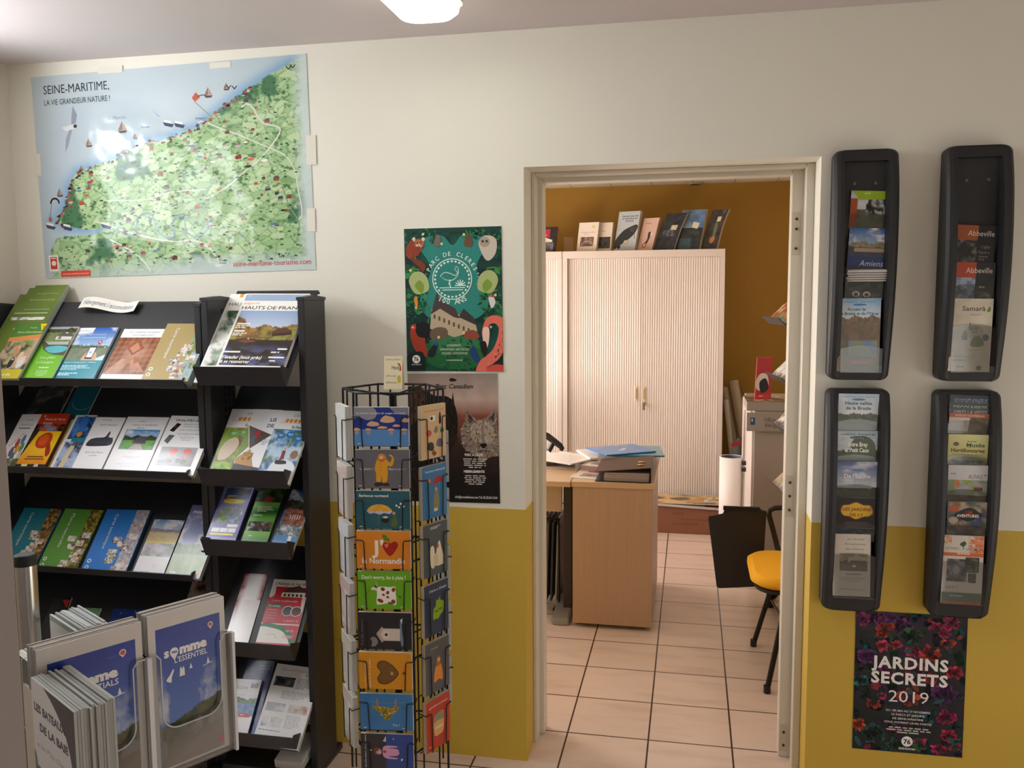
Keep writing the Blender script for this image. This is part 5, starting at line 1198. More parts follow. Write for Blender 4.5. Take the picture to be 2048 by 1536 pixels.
def c_bbq(w, h):
    a = Art(w, h, '#2f5f6c'); a.t('Barbecue normand', .06, .16, .075, '#f4f0e8', .54, bold=.01); a.r(.1, .93, .8, .94, '#27505c')
    a.b([(.2, .52), (.28, .4), (.43, .35), (.58, .4), (.67, .52), (.6, .53), (.5, .52), (.43, .55), (.36, .52), (.28, .53)], '#e8b03a')
    for x in (.3, .37, .5, .57): a.l([(x, .52), (.43, .36)], .004, '#a8781c')
    a.b([(.2, .52), (.3, .53), (.43, .53), (.6, .53), (.67, .53), (.62, .6), (.52, .58), (.43, .62), (.34, .58), (.25, .6)], '#c8c0d8'); a.l([(.43, .35), (.4, .9)], .005, '#8a8f94')
    a.b([(.46, .74), (.6, .72), (.59, .81), (.53, .84), (.48, .81)], '#2c2622'); a.l([(.49, .82), (.46, .92)], .008, '#2c2622'); a.l([(.57, .82), (.59, .92)], .008, '#2c2622'); a.b([(.49, .7), (.53, .66), (.59, .68), (.56, .72)], '#d8d4cc')
    a.b([(.65, .92), (.66, .74), (.69, .62), (.73, .6), (.75, .72), (.76, .92)], '#5a6a3c'); a.e(.70, .58, .03, .04, '#c8a080')
    for x, y in ((.75, .38), (.8, .42), (.83, .33), (.88, .4)): a.e(x, y, .02, .03, '#e8ece8')
    return logo2(a)
def c_heart(w, h):
    a = Art(w, h, '#e08a2c'); a.t("J'", .28, .60, .36, '#f4ece4', .22, bold=.02); a.t('la Normandie', .1, .86, .15, '#f6efe8', .80, bold=.02)
    a.b([(.62, .66), (.5, .46), (.49, .34), (.54, .29), (.62, .33), (.7, .27), (.77, .32), (.75, .46)], '#a82a1c'); a.b([(.52, .36), (.56, .33), (.6, .36), (.56, .44)], '#e07a5a'); a.b([(.48, .1), (.56, .12), (.6, .25), (.52, .24)], '#4f8a2c'); a.l([(.62, .33), (.60, .2)], .012, '#3a2a1c'); return logo2(a, '#f0d8b8')
def c_cow(w, h):
    a = Art(w, h, '#6fb022'); a.t("Don't worry, be à plaie !", .08, .2, .10, '#f8f8f0', .82, bold=.01)
    a.b([(.36, .44), (.45, .4), (.6, .41), (.7, .4), (.71, .55), (.71, .88), (.6, .84), (.42, .88), (.35, .86), (.36, .6)], '#f2eee8'); a.b([(.24, .48), (.3, .41), (.37, .42), (.36, .5), (.3, .49)], '#e8e0d8'); a.p([(.33, .42), (.35, .25), (.37, .42)], '#b8b8c0'); a.b([(.3, .38), (.34, .36), (.37, .44), (.33, .44)], '#8a4a2c')
    for x, y, rx, ry in ((.47, .47, .04, .05), (.67, .48, .035, .06), (.56, .56, .03, .05), (.48, .62, .03, .03), (.42, .78, .06, .05), (.66, .8, .04, .06), (.56, .68, .03, .03), (.6, .84, .04, .03)): a.e(x, y, rx, ry / a.asp * a.asp, '#8a4524', .4)
    a.l([(.71, .45), (.74, .5), (.73, .62), (.79, .67)], .006, '#4a3018'); a.e(.79, .67, .02, .02, '#4a3018'); a.l([(.24, .48), (.14, .66), (.1, .66)], .006, '#3a5a1c'); return logo2(a)
def c_hut(w, h):
    a = Art(w, h, '#2f2e31'); a.p([(.33, .58), (.44, .40), (.46, .43), (.78, .43), (.78, .76), (.46, .76), (.44, .80)], '#d8ccc0'); a.p([(.33, .58), (.44, .38), (.47, .43), (.41, .58), (.47, .75), (.44, .82)], '#b8a898'); a.r(.47, .5, .57, .7, '#e4dad0')
    for i in range(6): a.l([(.46, .46 + i * .055), (.78, .46 + i * .055)], .003, '#a89c90')
    a.b([(.49, .60), (.52, .55), (.55, .6), (.52, .64)], '#5a2f24'); a.b([(.78, .3), (.81, .28), (.82, .5), (.84, .8), (.82, .92), (.79, .8)], '#7a90a8'); a.p([(.78, .2), (.83, .14), (.82, .3)], '#d8dce4'); a.b([(.22, .7), (.3, .66), (.36, .78), (.32, .9), (.24, .92), (.25, .8)], '#8a8278'); a.t('Y a du monde', .08, .9, .05, '#8f8c88', .5, rot=90); return a
def c_mheart(w, h):
    a = Art(w, h, '#d99422'); a.b([(.75, .56), (.62, .32), (.48, .22), (.37, .26), (.34, .4), (.4, .54), (.34, .7), (.38, .84), (.5, .87), (.63, .78)], '#6b4a24'); a.b([(.72, .56), (.61, .35), (.49, .26), (.4, .3), (.37, .4), (.43, .54), (.37, .7), (.41, .8), (.5, .83), (.61, .75)], '#7d5a2e')
    for i in range(5): a.l([(.42, .36 + .1 * i), (.66, .36 + .1 * i)], .004, '#5a3c1c')
    a.e(.62, .57, .03, None, '#c8a060'); a.arc(.62, .54, .015, 180, 360, .006, '#d8b070'); a.t('Le Normand,', .13, .95, .05, '#f4e8d4', .45, rot=90); a.t('quand on y goûte...', .22, .95, .055, '#f4e8d4', .58, rot=90); a.b([(.82, .55), (.85, .5), (.87, .56), (.84, .6)], '#7a5018'); a.lines(.92, .1, .95, .14, 1, '#7a5018', 2); return a
def c_bikini(w, h):
    a = Art(w, h, '#3f7cb4'); a.l([(0, .17), (.3, .24), (.7, .25), (1, .18)], .005, '#6fa0c8'); a.b([(.22, .36), (.3, .33), (.5, .36), (.7, .34), (.75, .37), (.66, .52), (.58, .62), (.5, .74), (.43, .62), (.34, .5)], '#9a8438')
    for i in range(60):
        r = random.Random(i); y = r.uniform(.36, .7); x = .5 + r.uniform(-1, 1) * .24 * (1 - (y - .34) / .42); a.e(x, y, .016, None, r.choice(['#c8a84a', '#6a7a2c', '#e0c87a', '#7a5a20', '#9aa84a']), n=8, keep=i > 0)
    for x in (.31, .66): a.r(x, .13, x + .03, .37, '#b87a4a')
    a.t('Pou !', .62, .88, .06, '#e8ecf0', .12); return logo2(a)
def c_pink(w, h):
    a = Art(w, h, '#33333a'); a.r(.48, 0, 1, 1, '#2c4a94')
    a.b([(.42, .38), (.5, .32), (.68, .33), (.69, .36), (.52, .39), (.70, .42), (.71, .58), (.52, .62), (.69, .66), (.68, .69), (.5, .68), (.42, .6)], '#d69ac0'); a.e(.33, .49, .06, .08, '#c89a94'); a.b([(.24, .42), (.32, .38), (.34, .44), (.28, .52), (.33, .58), (.27, .57)], '#7a3f2c'); a.e(.36, .52, .03, None, '#e8a8b8'); a.r(.42, .46, .48, .52, '#8a4a3c'); a.e(.19, .46, .02, .02, '#d8c8a0')
    a.p([(.42, .2), (.48, .05), (.48, .22)], '#c8d0dc'); a.p([(.61, .12), (.63, .1), (.62, .17)], '#e8ecf0'); a.p([(.75, .7), (.8, .66), (.78, .75)], '#e8ecf0'); a.t('Une fois dedans, elle est bonne !', .10, .94, .045, '#eceae6', .66, rot=90); return a
FRONT = [(c_clouds, 1.3365, 'clouds over a blue sea, Les fameux couchers de nuages normands', '#7f90b4'), (c_rain, 1.2185, 'a figure in a yellow raincoat on grey, La pluie', '#8f8c8a'),
         (c_bbq, 1.1045, 'a yellow parasol on teal, Barbecue normand', '#5f8088'), (c_heart, .993, 'a red apple heart on orange', '#e8b070'), (c_cow, .877, 'a brown-spotted cow on green', '#b0cf80'), (c_hut, .760, 'a white beach hut turned sideways on charcoal', '#54545a'),
         (c_mheart, .6465, 'a wooden heart turned sideways on mustard', '#e0b060'), (c_bikini, .524, 'a hanging bikini bottom on blue', '#7fa4cc'), (c_pink, .406, 'a pink shirt figure turned sideways on navy and charcoal', '#6a7090')]
for i, (fn, z, q, ed) in enumerate(FRONT):
    t = .013 if i in (0, 3, 6) else .009
    postcards(0, z, WD, HT, t, fn, 'postcards showing ' + q, PF, '#ece8e0', sh=(-.0005 * i))
    card_pocket(0, z - HT / 2, WD, HT, t)
# right-hand face: upright cards
def r_way(w, h):
    a = Art(w, h, '#d9b88a'); a.t('The Normandie way of life', .1, .12, .03, '#5a4632', .8); a.r(.35, .2, .56, .3, '#f0ece4'); a.e(.42, .25, .05, None, '#222'); a.b([(.72, .36), (.72, .22), (.76, .14), (.8, .22), (.8, .36)], '#23262a'); a.e(.3, .52, .11, .06, '#c8553a'); a.b([(.5, .5), (.6, .4), (.68, .48), (.6, .54)], '#7f7f6a'); a.b([(.76, .5), (.86, .44), (.92, .52), (.84, .56)], '#3a7a5a')
    for x, y in ((.36, .76), (.74, .72)): a.b([(x - .14, y + .05), (x - .08, y - .06), (x + .1, y - .05), (x + .14, y + .05), (x + .08, y + .1)], '#6a6a70' if x > .5 else '#2c2c2e')
    a.b([(.4, .9), (.5, .86), (.6, .92), (.5, .96)], '#8a4a2c'); return a
def r_tour(w, h):
    a = Art(w, h, '#3a79a8'); a.t('Tourisme en Normandie', .12, .12, .04, '#e8eef4', .82, sh=.2); a.b([(.42, .38), (.5, .26), (.66, .22), (.82, .27), (.88, .36), (.66, .34)], '#a8303c'); a.l([(.64, .28), (.6, .62)], .012, '#4a3a34'); a.e(.3, .28, .05, None, '#e0702c'); a.b([(.46, .82), (.48, .56), (.55, .46), (.64, .52), (.66, .82)], '#8a8560'); a.e(.56, .46, .05, None, '#c8a488'); a.p([(.46, .82), (.6, .82), (.62, .88), (.46, .88)], '#d8d4c8'); return a
def r_gulls(w, h):
    a = Art(w, h, '#4d5960'); a.lines(.3, .06, .8, .12, 2, '#c8ccd0', 3); a.b([(.3, .8), (.28, .5), (.36, .42), (.45, .5), (.44, .84)], '#e4d8c0'); a.b([(.5, .8), (.55, .5), (.66, .36), (.74, .5), (.86, .8), (.7, .84)], '#e4d8c0'); a.p([(.52, .46), (.66, .42), (.6, .5)], '#c83a2c'); a.b([(.42, .62), (.55, .6), (.6, .78), (.46, .82)], '#d0c4a8'); return a
def r_dream(w, h):
    a = Art(w, h, '#2a3c58'); a.t('I have a dream', .2, .16, .055, '#d8e0ea', .72, sh=.1); a.b([(.36, .7), (.38, .5), (.46, .46), (.5, .34), (.58, .36), (.62, .3), (.68, .38), (.8, .42), (.78, .6), (.66, .66), (.56, .72), (.46, .7)], '#8aa82c'); a.e(.5, .56, .08, .02, '#5a7020'); a.e(.66, .54, .08, .02, '#5a7020'); return a
def r_orange(w, h):
    a = Art(w, h, '#54565c'); a.lines(.25, .12, .8, .16, 1, '#8a8c92', 3); a.b([(.36, .8), (.4, .56), (.5, .48), (.62, .48), (.7, .6), (.72, .82), (.56, .78)], '#e08a3a'); a.b([(.46, .48), (.5, .34), (.6, .34), (.64, .46), (.56, .52)], '#a8642c'); a.e(.56, .4, .06, .04, '#d8a078'); return a
def r_red(w, h):
    a = Art(w, h, '#b83a26'); a.t('spécialité normande', .12, .16, .045, '#f0d8cc', .78, sh=.2); a.b([(.34, .72), (.32, .42), (.42, .32), (.62, .30), (.74, .36), (.72, .7), (.54, .76)], '#d8a868'); a.b([(.34, .42), (.42, .32), (.62, .3), (.74, .38), (.73, .48), (.5, .46), (.34, .48)], '#8f8a68'); a.r(.36, .58, .7, .62, '#e8d0a0'); a.lines(.1, .9, .3, .93, 1, '#e8b0a0', 3); return a
W2, H2 = .1065, .1505
RIGHT = [(r_way, 1.3345, 'small food icons on cream'), (r_tour, 1.164, 'a red umbrella on blue, Tourisme en Normandie'), (r_gulls, .998, 'white gulls on dark grey'), (r_dream, .825, 'a green shape on dark blue, I have a dream'), (r_orange, .655, 'an orange figure on grey'), (r_red, .485, 'a full glass on brick red')]
for i, (fn, z, q) in enumerate(RIGHT):
    postcards(1, z, W2, H2, .012, fn, 'upright postcards showing ' + q, PR, '#d9cdb4')
    card_pocket(1, z - H2 / 2, W2, H2, .012)
def l_pale(c):
    def f(w, h):
        a = Art(w, h, c); a.fol(.1, .2, .9, .9, [c, '#cfd6d4', '#e8e4dc'], 4, 3, 10, 2); return a
    return f
LEFT = [(1.333, '#dfe4e0', 'pale grey-green'), (1.168, '#d9c3b8', 'pale pink'), (1.0, '#d4d6dc', 'pale lilac'), (.832, '#c9b0ac', 'dusty pink'), (.665, '#d8cfbc', 'cream'), (.497, '#c8beac', 'beige')]
for z, c, q in LEFT:
    postcards(5, z, W2, H2, .016, l_pale(c), '%s upright postcards seen edge-on on the left side of the spinner, at %s' % (q, {1.333: 'the top', 1.168: 'second height', 1.0: 'third height', .832: 'fourth height', .665: 'fifth height', .497: 'the bottom'}[z]), PL, '#e4e2de')
    card_pocket(5, z - H2 / 2, W2, H2, .016)
PB = 'postcards on the far right face of the spinner'
for i, z in enumerate((1.245, 1.075, .905, .735, .565)):
    postcards(2, z, W2, H2, .010, l_pale('#d9d8d6'), 'pale postcards on the far side of the spinner, %s from the top' % ('first', 'second', 'third', 'fourth', 'fifth')[i], PB, '#c8c8c8')
    card_pocket(2, z - H2 / 2, W2, H2, .010)
# price sign on the top ring
zt = 1.376
a = Art(.052, .092, '#e6dcba'); a.t('Cartes postales', .08, .12, .055, '#3a2f20', .8); a.t('Heula', .42, .40, .13, '#3a3a30', .42, bold=.01); a.b([(.72, .2), (.86, .24), (.94, .4), (.84, .45), (.86, .34)], '#b0402c'); a.t('1,00€ la carte', .1, .62, .06, '#4a3f2c', .55); a.t('5,00€ les 6 cartes', .1, .82, .06, '#4a3f2c', .6); a.b([(.72, .66), (.8, .58), (.9, .62), (.92, .78), (.78, .8)], '#c8b43a')
d, n = face(0); P = on_plane(768, 798, C3 + n * .09, n)
O = np.array((P[0], P[1], zt + .003)); upv = unit(np.array((0, 0, 1)) - n * .16); U = np.array((math.cos(math.radians(-2)), math.sin(math.radians(-2)), 0)); U = unit(d); Nn = np.cross(U, upv)
tent = paper('price_sign', 'cream folded price card Cartes postales Heula on top of the postcard spinner', 'sign', a, O, U, upv, Nn, .0008, None, '#d8cca4')
a2 = MB(); a2.slab((0, 0, 0), (1, 0, 0), unit((0, .95, -.31)), unit((0, .31, .95)), .052, .0945, -.0004, .0004)
bk = MB(); top = np.array((0, .092, 0)); V2 = np.array((0, -.0905, -.032)); V2n = unit(V2)
bk.slab(top, (1, 0, 0), V2n, np.cross((1, 0, 0), V2n), .052, np.linalg.norm(V2), 0, .0006); bk.build('back_leaf', mat('cream_card', '#d8cca4', 0.6), tent)
# =================================================================== DARK WALL RACKS
mat('charcoal_plastic', '#252628', 0.5, bump=0.12, bscale=350)
mat('recess_plastic', '#17181a', 0.5)
def wall_rack(x0, x1, z0, z1, label, top=.035):
    r = empty('wall_brochure_rack', (x0, 0, z0), label, 'wall rack', 'curved wall brochure racks')
    W, H = x1 - x0, z1 - z0
    def depth(t): return .064 + .036 * math.sin(math.pi * t) - .016 * max(0, (t - .8) / .2) ** 2
    rings = []; cr = .02
    zs = [cr * k for k in (0, .08, .25, .5, .75, 1)] + [.045, .046] + [.07 + (H - .13) * k / 16 for k in range(17)] + [H - top - .001, H - top] + [H - cr * k for k in (1, .75, .5, .25, .08, 0)]
    zs = sorted(set(round(z, 5) for z in zs)); nz = len(zs) - 1
    for i in range(nz + 1):
        z = zs[i]; t = z / H
        e = 0
        if z < cr: e = cr - math.sqrt(max(0, cr * cr - (cr - z) ** 2))
        elif z > H - cr: e = cr - math.sqrt(max(0, cr * cr - (z - H + cr) ** 2))
        D = depth(t); b = .030; er = e + .010 * (1 - t) ** 2
        iz = .0455 < z < H - top - .0005
        di = .040 if iz else D - .002
        # cross-section from wall left round to wall right (outer skin + recess)
        xs = [(e, 0), (e, -(D - .012)), (e + .008, -(D - .003)), (e + .018, -D), (b, -(D - .002)), (b + .006, -di), (W - b - .006, -di), (W - b, -(D - .002)), (W - er - .018, -D), (W - er - .008, -(D - .003)), (W - er, -(D - .012)), (W - er, 0)]
        rings.append([(x, y, z) for x, y in xs])
    s = MB(); n = 12; vs = [p for q in rings for p in q]; fs = []
    for i in range(nz):
        for j in range(n - 1): fs.append((i * n + j, (i + 1) * n + j, (i + 1) * n + j + 1, i * n + j + 1))
    s.add(vs, fs, False); s.add(rings[0], [list(range(n))]); s.add(rings[-1], [list(range(n))[::-1]])
    s.build('shell', 'charcoal_plastic', r)
    for dx in (-.03, .03):
        q = MB(); q.tube([(W / 2 + dx, -.040, H - .1), (W / 2 + dx, -.0435, H - .1)], .005, 12); q.build('screw', 'grey_metal', r)
    return r, W, H
def lip_panel(r, W, za, zb, y):
    """clear curved front of one pocket"""
    s = MB(); n = 12; x0, x1 = .032, W - .032; vs = []
    for yy in (y, y - .0015):
        for i in range(n + 1):
            x = x0 + (x1 - x0) * i / n; k = 1 - (2 * i / n - 1) ** 2
            vs += [(x, yy, za), (x, yy, zb - .010 + .010 * k)]
    m = 2 * (n + 1); fs = []
    for i in range(n):
        a = 2 * i; fs += [(a, a + 1, a + 3, a + 2), (m + a, m + a + 2, m + a + 3, m + a + 1), (a + 1, m + a + 1, m + a + 3, a + 3)]
    s.add(vs, fs); s.build('clear_lip', ACRYLIC, r)
def rack_leaflet(bl, br, tl, y, t, fn, label, group, edge='#e9e6de', name='leaflet'):
    N = np.array((0, -1, 0)); O, U, V, N2, w, h = px_frame((0, y, 0), N, t, bl, br, tl)
    return paper(name, label, 'leaflet', fn(w, h), O, U, V, N2, t, group, edge, m=PRINT)

GUL, GUR, GLL, GLR = ('leaflets in the upper left wall rack', 'leaflets in the upper right wall rack', 'leaflets in the lower left wall rack', 'leaflets in the lower right wall rack')
def pockets(r, W, H, zlist, ys):
    for (za, zb), y in zip(zlist, ys): lip_panel(r, W, za, zb, y)
def zat(v, x=1720, y=-.05): return on_y(x, v, y)[2]

# ---- upper left
X0 = (.417, .601); Zu = (1.372, 2.066); X1 = (.730, .913); Zl = (.642, 1.341)
ul, W, H = wall_rack(*X0, *Zu, 'curved dark wall rack at upper left, beside the door, with an Amiens leaflet')
def l_photo(w, h):
    a = Art(w, h, None); a.land(0, 0, 1, 1, 3, .55, ('#b8c4d0', '#d8dce0'), ('#4a4a3c', '#7a7a68'), ('#6a7050', '#8a8a70'), .6, .1); a.r(0, .2, .18, 1, '#b5592c'); a.fol(.4, .18, 1, .62, ['#2a3020', '#d8dce0', '#1d2416'], 6, 4, 20); a.p([(0, 0), (1, 0), (.86, .22), (.22, .24), (.12, .1)], '#9fc02c'); a.lines(0.350, 0.055, 0.650, 0.090, 1, '#f0f4d8', 3); return a
def l_amiens(w, h):
    a = Art(w, h, '#2a3a6a'); a.land(0, 0, 1, .62, 12, .62, ('#2f62a8', '#a8c4e0'), ('#6a6a50', '#b0a080'), ('#4a5060', '#3a4458'), .8, .2); a.r(0, .6, 1, 1, '#2e3f78'); a.r(.15, .42, .9, .5, '#b8a07a'); a.t('Amiens', .90, .80, .13, '#d8dce4', .6, 'r', sh=.25); a.t('Regards sur la ville', .85, .93, .06, '#7f96c8', .66, 'r'); return a
def l_dark(w, h):
    a = Art(w, h, None); a.fol(0, 0, 1, 1, ['#2a3024', '#4a4a3c', '#1c2018'], 5, 3, 22); a.b([(.7, .05), (.9, 0), (1, .1), (.85, .2)], '#b83a58')
    for x in (.3, .58): a.e(x, .78, .10, .12, '#b0a590'); a.e(x, .80, .06, .08, '#3a3428')
    return a
def l_bresle(w, h):
    a = Art(w, h, None); a.land(0, 0, 1, 1, 6, .34, ('#7fb0d8', '#dfe6e8'), ('#5a4a34', '#8a6a48'), ('#7a5a3c', '#5a4a30'), .3, .12); a.t('NORMANDIE - SEINE-MARITIME', .5, .055, .016, '#3a5a8a', .74, 'c'); a.e(.5, .085, .17, .014, '#3f74a8'); a.t('Au cœur de', .42, .165, .04, '#26303a', .44, 'c', bold=.02); a.t('la Bresle et de l’Yères', .5, .225, .04, '#26303a', .9, 'c', bold=.02); a.r(.24, .56, .96, .98, '#6a6028'); a.fol(.26, .58, .94, .8, ['#8a8038', '#5a78b0', '#7a9050'], 3, 5, 12); a.r(.26, .84, .85, .9, '#b84a34'); a.t('Bresle et Yères', .55, .885, .025, '#f4e0d8', .4, 'c', sh=.2); a.t('Randonnée', .13, .96, .035, '#4a7a4a', .72, rot=90); return a
rack_leaflet((1697, 457), (1775, 459), (1698, 381), -.046, .003, l_photo, 'leaflet with a lime green top band at the top of the upper left wall rack', GUL)
rack_leaflet((1692, 550), (1772, 553), (1694, 455), -.053, .004, l_amiens, 'Amiens leaflet with a blue sky photo in the upper left wall rack', GUL)
rack_leaflet((1688, 597), (1765, 600), (1690, 551), -.060, .004, l_dark, 'dark leaflet with two arches below the white bent leaflets', GUL)
def l_white(w, h): return Art(w, h, '#e9e6e2')
# white leaflets flopped forward over their pocket: we look at their folded top edges
for i in range(5):
    z = on_y(1733, 560 - i * 4.6, -.08)[2]; c0, c1 = on_y(1693, 560, -.08)[0], on_y(1776, 560, -.08)[0]
    s = MB(); j = (.002, -.001, .003, 0, .001)[i]
    prof = [(-.0535, -.012), (-.056, .000), (-.062, .0035), (-.076 - .002 * i, .001), (-.084 - .002 * i, -.004)]
    pts = [(y, zz + .0016) for y, zz in prof] + [(y, zz) for y, zz in prof[::-1]]
    s.prism(pts, 'x', c0 + j, c1 + j); o = s.build('leaflet', mat('white_leaflet_paper', '#e6e2dd', 0.5), None)
    me = o.data; me.transform(Matrix.Translation((0, 0, z)))
    tag(o, 'white leaflets bent forward over their pocket in the upper left wall rack', 'leaflet', 'white bent leaflets')
rack_leaflet((1674, 742), (1757, 743), (1686, 597), -.068, .006, l_bresle, 'Au cœur de la Bresle hiking leaflet in the upper left wall rack', GUL)
b0 = Zu[0]
pockets(ul, W, H, [(zat(470) - b0, zat(425) - b0), (zat(560) - b0, zat(530) - b0), (zat(757) - b0 + .02, zat(690) - b0)], (-.051, -.059, -.076))
# ---- upper right
ur, W, H = wall_rack(*X1, *Zu, 'curved dark wall rack at upper right, its top pocket empty above two Abbeville leaflets')
def l_abb(kind):
    def f(w, h):
        a = Art(w, h, '#2a2a2e'); a.r(0, 0, .52, .4, '#a85a34' if kind == 1 else '#b84a30'); a.fol(0, .4, .52, 1, ['#4a4a4c', '#8a8a88', '#2f2f30'] if kind == 1 else ['#7f94b8', '#a8b4c4', '#6a6a6c'], 4, kind, 16); a.t('Abbeville', .93, .28, .15, '#e4dcd0', .66, 'r')
        if kind == 1: a.t('L’église', .86, .6, .08, '#b8b4ae', .22, 'r'); a.t('Saint Sépulcre', .86, .74, .08, '#b8b4ae', .46, 'r'); a.lines(.6, .8, .86, .95, 2, '#8a8884', 3)
        else: a.lines(.62, .62, .9, .7, 1, '#b0aca6', 3); a.fol(.52, .76, .96, 1, ['#5a564f', '#8a8478', '#3a3834'], 5, 6, 12)
        return a
    return f
rack_leaflet((1908, 524), (1988, 528), (1915, 449), -.050, .004, l_abb(1), 'upper Abbeville leaflet, L’église Saint Sépulcre, with a brown square', GUR)
rack_leaflet((1906, 600), (1986, 602), (1912, 524), -.058, .005, l_abb(2), 'lower Abbeville leaflet with an orange square', GUR)
def l_samara(w, h):
    a = Art(w, h, '#cfc4ac'); a.fol(0, 0, 1, 1, ['#d4cab4', '#c4b89c', '#ddd5c2'], 4, 3, 18, 2); a.t('Samarà', .26, .165, .065, '#2c2a26', .56, bold=.01); a.b([(.87, .14), (.92, .1), (.95, .15), (.91, .18), (.86, .175)], '#6a8a3a'); a.lines(.42, .21, .76, .235, 2, '#6a6250', 4, 'c', .4); a.e(.58, .45, .22, .10, '#bfb59e'); a.t('30', .48, .43, .05, '#8a4a2c', .18); a.t('ANS', .50, .47, .03, '#8a4a2c', .16)
    a.b([(.28, .55), (.34, .44), (.40, .46), (.42, .56)], '#5a564c'); a.b([(.44, .42), (.47, .32), (.5, .42)], '#6a665a'); a.b([(.5, .64), (.58, .52), (.72, .52), (.84, .62), (.7, .66)], '#7a8048'); a.e(.86, .53, .08, .05, '#6a7080'); a.t('SAMARA', .62, .715, .035, '#b8a060', .5, 'c', sh=.2); a.t('SAISON 2019', .1, .80, .022, '#7a7058', .4); a.lines(.1, .84, .72, .86, 1, '#8a806a', 3); a.lines(.2, .93, .5, .95, 1, '#7a705a', 5); a.r(.68, .92, .8, .98, '#7a6a40'); return a
rack_leaflet((1896, 742), (1978, 744), (1908, 597), -.066, .008, l_samara, 'beige Samarà 30 ans leaflet at the bottom of the upper right wall rack', GUR)
pockets(ur, W, H, [(zat(530, 1945) - b0, zat(492, 1945) - b0), (zat(604, 1945) - b0, zat(568, 1945) - b0), (zat(757, 1945) - b0 + .02, zat(648, 1945) - b0)], (-.0555, -.0645, -.076))
# ---- lower left
ll, W, H = wall_rack(*X0, *Zl, 'curved dark wall rack at lower left, beside the door, with a yellow Les Jardins badge', .010)
b0 = Zl[0]
def l_haute(w, h):
    a = Art(w, h, None); a.land(0, 0, 1, 1, 6, .62, ('#a8bcd0', '#e0e2e2'), ('#3a4028', '#5a5a3c'), ('#5a7038', '#3a4a28'), .3, .12); a.t('NORMANDIE - SEINE-MARITIME', .5, .10, .03, '#3a5a8a', .8, 'c'); a.e(.5, .15, .17, .03, '#3f74a8'); a.t('Haute vallée', .5, .29, .09, '#22262a', .66, 'c', bold=.02); a.t('de la Bresle', .5, .42, .09, '#22262a', .62, 'c', bold=.02); return a
def l_bray(w, h):
    a = Art(w, h, None); a.land(0, 0, 1, 1, 9, .7, ('#9fb4c4', '#ccd4d4'), ('#2c3a1c', '#50602c'), ('#4a5c28', '#38481f'), .3, .15); a.e(.62, .55, .32, .4, '#4a5a34'); a.t('NORMANDIE - SEINE-MARITIME', .5, .13, .04, '#22302a', .84, 'c', bold=.02); a.e(.5, .21, .2, .05, '#26382c'); a.t('Pays de Bray', .5, .235, .035, '#d8e0d4', .3, 'c'); a.t('Entre Bray', .5, .47, .13, '#f4f4ee', .48, 'c', bold=.03); a.t('et Petit Caux', .48, .64, .13, '#f4f4ee', .6, 'c', bold=.03); return a
def l_eaulne(w, h):
    a = Art(w, h, None); a.land(0, 0, 1, 1, 2, .78, ('#3f5fa0', '#cfd4d8'), ('#2a3024', '#454a3a'), ('#55604a', '#3c4636'), .4, .1); a.t('NORMANDIE - SEINE-MARITIME', .5, .16, .035, '#cfd8e8', .8, 'c'); a.e(.5, .23, .17, .035, '#5f80b8'); a.t('De l’Eaulne', .5, .45, .12, '#eceef0', .66, 'c', bold=.03); a.t('aux Puits salés', .5, .62, .12, '#c8cdd2', .72, 'c', bold=.02); return a
def l_jard(w, h):
    a = Art(w, h, '#16130f'); P = [(.1, .32), (.16, .22), (.3, .2), (.5, .12), (.7, .2), (.86, .2), (.94, .32), (.94, .46), (.84, .54), (.7, .56), (.5, .64), (.32, .56), (.18, .54), (.1, .44)]; a.b(P, '#8a2a1c'); a.b([(.5 + (x - .5) * .93, .38 + (y - .38) * .9) for x, y in P], '#e0b828'); a.t('LES JARDINS', .52, .38, .09, '#8a1f14', .74, 'c', sh=.15, bold=.02); a.t('DE LY', .52, .54, .09, '#8a1f14', .34, 'c', bold=.02); a.lines(.2, .7, .85, .95, 5, '#6a6456', 3, 'c', .4); return a
def l_teal(w, h): return Art(w, h, None).fol(0, 0, 1, 1, ['#1c2a30', '#2f4650', '#16201f'], 6, 3, 14)
def l_ferme(w, h):
    a = Art(w, h, '#cfc6b8'); a.t('La Ferme', .6, .09, .035, '#6a6058', .46, 'c', sh=.4); a.t('Européenne', .58, .17, .035, '#6a6058', .56, 'c', sh=.4); a.t('des Enfants', .58, .25, .035, '#6a6058', .5, 'c', sh=.4); a.land(.17, .31, .92, .59, 4, .55, ('#8a7a5a', '#a09070'), ('#3a2f20', '#5a4a34'), ('#6a5c3c', '#54482e'), .2, .2); a.p([(.4, .38), (.6, .34), (.9, .36), (.9, .45), (.4, .45)], '#b8ac94'); a.r(.45, .42, .88, .45, '#4a3f30'); a.e(.56, .51, .05, .015, '#d8ccb8'); a.lines(.15, .63, .95, .67, 1, '#8a8074', 3, 'c'); a.lines(.15, .69, .9, .78, 3, '#a69c90', 4, 'c', .4); a.t('www.la-fee.org', .52, .90, .035, '#8a7f70', .7, 'c', sh=.4); return a
rack_leaflet((1675, 862), (1756, 864), (1680, 787), -.0445, .005, l_haute, 'Haute vallée de la Bresle leaflet at the top of the lower left wall rack', GLL)
rack_leaflet((1674, 927), (1756, 929), (1680, 861), -.0515, .005, l_bray, 'Entre Bray et Petit Caux leaflet with green trees', GLL)
rack_leaflet((1674, 995), (1754, 997), (1679, 923), -.058, .006, l_eaulne, 'blue De l’Eaulne leaflet in the lower left wall rack', GLL)
rack_leaflet((1672, 1063), (1750, 1066), (1676, 994), -.0655, .004, l_jard, 'black leaflet with a yellow LES JARDINS DE LY badge', GLL)
rack_leaflet((1671, 1082), (1748, 1084), (1673, 1056), -.071, .002, l_teal, 'dark teal leaflet top between the black badge leaflet and the beige one', GLL)
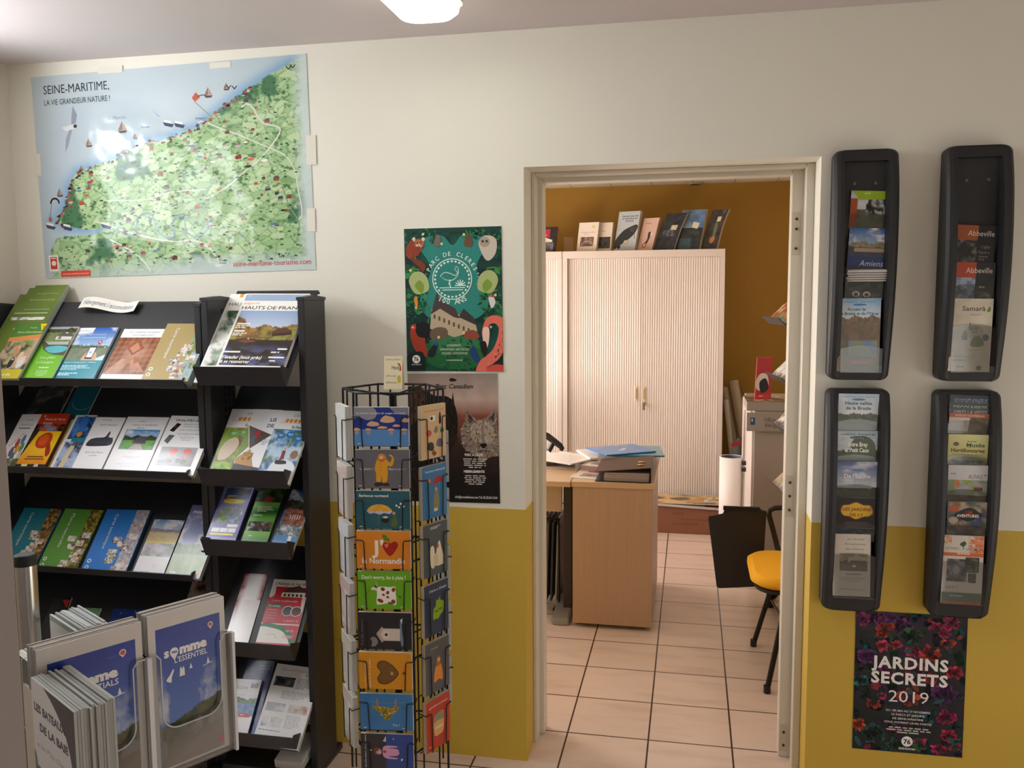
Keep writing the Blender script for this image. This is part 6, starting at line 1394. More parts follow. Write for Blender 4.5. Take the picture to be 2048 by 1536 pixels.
rack_leaflet((1666, 1191), (1740, 1194), (1675, 1068), -.0735, .005, l_ferme, 'beige La Ferme Européenne des Enfants leaflet at the bottom of a wall rack', GLL)
pockets(ll, W, H, [(zat(866) - b0, zat(838) - b0), (zat(930) - b0, zat(908) - b0), (zat(998) - b0, zat(967) - b0), (zat(1068) - b0, zat(1040) - b0), (zat(1198) - b0 + .01, zat(1101) - b0)], (-.0505, -.0575, -.065, -.0705, -.080))
# ---- lower right
lr, W, H = wall_rack(*X1, *Zl, 'curved dark wall rack at lower right, with a pale green museum leaflet', .010)
def l_visite(w, h):
    a = Art(w, h, '#a85a34'); a.r(0, 0, 1, .2, '#b0552f'); a.t('VISITE DU SOUTERRAIN', .5, .145, .08, '#e8c8a8', .74, 'c', bold=.02); a.fol(0, .2, 1, 1, ['#6a5a2c', '#8a7a40', '#4a4020'], 4, 3, 16); a.p([(0, .2), (.52, .2), (.48, .85), (0, .8)], '#c9c2b4'); a.e(.4, .4, .04, None, '#d8903a'); a.e(.4, .58, .04, None, '#d8a050'); return a
def l_band(c, txt, tc):
    def f(w, h):
        a = Art(w, h, c); a.t(txt, .5, .8, .5, tc, .8, 'c', bold=.02); return a
    return f
def l_musee(w, h):
    a = Art(w, h, '#c9c87a'); a.img(0, 0, 1, 1, lambda X, Y: mixc(lin('#d4d48f'), lin('#bcb866'), Y), 6); a.e(.2, .3, .08, .07, '#6a5038', n=7); a.lines(.48, .2, .92, .24, 1, '#5a5a34', 3); a.t('Musée', .92, .38, .12, '#4a5a34', .46, 'r', bold=.03); a.t('des', .5, .42, .05, '#6a3a28', .08); a.t('Hortillonnages', .5, .55, .12, '#5a2f24', .84, 'c', bold=.03); a.t('et promenades en barque', .5, .64, .055, '#6a5a38', .76, 'c'); a.b([(.05, 1.02), (.1, .76), (.5, .68), (.9, .76), (.95, 1.02)], '#8a8a84'); a.fol(.12, .8, .88, 1, ['#5a5a54', '#a8a8a0', '#3a3a36'], 5, 3, 14); return a
def l_park(w, h):
    a = Art(w, h, '#cfcdd0'); a.fol(0, .4, 1, 1, ['#c8c8c4', '#8aa04a', '#b0a8b8', '#7a9068'], 4, 5, 18); a.t('ALPAG', .5, .36, .12, '#5a5058', .38, sh=.2); a.e(.94, .26, .025, None, '#c8543a'); a.lines(.06, .22, .36, .26, 1, '#5a6070', 3); a.b([(.16, .5), (.24, .4), (.3, .5), (.28, .62)], '#c8783a'); a.r(.66, .6, .88, .7, '#6a3a48'); a.fol(0, .82, 1, 1, ['#2a2a24', '#55604a', '#6a5a48'], 5, 6, 14); return a
def l_avent(w, h):
    a = Art(w, h, None); a.fol(0, 0, 1, 1, ['#8a6a50', '#5a6a48', '#b8a890', '#3f4a68'], 5, 8, 20); a.e(.16, .2, .14, .10, '#b8603a'); a.e(.16, .55, .12, .10, '#b0a490'); a.p([(.14, .40), (.3, .28), (.44, .2), (.56, .16), (.68, .2), (.9, .38), (.68, .52), (.5, .58), (.34, .52)], '#26221e'); a.t('LM', .55, .36, .10, '#b8402c', .16, 'c', bold=.04); a.t('AVENTURES', .52, .45, .085, '#e8e4dc', .56, 'c', bold=.03); a.fol(0, .7, 1, 1, ['#6a6458', '#8a8478', '#3a3830'], 5, 9, 14); return a
def l_salomon(w, h):
    a = Art(w, h, '#d0c8bc'); a.fol(0, 0, .2, .12, ['#d8a060', '#c9673a', '#d8d0c4'], 5, 4, 8); a.fol(.62, .0, 1, .3, ['#d4ccc0', '#c9603a', '#d88a5a'], 6, 3, 14); a.b([(.4, .12), (.5, .08), (.56, .11), (.5, .16), (.44, .15)], '#3a5a44'); a.l([(.48, .14), (.5, .2)], .02, '#3a5a44'); a.t('LE PARC', .06, .205, .035, '#5a6a58', .34, bold=.01); a.t('SALOMON', .56, .21, .035, '#5a6a58', .4, bold=.01); a.r(0, .25, 1, .30, '#c9673a'); a.lines(.2, .255, .8, .28, 1, '#ecd8cc', 3, 'c'); a.fol(.1, .34, .6, .67, ['#5a5a5c', '#8a8a8c', '#3a3a3c'], 4, 5, 16); a.e(.34, .5, .15, .1, '#6a686a'); a.e(.34, .5, .09, .06, '#9a9a9c'); a.fol(.56, .31, .9, .53, ['#3a4a3a', '#6a7a6a', '#2a302a'], 5, 6, 12); a.fol(.64, .54, .84, .68, ['#3a3a38', '#6a706a', '#4a4a48'], 5, 7, 10); a.lines(.1, .74, .5, .78, 2, '#8a8a88', 3); a.r(0, .83, 1, .96, '#4f7058'); a.lines(.2, .87, .8, .9, 1, '#a8bcaa', 5); a.r(0, .96, 1, 1, '#a8502c'); return a
rack_leaflet((1899, 812), (1984, 815), (1902, 789), -.0415, .002, l_band('#1c2338', 'LES SOLDATS VOYAGEURS', '#8a94ac'), 'navy leaflet top LES SOLDATS VOYAGEURS, highest in the lower right wall rack', GLR)
rack_leaflet((1898, 822), (1982, 825), (1902, 805), -.0445, .002, l_band('#33463c', 'DECOUVERTE', '#a8b4a8'), 'dark green leaflet band just below the navy one in the lower right wall rack', GLR)
rack_leaflet((1897, 830), (1982, 833), (1900, 815), -.0475, .002, l_band('#45474a', 'APRES LA VISITE', '#a8aaac'), 'grey leaflet band APRES LA VISITE in the lower right wall rack', GLR)
rack_leaflet((1896, 868), (1977, 872), (1899, 825), -.0505, .003, l_visite, 'brown VISITE DU SOUTERRAIN leaflet in the lower right wall rack', GLR)
rack_leaflet((1894, 932), (1974, 935), (1899, 868), -.0545, .008, l_musee, 'pale green Musée des Hortillonnages leaflet', GLR, '#b8b68a')
rack_leaflet((1894, 1002), (1973, 1005), (1900, 930), -.0635, .006, l_park, 'white and green leaflet with an outlined logo in the lower right wall rack', GLR)
rack_leaflet((1893, 1070), (1972, 1073), (1899, 1003), -.0705, .005, l_avent, 'adventure park leaflet AVENTURES with a dark diamond badge', GLR)
rack_leaflet((1882, 1206), (1962, 1211), (1895, 1070), -.0765, .008, l_salomon, 'LE PARC SALOMON leaflet with autumn leaves at the bottom of the lower right wall rack', GLR)
pockets(lr, W, H, [(zat(872, 1940) - b0, zat(841, 1940) - b0), (zat(936, 1940) - b0, zat(908, 1940) - b0), (zat(1005, 1940) - b0, zat(976, 1940) - b0), (zat(1074, 1940) - b0, zat(1046, 1940) - b0), (zat(1208, 1940) - b0 + .008, zat(1113, 1940) - b0)], (-.054, -.063, -.070, -.076, -.086))
# =================================================================== METAL STAND WITH CLEAR POCKETS, near left
mat('brushed_tube', '#c9c4bc', 0.22, 1.0, noise=0.25, nscale=6, stretch=(90, 90, 0.5))
mat('black_cap', '#16171a', 0.5)
DV = np.array((.52, .854, 0)); DV = DV / np.linalg.norm(DV); NV = np.array((DV[1], -DV[0], 0)); ZV = np.array((0, 0, 1.0))
PTR = CAM + pray(447, 1187) * 1.2
polep = CAM + pray(50, 1108) * 1.36
st = empty('brochure_stand', (polep[0], polep[1], 0), 'floor-standing metal pole with a black cap and clear brochure pockets, near left', 'brochure stand')
ST0 = np.array((polep[0], polep[1], 0))
MB().lathe([(.0155, .02), (.0155, polep[2] - .016)], n=24).build('pole', 'brushed_tube', st)
MB().lathe([(.0168, polep[2] - .017), (.0168, polep[2] - .002), (.014, polep[2])], n=24).build('cap', 'black_cap', st)
MB().lathe([(.0, .0), (.19, .0), (.19, .012), (.03, .022), (.0, .022)], n=40, cap=False).build('base_plate', 'black_cap', st)

def essentiel(sub, lang):
    def f(w, h):
        a = Art(w, h, '#cfc9c4'); x0, x1 = .09, .93
        a.land(x0, .095, x1, .985, 21, .62, ('#2c3f96', '#6f8fc8'), ('#3f4a34', '#5a5f40'), ('#7a6a58', '#5a5448'), .0, .1)
        def sky(X, Y):
            c = mixc(lin('#2d4096'), lin('#5f7fc0'), Y * 1.3); cl = fbm(X * 1.2, Y * 1.6, 3.2, 8, 5); m = np.clip((cl - .5) * 7, 0, 1) * np.clip((Y - .3) * 4, 0, 1); c = mixc(c, lin('#cfd2d8'), m * .8)
            shore = .70 - .14 * X + .03 * fbm(X, X * 0, 6, 3); g = mixc(lin('#3c4630'), lin('#6f6a52'), (fbm(X, Y, 9, 4) - .3) * 2); g = mixc(g, lin('#8a7a70'), np.clip((Y - shore - .1) * 6, 0, 1)); g = mixc(g, lin('#8f9096'), np.clip((fbm(X, Y * 2, 4, 9) - .55) * 8, 0, .6))
            return np.where((Y > shore)[..., None], g, c)
        a.img(x0, .095, x1, .985, sky, 60)
        wc = '#eceae8'
        a.t('s', .185, .285, .058, wc, .065, bold=.04); a.e(.315, .262, .054, None, wc); a.p([(.265, .275), (.365, .275), (.315, .315)], wc); a.t('go', .315, .272, .022, '#2d4096', .075, 'c', bold=.04); a.t('mme', .385, .285, .058, wc, .36, bold=.06)
        a.t(sub, .745, .335, .036, wc, .43, 'r', bold=.01); a.e(.8, .155, .035, None, '#e8e0dc'); a.e(.8, .155, .026, None, '#c85a4a'); a.p([(.78, .17), (.82, .17), (.8, .185)], '#e8e0dc'); a.t(lang, .74, .168, .014, '#6a74a8', .1, 'r')
        a.arc(.5, .62, .42, 232, 300, .004, '#5f6fae')
        a.b([(.2, .43), (.25, .40), (.29, .37), (.30, .38), (.27, .42), (.26, .45)], wc); a.p([(.37, .43), (.38, .375), (.395, .37), (.405, .39), (.42, .37), (.435, .38), (.44, .43)], wc); a.p([(.5, .4), (.52, .365), (.54, .4)], wc); a.l([(.68, .41), (.8, .40)], .008, wc); a.p([(.73, .40), (.75, .36), (.77, .4)], wc); a.r(.86, .91, .93, .955, '#c84a5a'); return a
    return f
p0 = PTR
N = NV
def uppaper(tr, tl, zb, t, fn, label, edge='#c4beb7', group='brochures in the clear pocket stand', name='brochure', p=None, n=None, m=None, jit=.0012):
    """upright booklet whose front face shows its top corners at tl, tr"""
    p = p0 if p is None else p; n = N if n is None else n
    A, B = on_plane(*tl, p, n), on_plane(*tr, p, n)
    U = unit(np.array((B[0] - A[0], B[1] - A[1], 0))); w = np.hypot(B[0] - A[0], B[1] - A[1]); zt = (A[2] + B[2]) / 2
    O = np.array((A[0], A[1], zb)) - n * t
    return paper(name, label, 'brochure', fn(w, zt - zb), O, U, ZV, n, t, group, edge, m=m, jit=jit), zt
ZB = on_plane(468, 1486, p0, N)[2]
b1, zt1 = uppaper((447, 1187), (294, 1241), ZB, .030, essentiel("L'ESSENTIEL", 'français'), 'blue somme L’ESSENTIEL booklets in the right-hand clear pocket')
b2, zt2 = uppaper((282, 1247), (71, 1298), ZB - .0, .030, essentiel('ESSENTIALS', 'english'), 'blue somme ESSENTIALS booklets in the left-hand clear pocket', p=p0 + N * .004)

def L(p): return np.asarray(p, float) - ST0
def pocket_local(a, b, z0, zf, depth, n, name='pocket'):
    """clear pocket: a, b = front bottom corners (world xy), opens upward, front with a wide scoop"""
    a = np.array((a[0], a[1], 0)); b = np.array((b[0], b[1], 0)); U = unit(b - a); w = np.linalg.norm(b - a); s = MB(); T = .0022
    def sl(x0, x1, n0, n1, za, zb): s.add([L(a + U * x + n * q + ZV * z) for z in (za, zb) for q in (n0, n1) for x in (x0, x1)], [(0, 2, 3, 1), (4, 5, 7, 6), (0, 1, 5, 4), (2, 6, 7, 3), (0, 4, 6, 2), (1, 3, 7, 5)])
    sl(0, T, -depth, .004, z0, zf); sl(w - T, w, -depth, .004, z0, zf); sl(T, w - T, -depth, .004, z0 - T, z0); sl(0, w, -depth - T, -depth, z0, zf + .03)
    # front with rounded scoop
    H = zf - z0; m = .14 * w; zc = z0 + H * .36; r = .022
    out = [(T, z0), (w - T, z0), (w - T, zf), (w - m + .006, zf), (w - m, zf - .008)]
    for k in range(7):
        q = math.radians(90 * k / 6); out.append((w - m - r + r * math.cos(q), zc + r - r * math.sin(q)))
    for k in range(7):
        q = math.radians(90 * k / 6); out.append((m + r - r * math.sin(q), zc + r - r * math.cos(q)))
    out += [(m, zf - .008), (m - .006, zf), (T, zf)]
    rim = MB(); rim.tube([L(a + U * x + n * .003 + ZV * z) for x, z in out[2:-1]], .0011, 6); rim.build('pocket_rim', mat('frosted_acrylic_edge', '#d8d8dc', 0.15, spec=0.8), st)
    k = len(out); vs = [L(a + U * x + n * .002 + ZV * z) for x, z in out] + [L(a + U * x + n * .004 + ZV * z) for x, z in out]
    s.add(vs, [list(range(k))[::-1], list(range(k, 2 * k))] + [(i, (i + 1) % k, k + (i + 1) % k, k + i) for i in range(k)])
    return s.build(name, ACRYLIC, st)
A1, B1 = on_plane(294, 1241, p0, N), on_plane(447, 1187, p0, N)
A2, B2 = on_plane(71, 1298, p0 + N * .004, N), on_plane(282, 1247, p0 + N * .004, N)
zf = on_plane(455, 1262, p0, N)[2]
pocket_local(A1 + N * .003 - DV * .004, B1 + N * .003 + DV * .005, ZB - .0025, zf, .036, N)
pocket_local(A2 + N * .003 - DV * .005, B2 + N * .003 + DV * .003, ZB - .0025, zf, .038, N)
# stiff clear bar between both pockets and the thick right edge
mx_ = (A1 + B2) / 2
for q, ww in ((mx_, .006), (B1 + DV * .006, .004)):
    s = MB(); c = L(np.array((q[0], q[1], 0)) + N * .007)
    s.add([c + DV * x + N * y + ZV * z for z in (ZB - .006, zf) for y in (-.004, .004) for x in (-ww / 2, ww / 2)], [(0, 2, 3, 1), (4, 5, 7, 6), (0, 1, 5, 4), (2, 6, 7, 3), (0, 4, 6, 2), (1, 3, 7, 5)])
    s.build('edge_bar', mat('frosted_acrylic_edge', '#d8d8dc', 0.15, spec=0.8), st)
# bateaux stack: its cover faces the other way (-DV)
ND = -DV
Cc = CAM + pray(229, 1395) * (np.dot(on_plane(229, 1395, p0 + N * .138, N) - CAM, FW))
zc_ = Cc[2]
Bc = on_z(147, 1425, zc_); thk = abs(np.dot(Cc - Bc, DV))
def bateaux(w, h):
    a = Art(w, h, '#27306e'); a.img(0, 0, 1, 1, lambda X, Y: mixc(lin('#15182c'), lin('#2f3f94'), (Y - .1) * 1.4), 10)
    a.b([(-.3, -.05), (.3, .0), (.75, .15), (.92, .36), (.95, .52), (.7, .52), (-.3, .42)], '#eeece8'); a.t('LES BATEAUX', .42, .17, .045, '#2a3158', .74, 'c', bold=.05, rot=0); a.t('DE LA BAIE', .5, .27, .045, '#2a3158', .66, 'c', bold=.05); a.t('et les P’tits Chevaux', .48, .375, .032, '#b5a09a', .8, 'c', sh=.35)
    a.b([(-.1, .42), (.04, .43), (.06, .6), (-.1, .62)], '#6a6f8a'); a.lines(.5, .72, .9, .76, 1, '#6a78c0', 3); return a
wB = .128
O = np.array((Bc[0], Bc[1], zc_ - .21)) - NV * wB + DV * thk
paper('brochure', 'thick stack of LES BATEAUX DE LA BAIE leaflets at the front of the pocket stand', 'brochure', bateaux(wB, .21), O, NV, ZV, ND, thk, 'brochures in the clear pocket stand', '#aeb0ab', jit=.0016)
def pocket_side(O, w, z0, zf, depth):
    a = O[:2] + ND[:2] * depth; pocket_local(np.array((a[0], a[1])) - NV[:2] * .003, np.array((a[0], a[1])) + NV[:2] * (w + .003), z0 - .0025, zf, depth + .004, ND)
pocket_side(O, wB, zc_ - .21, zc_ - .13, thk + .004)
# dark green stack behind it and a pale fanned stack further back
def up_side(tr, depth_px, t, w, h, fn, label, edge, jit=.0015):
    P = CAM + pray(*tr) * depth_px
    O = np.array((P[0], P[1], P[2] - h)) - NV * w + DV * t
    return paper('brochure', label, 'brochure', fn(w, h), O, NV, ZV, ND, t, 'brochures in the clear pocket stand', edge, jit=jit), O
r3, O3 = up_side((88, 1349), 1.10, .03, .105, .21, lambda w, h: Art(w, h, '#1d3a34'), 'dark green leaflet stack mostly hidden behind the grey partition edge', '#e4e2dc')
r4, O4 = up_side((150, 1262), 1.33, .05, .105, .21, lambda w, h: Art(w, h, '#9fb8ac').r(0, .04, 1, .3, '#dfe6e2'), 'pale fanned leaflet stack at the back of the pocket stand beside the pole', '#bfc4c4', .003)
pocket_side(O4, .105, O4[2], O4[2] + .1, .054); pocket_side(O3, .105, O3[2], O3[2] + .1, .034)
# =================================================================== OFFICE
mat('light_wood', '#b6967a', 0.42, noise=0.10, nscale=3.0, stretch=(40, 40, 1.2))
mat('wood_top', '#cbaa86', 0.35, noise=0.07, nscale=3.0, stretch=(1.2, 40, 40))
mat('cabinet_paint', '#dacdc4', 0.45)
mat('tambour_slats', '#dccfc6', 0.4)
mat('grey_cabinet_paint', '#b0a598', 0.45)
mat('black_plastic', '#1b1918', 0.45)
mat('black_tube', '#191817', 0.35, 0.3)
mat('yellow_fabric', '#ffbb1e', 0.85, bump=0.2, bscale=500)
mat('cardboard', '#8a5a42', 0.7, noise=0.05, nscale=8)
mat('white_paper', '#f2ece8', 0.55)
mat('chrome', '#cfcac4', 0.2, 1.0)
mat('ivory_plastic', '#d9c39a', 0.4)
def ribbed(x0, x1, z0, z1, y, pitch=.0165):
    s = MB(); n = max(4, int((x1 - x0) / (pitch / 4))); vs = []
    for i in range(n + 1):
        x = x0 + (x1 - x0) * i / n; ph = ((x - x0) / pitch) % 1.0
        yy = y - .0045 * (1 - abs(2 * ph - 1) ** 3); vs += [(x, yy, z0), (x, yy, z1)]
    s.add(vs, [(2 * i, 2 * i + 2, 2 * i + 3, 2 * i + 1) for i in range(n)], False); return s
def tambour(x0, x1, y0, y1, h, label):
    r = empty('tambour_cabinet', (x0, y0, 0), label, 'cabinet', 'tambour cabinets'); W, D = x1 - x0, y1 - y0
    s = MB(); s.box(0, W, .012, D, 0, .06); s.box(0, W, 0, D, h - .052, h, .002); s.box(0, .035, 0, D, .06, h - .052); s.box(W - .035, W, 0, D, .06, h - .052); s.box(.035, W - .035, D - .02, D, .06, h - .052); s.box(.035, W - .035, 0, .04, .06, .09)
    s.build('carcass', 'cabinet_paint', r)
    m = W / 2
    for a, b, k in ((.037, m - .006, 0), (m - .006 + .001, W - .037, 1)):
        d = ribbed(a, b, .09, h - .053, .022).build('door', 'tambour_slats', r)
        hx = (b - .030) if k == 0 else (a + .026)
        q = MB(); q.box(hx - .010, hx + .010, .012, .020, .88, .985, .003); q.build('handle', 'ivory_plastic', d)
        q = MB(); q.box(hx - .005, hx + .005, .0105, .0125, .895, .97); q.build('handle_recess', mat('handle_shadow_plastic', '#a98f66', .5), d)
        if k == 1:
            q = MB(); q.tube([(hx, .004, .862), (hx, .02, .862)], .011, 14); q.tube([(hx, -.012, .86), (hx, .004, .86)], .004, 8); q.box(hx - .008, hx + .008, -.014, -.011, .82, .862); q.build('lock', 'chrome', d)
    return r
CY = 3.40; CH = 1.957
tambour(-.914, .226, CY, 3.84, CH, 'tall cream tambour cabinet with ribbed doors, the one fully seen through the doorway')
tambour(-2.06, -.918, CY, 3.84, CH, 'tall cream tambour cabinet at the left edge of the doorway, mostly hidden')

# magazines standing on the cabinets
GB = 'magazines standing on top of the office cabinets'
def standing(px, art_fn, t, label, lean=0.0, curl=None, edge='#cdbcaa', y=CY + .10, name='magazine'):
    """front face BL, BR, TL seen in the photo; leaning right shows the page block"""
    BL, BR, TL = px
    n = unit((-math.sin(math.radians(14)), -math.cos(math.radians(14)), 0.0))
    P = on_z(BL[0], BL[1], CH); P = np.array((P[0], y, CH)); P[0] = on_y(BL[0], BL[1], y)[0]
    B2 = on_plane(BR[0], BR[1], P, n); T2 = on_plane(TL[0], TL[1], P, n)
    U = unit(np.array((B2[0] - P[0], B2[1] - P[1], 0))); w = np.hypot(B2[0] - P[0], B2[1] - P[1])
    sh = np.dot(T2 - P, U); hh = T2[2] - CH
    a = art_fn(w, hh)
    lx = sh / hh
    V = np.array((0, 0, 1.0))
    O = P + np.array((0, 0, .001)) - n * t
    r = empty(name, O, label, name, GB, U, V, n)
    lean_f = lambda v: [((x + lx * yy + (curl(yy / hh) if curl else 0)), yy, z) for x, yy, z in v]
    g = pages_mesh(w, hh, t, col=edge, seed=len(ALL_PAPER), curl=(lambda x, yy: 0.0), parent=r)
    c = a.build('cover', PRINT, r, off=t + 3e-5)
    for o in (g, c):
        for v in o.data.vertices:
            x, yy, z = v.co; v.co = (x + lx * yy + (curl(yy / hh) if curl else 0), yy, z)
    ALL_PAPER.append(r); return r
def k_red(w, h):
    a = Art(w, h, '#221d1e'); a.r(.0, .08, .72, .42, '#a0283a'); a.t('à', .3, .22, .08, '#e8c8c8', .1); a.t('l’abbaye', .2, .34, .07, '#e8c8c8', .4); a.p([(.55, .42), (.85, .52), (.78, .72), (.5, .64)], '#cfc8b4'); a.fol(.1, .6, .9, 1, ['#3a3436', '#8a8488', '#5a5456'], 5, 3, 12); return a
def k_arch(w, h):
    a = Art(w, h, '#d9cabd'); a.e(.75, .15, .1, .05, '#c8c070'); a.t('Abbeville', .5, .36, .05, '#b07a6a', .7, 'c'); a.lines(0.300, 0.390, 0.700, 0.420, 1, '#b09a8a', 3); a.fol(.14, .5, .82, .82, ['#4a3830', '#9a8474', '#6a5448'], 5, 4, 18); a.arc(.5, .86, .3, 200, 330, .05, '#b09a88'); return a
def k_barn(w, h):
    a = Art(w, h, '#cfc0b0'); a.lines(0.250, 0.280, 0.750, 0.320, 1, '#8a7868', 3); a.fol(.06, .5, .92, .9, ['#2a2622', '#4a443c', '#1c1a18'], 5, 3, 16); a.p([(.1, .66), (.35, .5), (.9, .56), (.94, .7)], '#3a342e'); return a
def k_plane(w, h):
    a = Art(w, h, '#b0b4b4'); a.r(0, .0, 1, .5, '#a9afb2'); a.t('Aérodrome civil', .55, .14, .045, '#2c3038', .75, 'c', bold=.02); a.t('et Armées en', .55, .20, .045, '#2c3038', .7, 'c', bold=.02); a.t('Somme', .55, .26, .045, '#2c3038', .36, 'c', bold=.02); a.b([(.0, .74), (.3, .5), (.6, .4), (.9, .34), (.98, .42), (.8, .62), (.4, .8), (.0, .95)], '#2a2c30'); a.e(.75, .46, .12, .07, '#3a3c42'); a.e(.22, .9, .07, .05, '#1c1c20'); a.l([(.85, .5), (.9, .7)], .02, '#26282c'); a.e(.55, .78, .14, .05, '#a8a8a0'); a.e(.5, .76, .06, .03, '#c8c48a'); return a
def k_pink(w, h):
    a = Art(w, h, '#c9a698'); a.lines(0.200, 0.150, 0.900, 0.200, 1, '#a8746a', 3); a.b([(.5, .46), (.62, .42), (.68, .5), (.66, .64), (.56, .78), (.42, .86), (.34, .82), (.52, .66)], '#3a2c26'); a.e(.42, .84, .15, .08, '#a8644a'); a.e(.42, .84, .06, .035, '#d8c0b0'); a.e(.75, .5, .1, .06, '#c8b8a8'); return a
def k_dark(s):
    def f(w, h):
        a = Art(w, h, None); a.fol(0, 0, 1, 1, ['#1c1e26', '#2f3440', '#141418'], 4, s, 20, 3); a.r(.5, .32, .8, .48, '#b8ac98'); a.e(.62, .38, .06, .03, '#c8c070'); a.fol(.2, .45, .8, .62, ['#3a4050', '#6a6456', '#2a2a30'], 5, s + 1, 12); return a
    return f
def k_blue(w, h):
    a = Art(w, h, None); a.fol(0, 0, 1, .5, ['#3f5f86', '#5a7a9c', '#2f4a6e', '#7a8a96'], 3, 5, 18, 3); a.fol(0, .45, 1, 1, ['#1a2024', '#26343a', '#141a1c'], 5, 6, 18); a.fol(.1, .7, .6, 1, ['#2f5058', '#24424c'], 4, 7, 12); a.p([(.56, .3), (.82, .34), (.76, .48), (.52, .44)], '#c0bcb0'); a.e(.62, .38, .07, .03, '#c8c070'); return a
def k_lady(w, h):
    a = Art(w, h, None); a.fol(0, 0, 1, 1, ['#33261c', '#4a3828', '#221a14'], 4, 8, 18, 3); a.r(.52, .18, .76, .3, '#c8c0a8'); a.b([(.5, .34), (.64, .32), (.72, .5), (.66, .7), (.54, .66), (.5, .5)], '#5a6a5a'); a.b([(.42, .72), (.62, .66), (.72, .74), (.6, .84), (.44, .82)], '#a8744c'); a.e(.8, .06, .1, .05, '#4a5248'); return a
standing(((1062, 503), (1110, 503), (1067, 456)), k_red, .012, 'dark red-and-black magazine standing at the left on the cabinet top, half behind the jamb', edge='#5a4a40')
standing(((1153, 501), (1192, 501), (1159, 446)), k_arch, .05, 'cream booklet stack with an arch photo, first from the left after the gap')
standing(((1194, 501), (1221, 501), (1199, 446)), k_barn, .05, 'cream booklet stack with a dark barn photo, second in the row')
standing(((1227, 500), (1269, 500), (1239, 424)), k_plane, .06, 'grey magazine stack with an old aeroplane cover standing on the cabinet')
standing(((1273, 500), (1303, 500), (1289, 437)), k_pink, .05, 'pinkish booklet stack with an old telephone cover on the cabinet')
standing(((1307, 499), (1347, 499), (1330, 428)), k_dark(3), .06, 'dark magazine stack with curled covers on the cabinet', curl=lambda v: .025 * v * v * (v - .3))
standing(((1350, 499), (1398, 498), (1365, 421)), k_blue, .05, 'blue and dark magazine stack, second from the right on the cabinet')
standing(((1402, 497), (1433, 497), (1420, 420)), k_lady, .05, 'brown magazine stack, rightmost on the cabinet', curl=lambda v: .03 * v * v * (v - .2))
# small clear display stand with a red mark
pp = on_y(1137, 502, CY + .12)
acl = empty('clear_display_stand', (pp[0], pp[1], CH), 'small clear plastic stand with a red mark on the cabinet top', 'display stand', GB and None)
q = MB(); q.box(-.035, .035, -.0015, .0015, 0, .11); q.box(-.035, .035, -.03, .03, 0, .003); q.build('clear_body', ACRYLIC, acl)
q = MB(); q.box(-.008, .006, -.0035, -.002, .03, .06, .0005); q.build('red_mark', mat('red_mark_ink', '#b8402c', .5), acl)
# round smoke detector / vent on office ceiling
cv = on_z(1391, 366, OFF_CEIL); vt = empty('ceiling_vent', (cv[0], cv[1], OFF_CEIL), 'round dark vent in the office ceiling above the cabinet', 'vent')
MB().lathe([(.055, 0), (.06, -.004), (.05, -.010), (.038, -.011)], n=28).build('ring', mat('vent_ring', '#a89a80', .5), vt); MB().lathe([(.037, -.003), (.036, -.0125)], n=24).build('grille', 'dark_steel', vt)

# ---- desk: main worktop going left + end pedestal
DY0, DY1 = 1.28, 2.05; DZ = .735
dk = empty('desk', (-.9, 1.6, 0), 'light wood office desk with a dark post leg, left in the doorway', 'desk')
DKO = np.array((-.9, 1.6, 0))
def dl(x0, x1, y0, y1, z0, z1, name, m, par, ch=0.0, org=DKO):
    return MB().box(x0 - org[0], x1 - org[0], y0 - org[1], y1 - org[1], z0, z1, ch).build(name, m, par)
dl(-1.75, -.5655, DY0 - .02, DY1, DZ - .026, DZ, 'tabletop', 'wood_top', dk, .002)
dl(-.62, -.575, DY0 + .12, DY0 + .19, .05, DZ - .026, 'leg', 'dark_steel', dk, .004)
dl(-1.74, -1.70, DY0 + .12, DY0 + .19, .05, DZ - .026, 'leg', 'dark_steel', dk, .004)
for xc in (-.62, -1.72):
    q = MB(); q.prism([(-.32, .0), (.40, .0), (.38, .035), (.2, .07), (-.1, .07), (-.30, .035)], 'x', xc - .045 - DKO[0], xc + .045 - DKO[0]); q.v = [(x, y + .0, z) for x, y, z in q.v]; q.build('foot', mat('grey_plastic_foot', '#85827d', .4), dk, bevel=.012)
dl(-1.69, -.64, DY0 + .20, DY0 + .225, .53, DZ - .03, 'modesty_panel', mat('cream_laminate', '#cdb698', .45), dk)
pd = empty('desk_pedestal', (-.365, 1.6, 0), 'light wood end cabinet forming the right part of the desk', 'cabinet')
PO = np.array((-.365, 1.6, 0))
dl(-.563, -.163, DY0 - .008, DY1, DZ - .026, DZ, 'tabletop', 'wood_top', pd, .002, PO)
dl(-.556, -.170, DY0, DY0 + .02, .022, DZ - .027, 'end_panel', 'light_wood', pd, .0015, PO)
dl(-.556, -.170, DY0 + .02, DY1 - .03, .025, DZ - .027, 'body', 'light_wood', pd, 0, PO)
dl(-.53, -.20, DY0 + .06, DY1 - .06, 0, .025, 'plinth', 'dark_steel', pd, 0, PO)
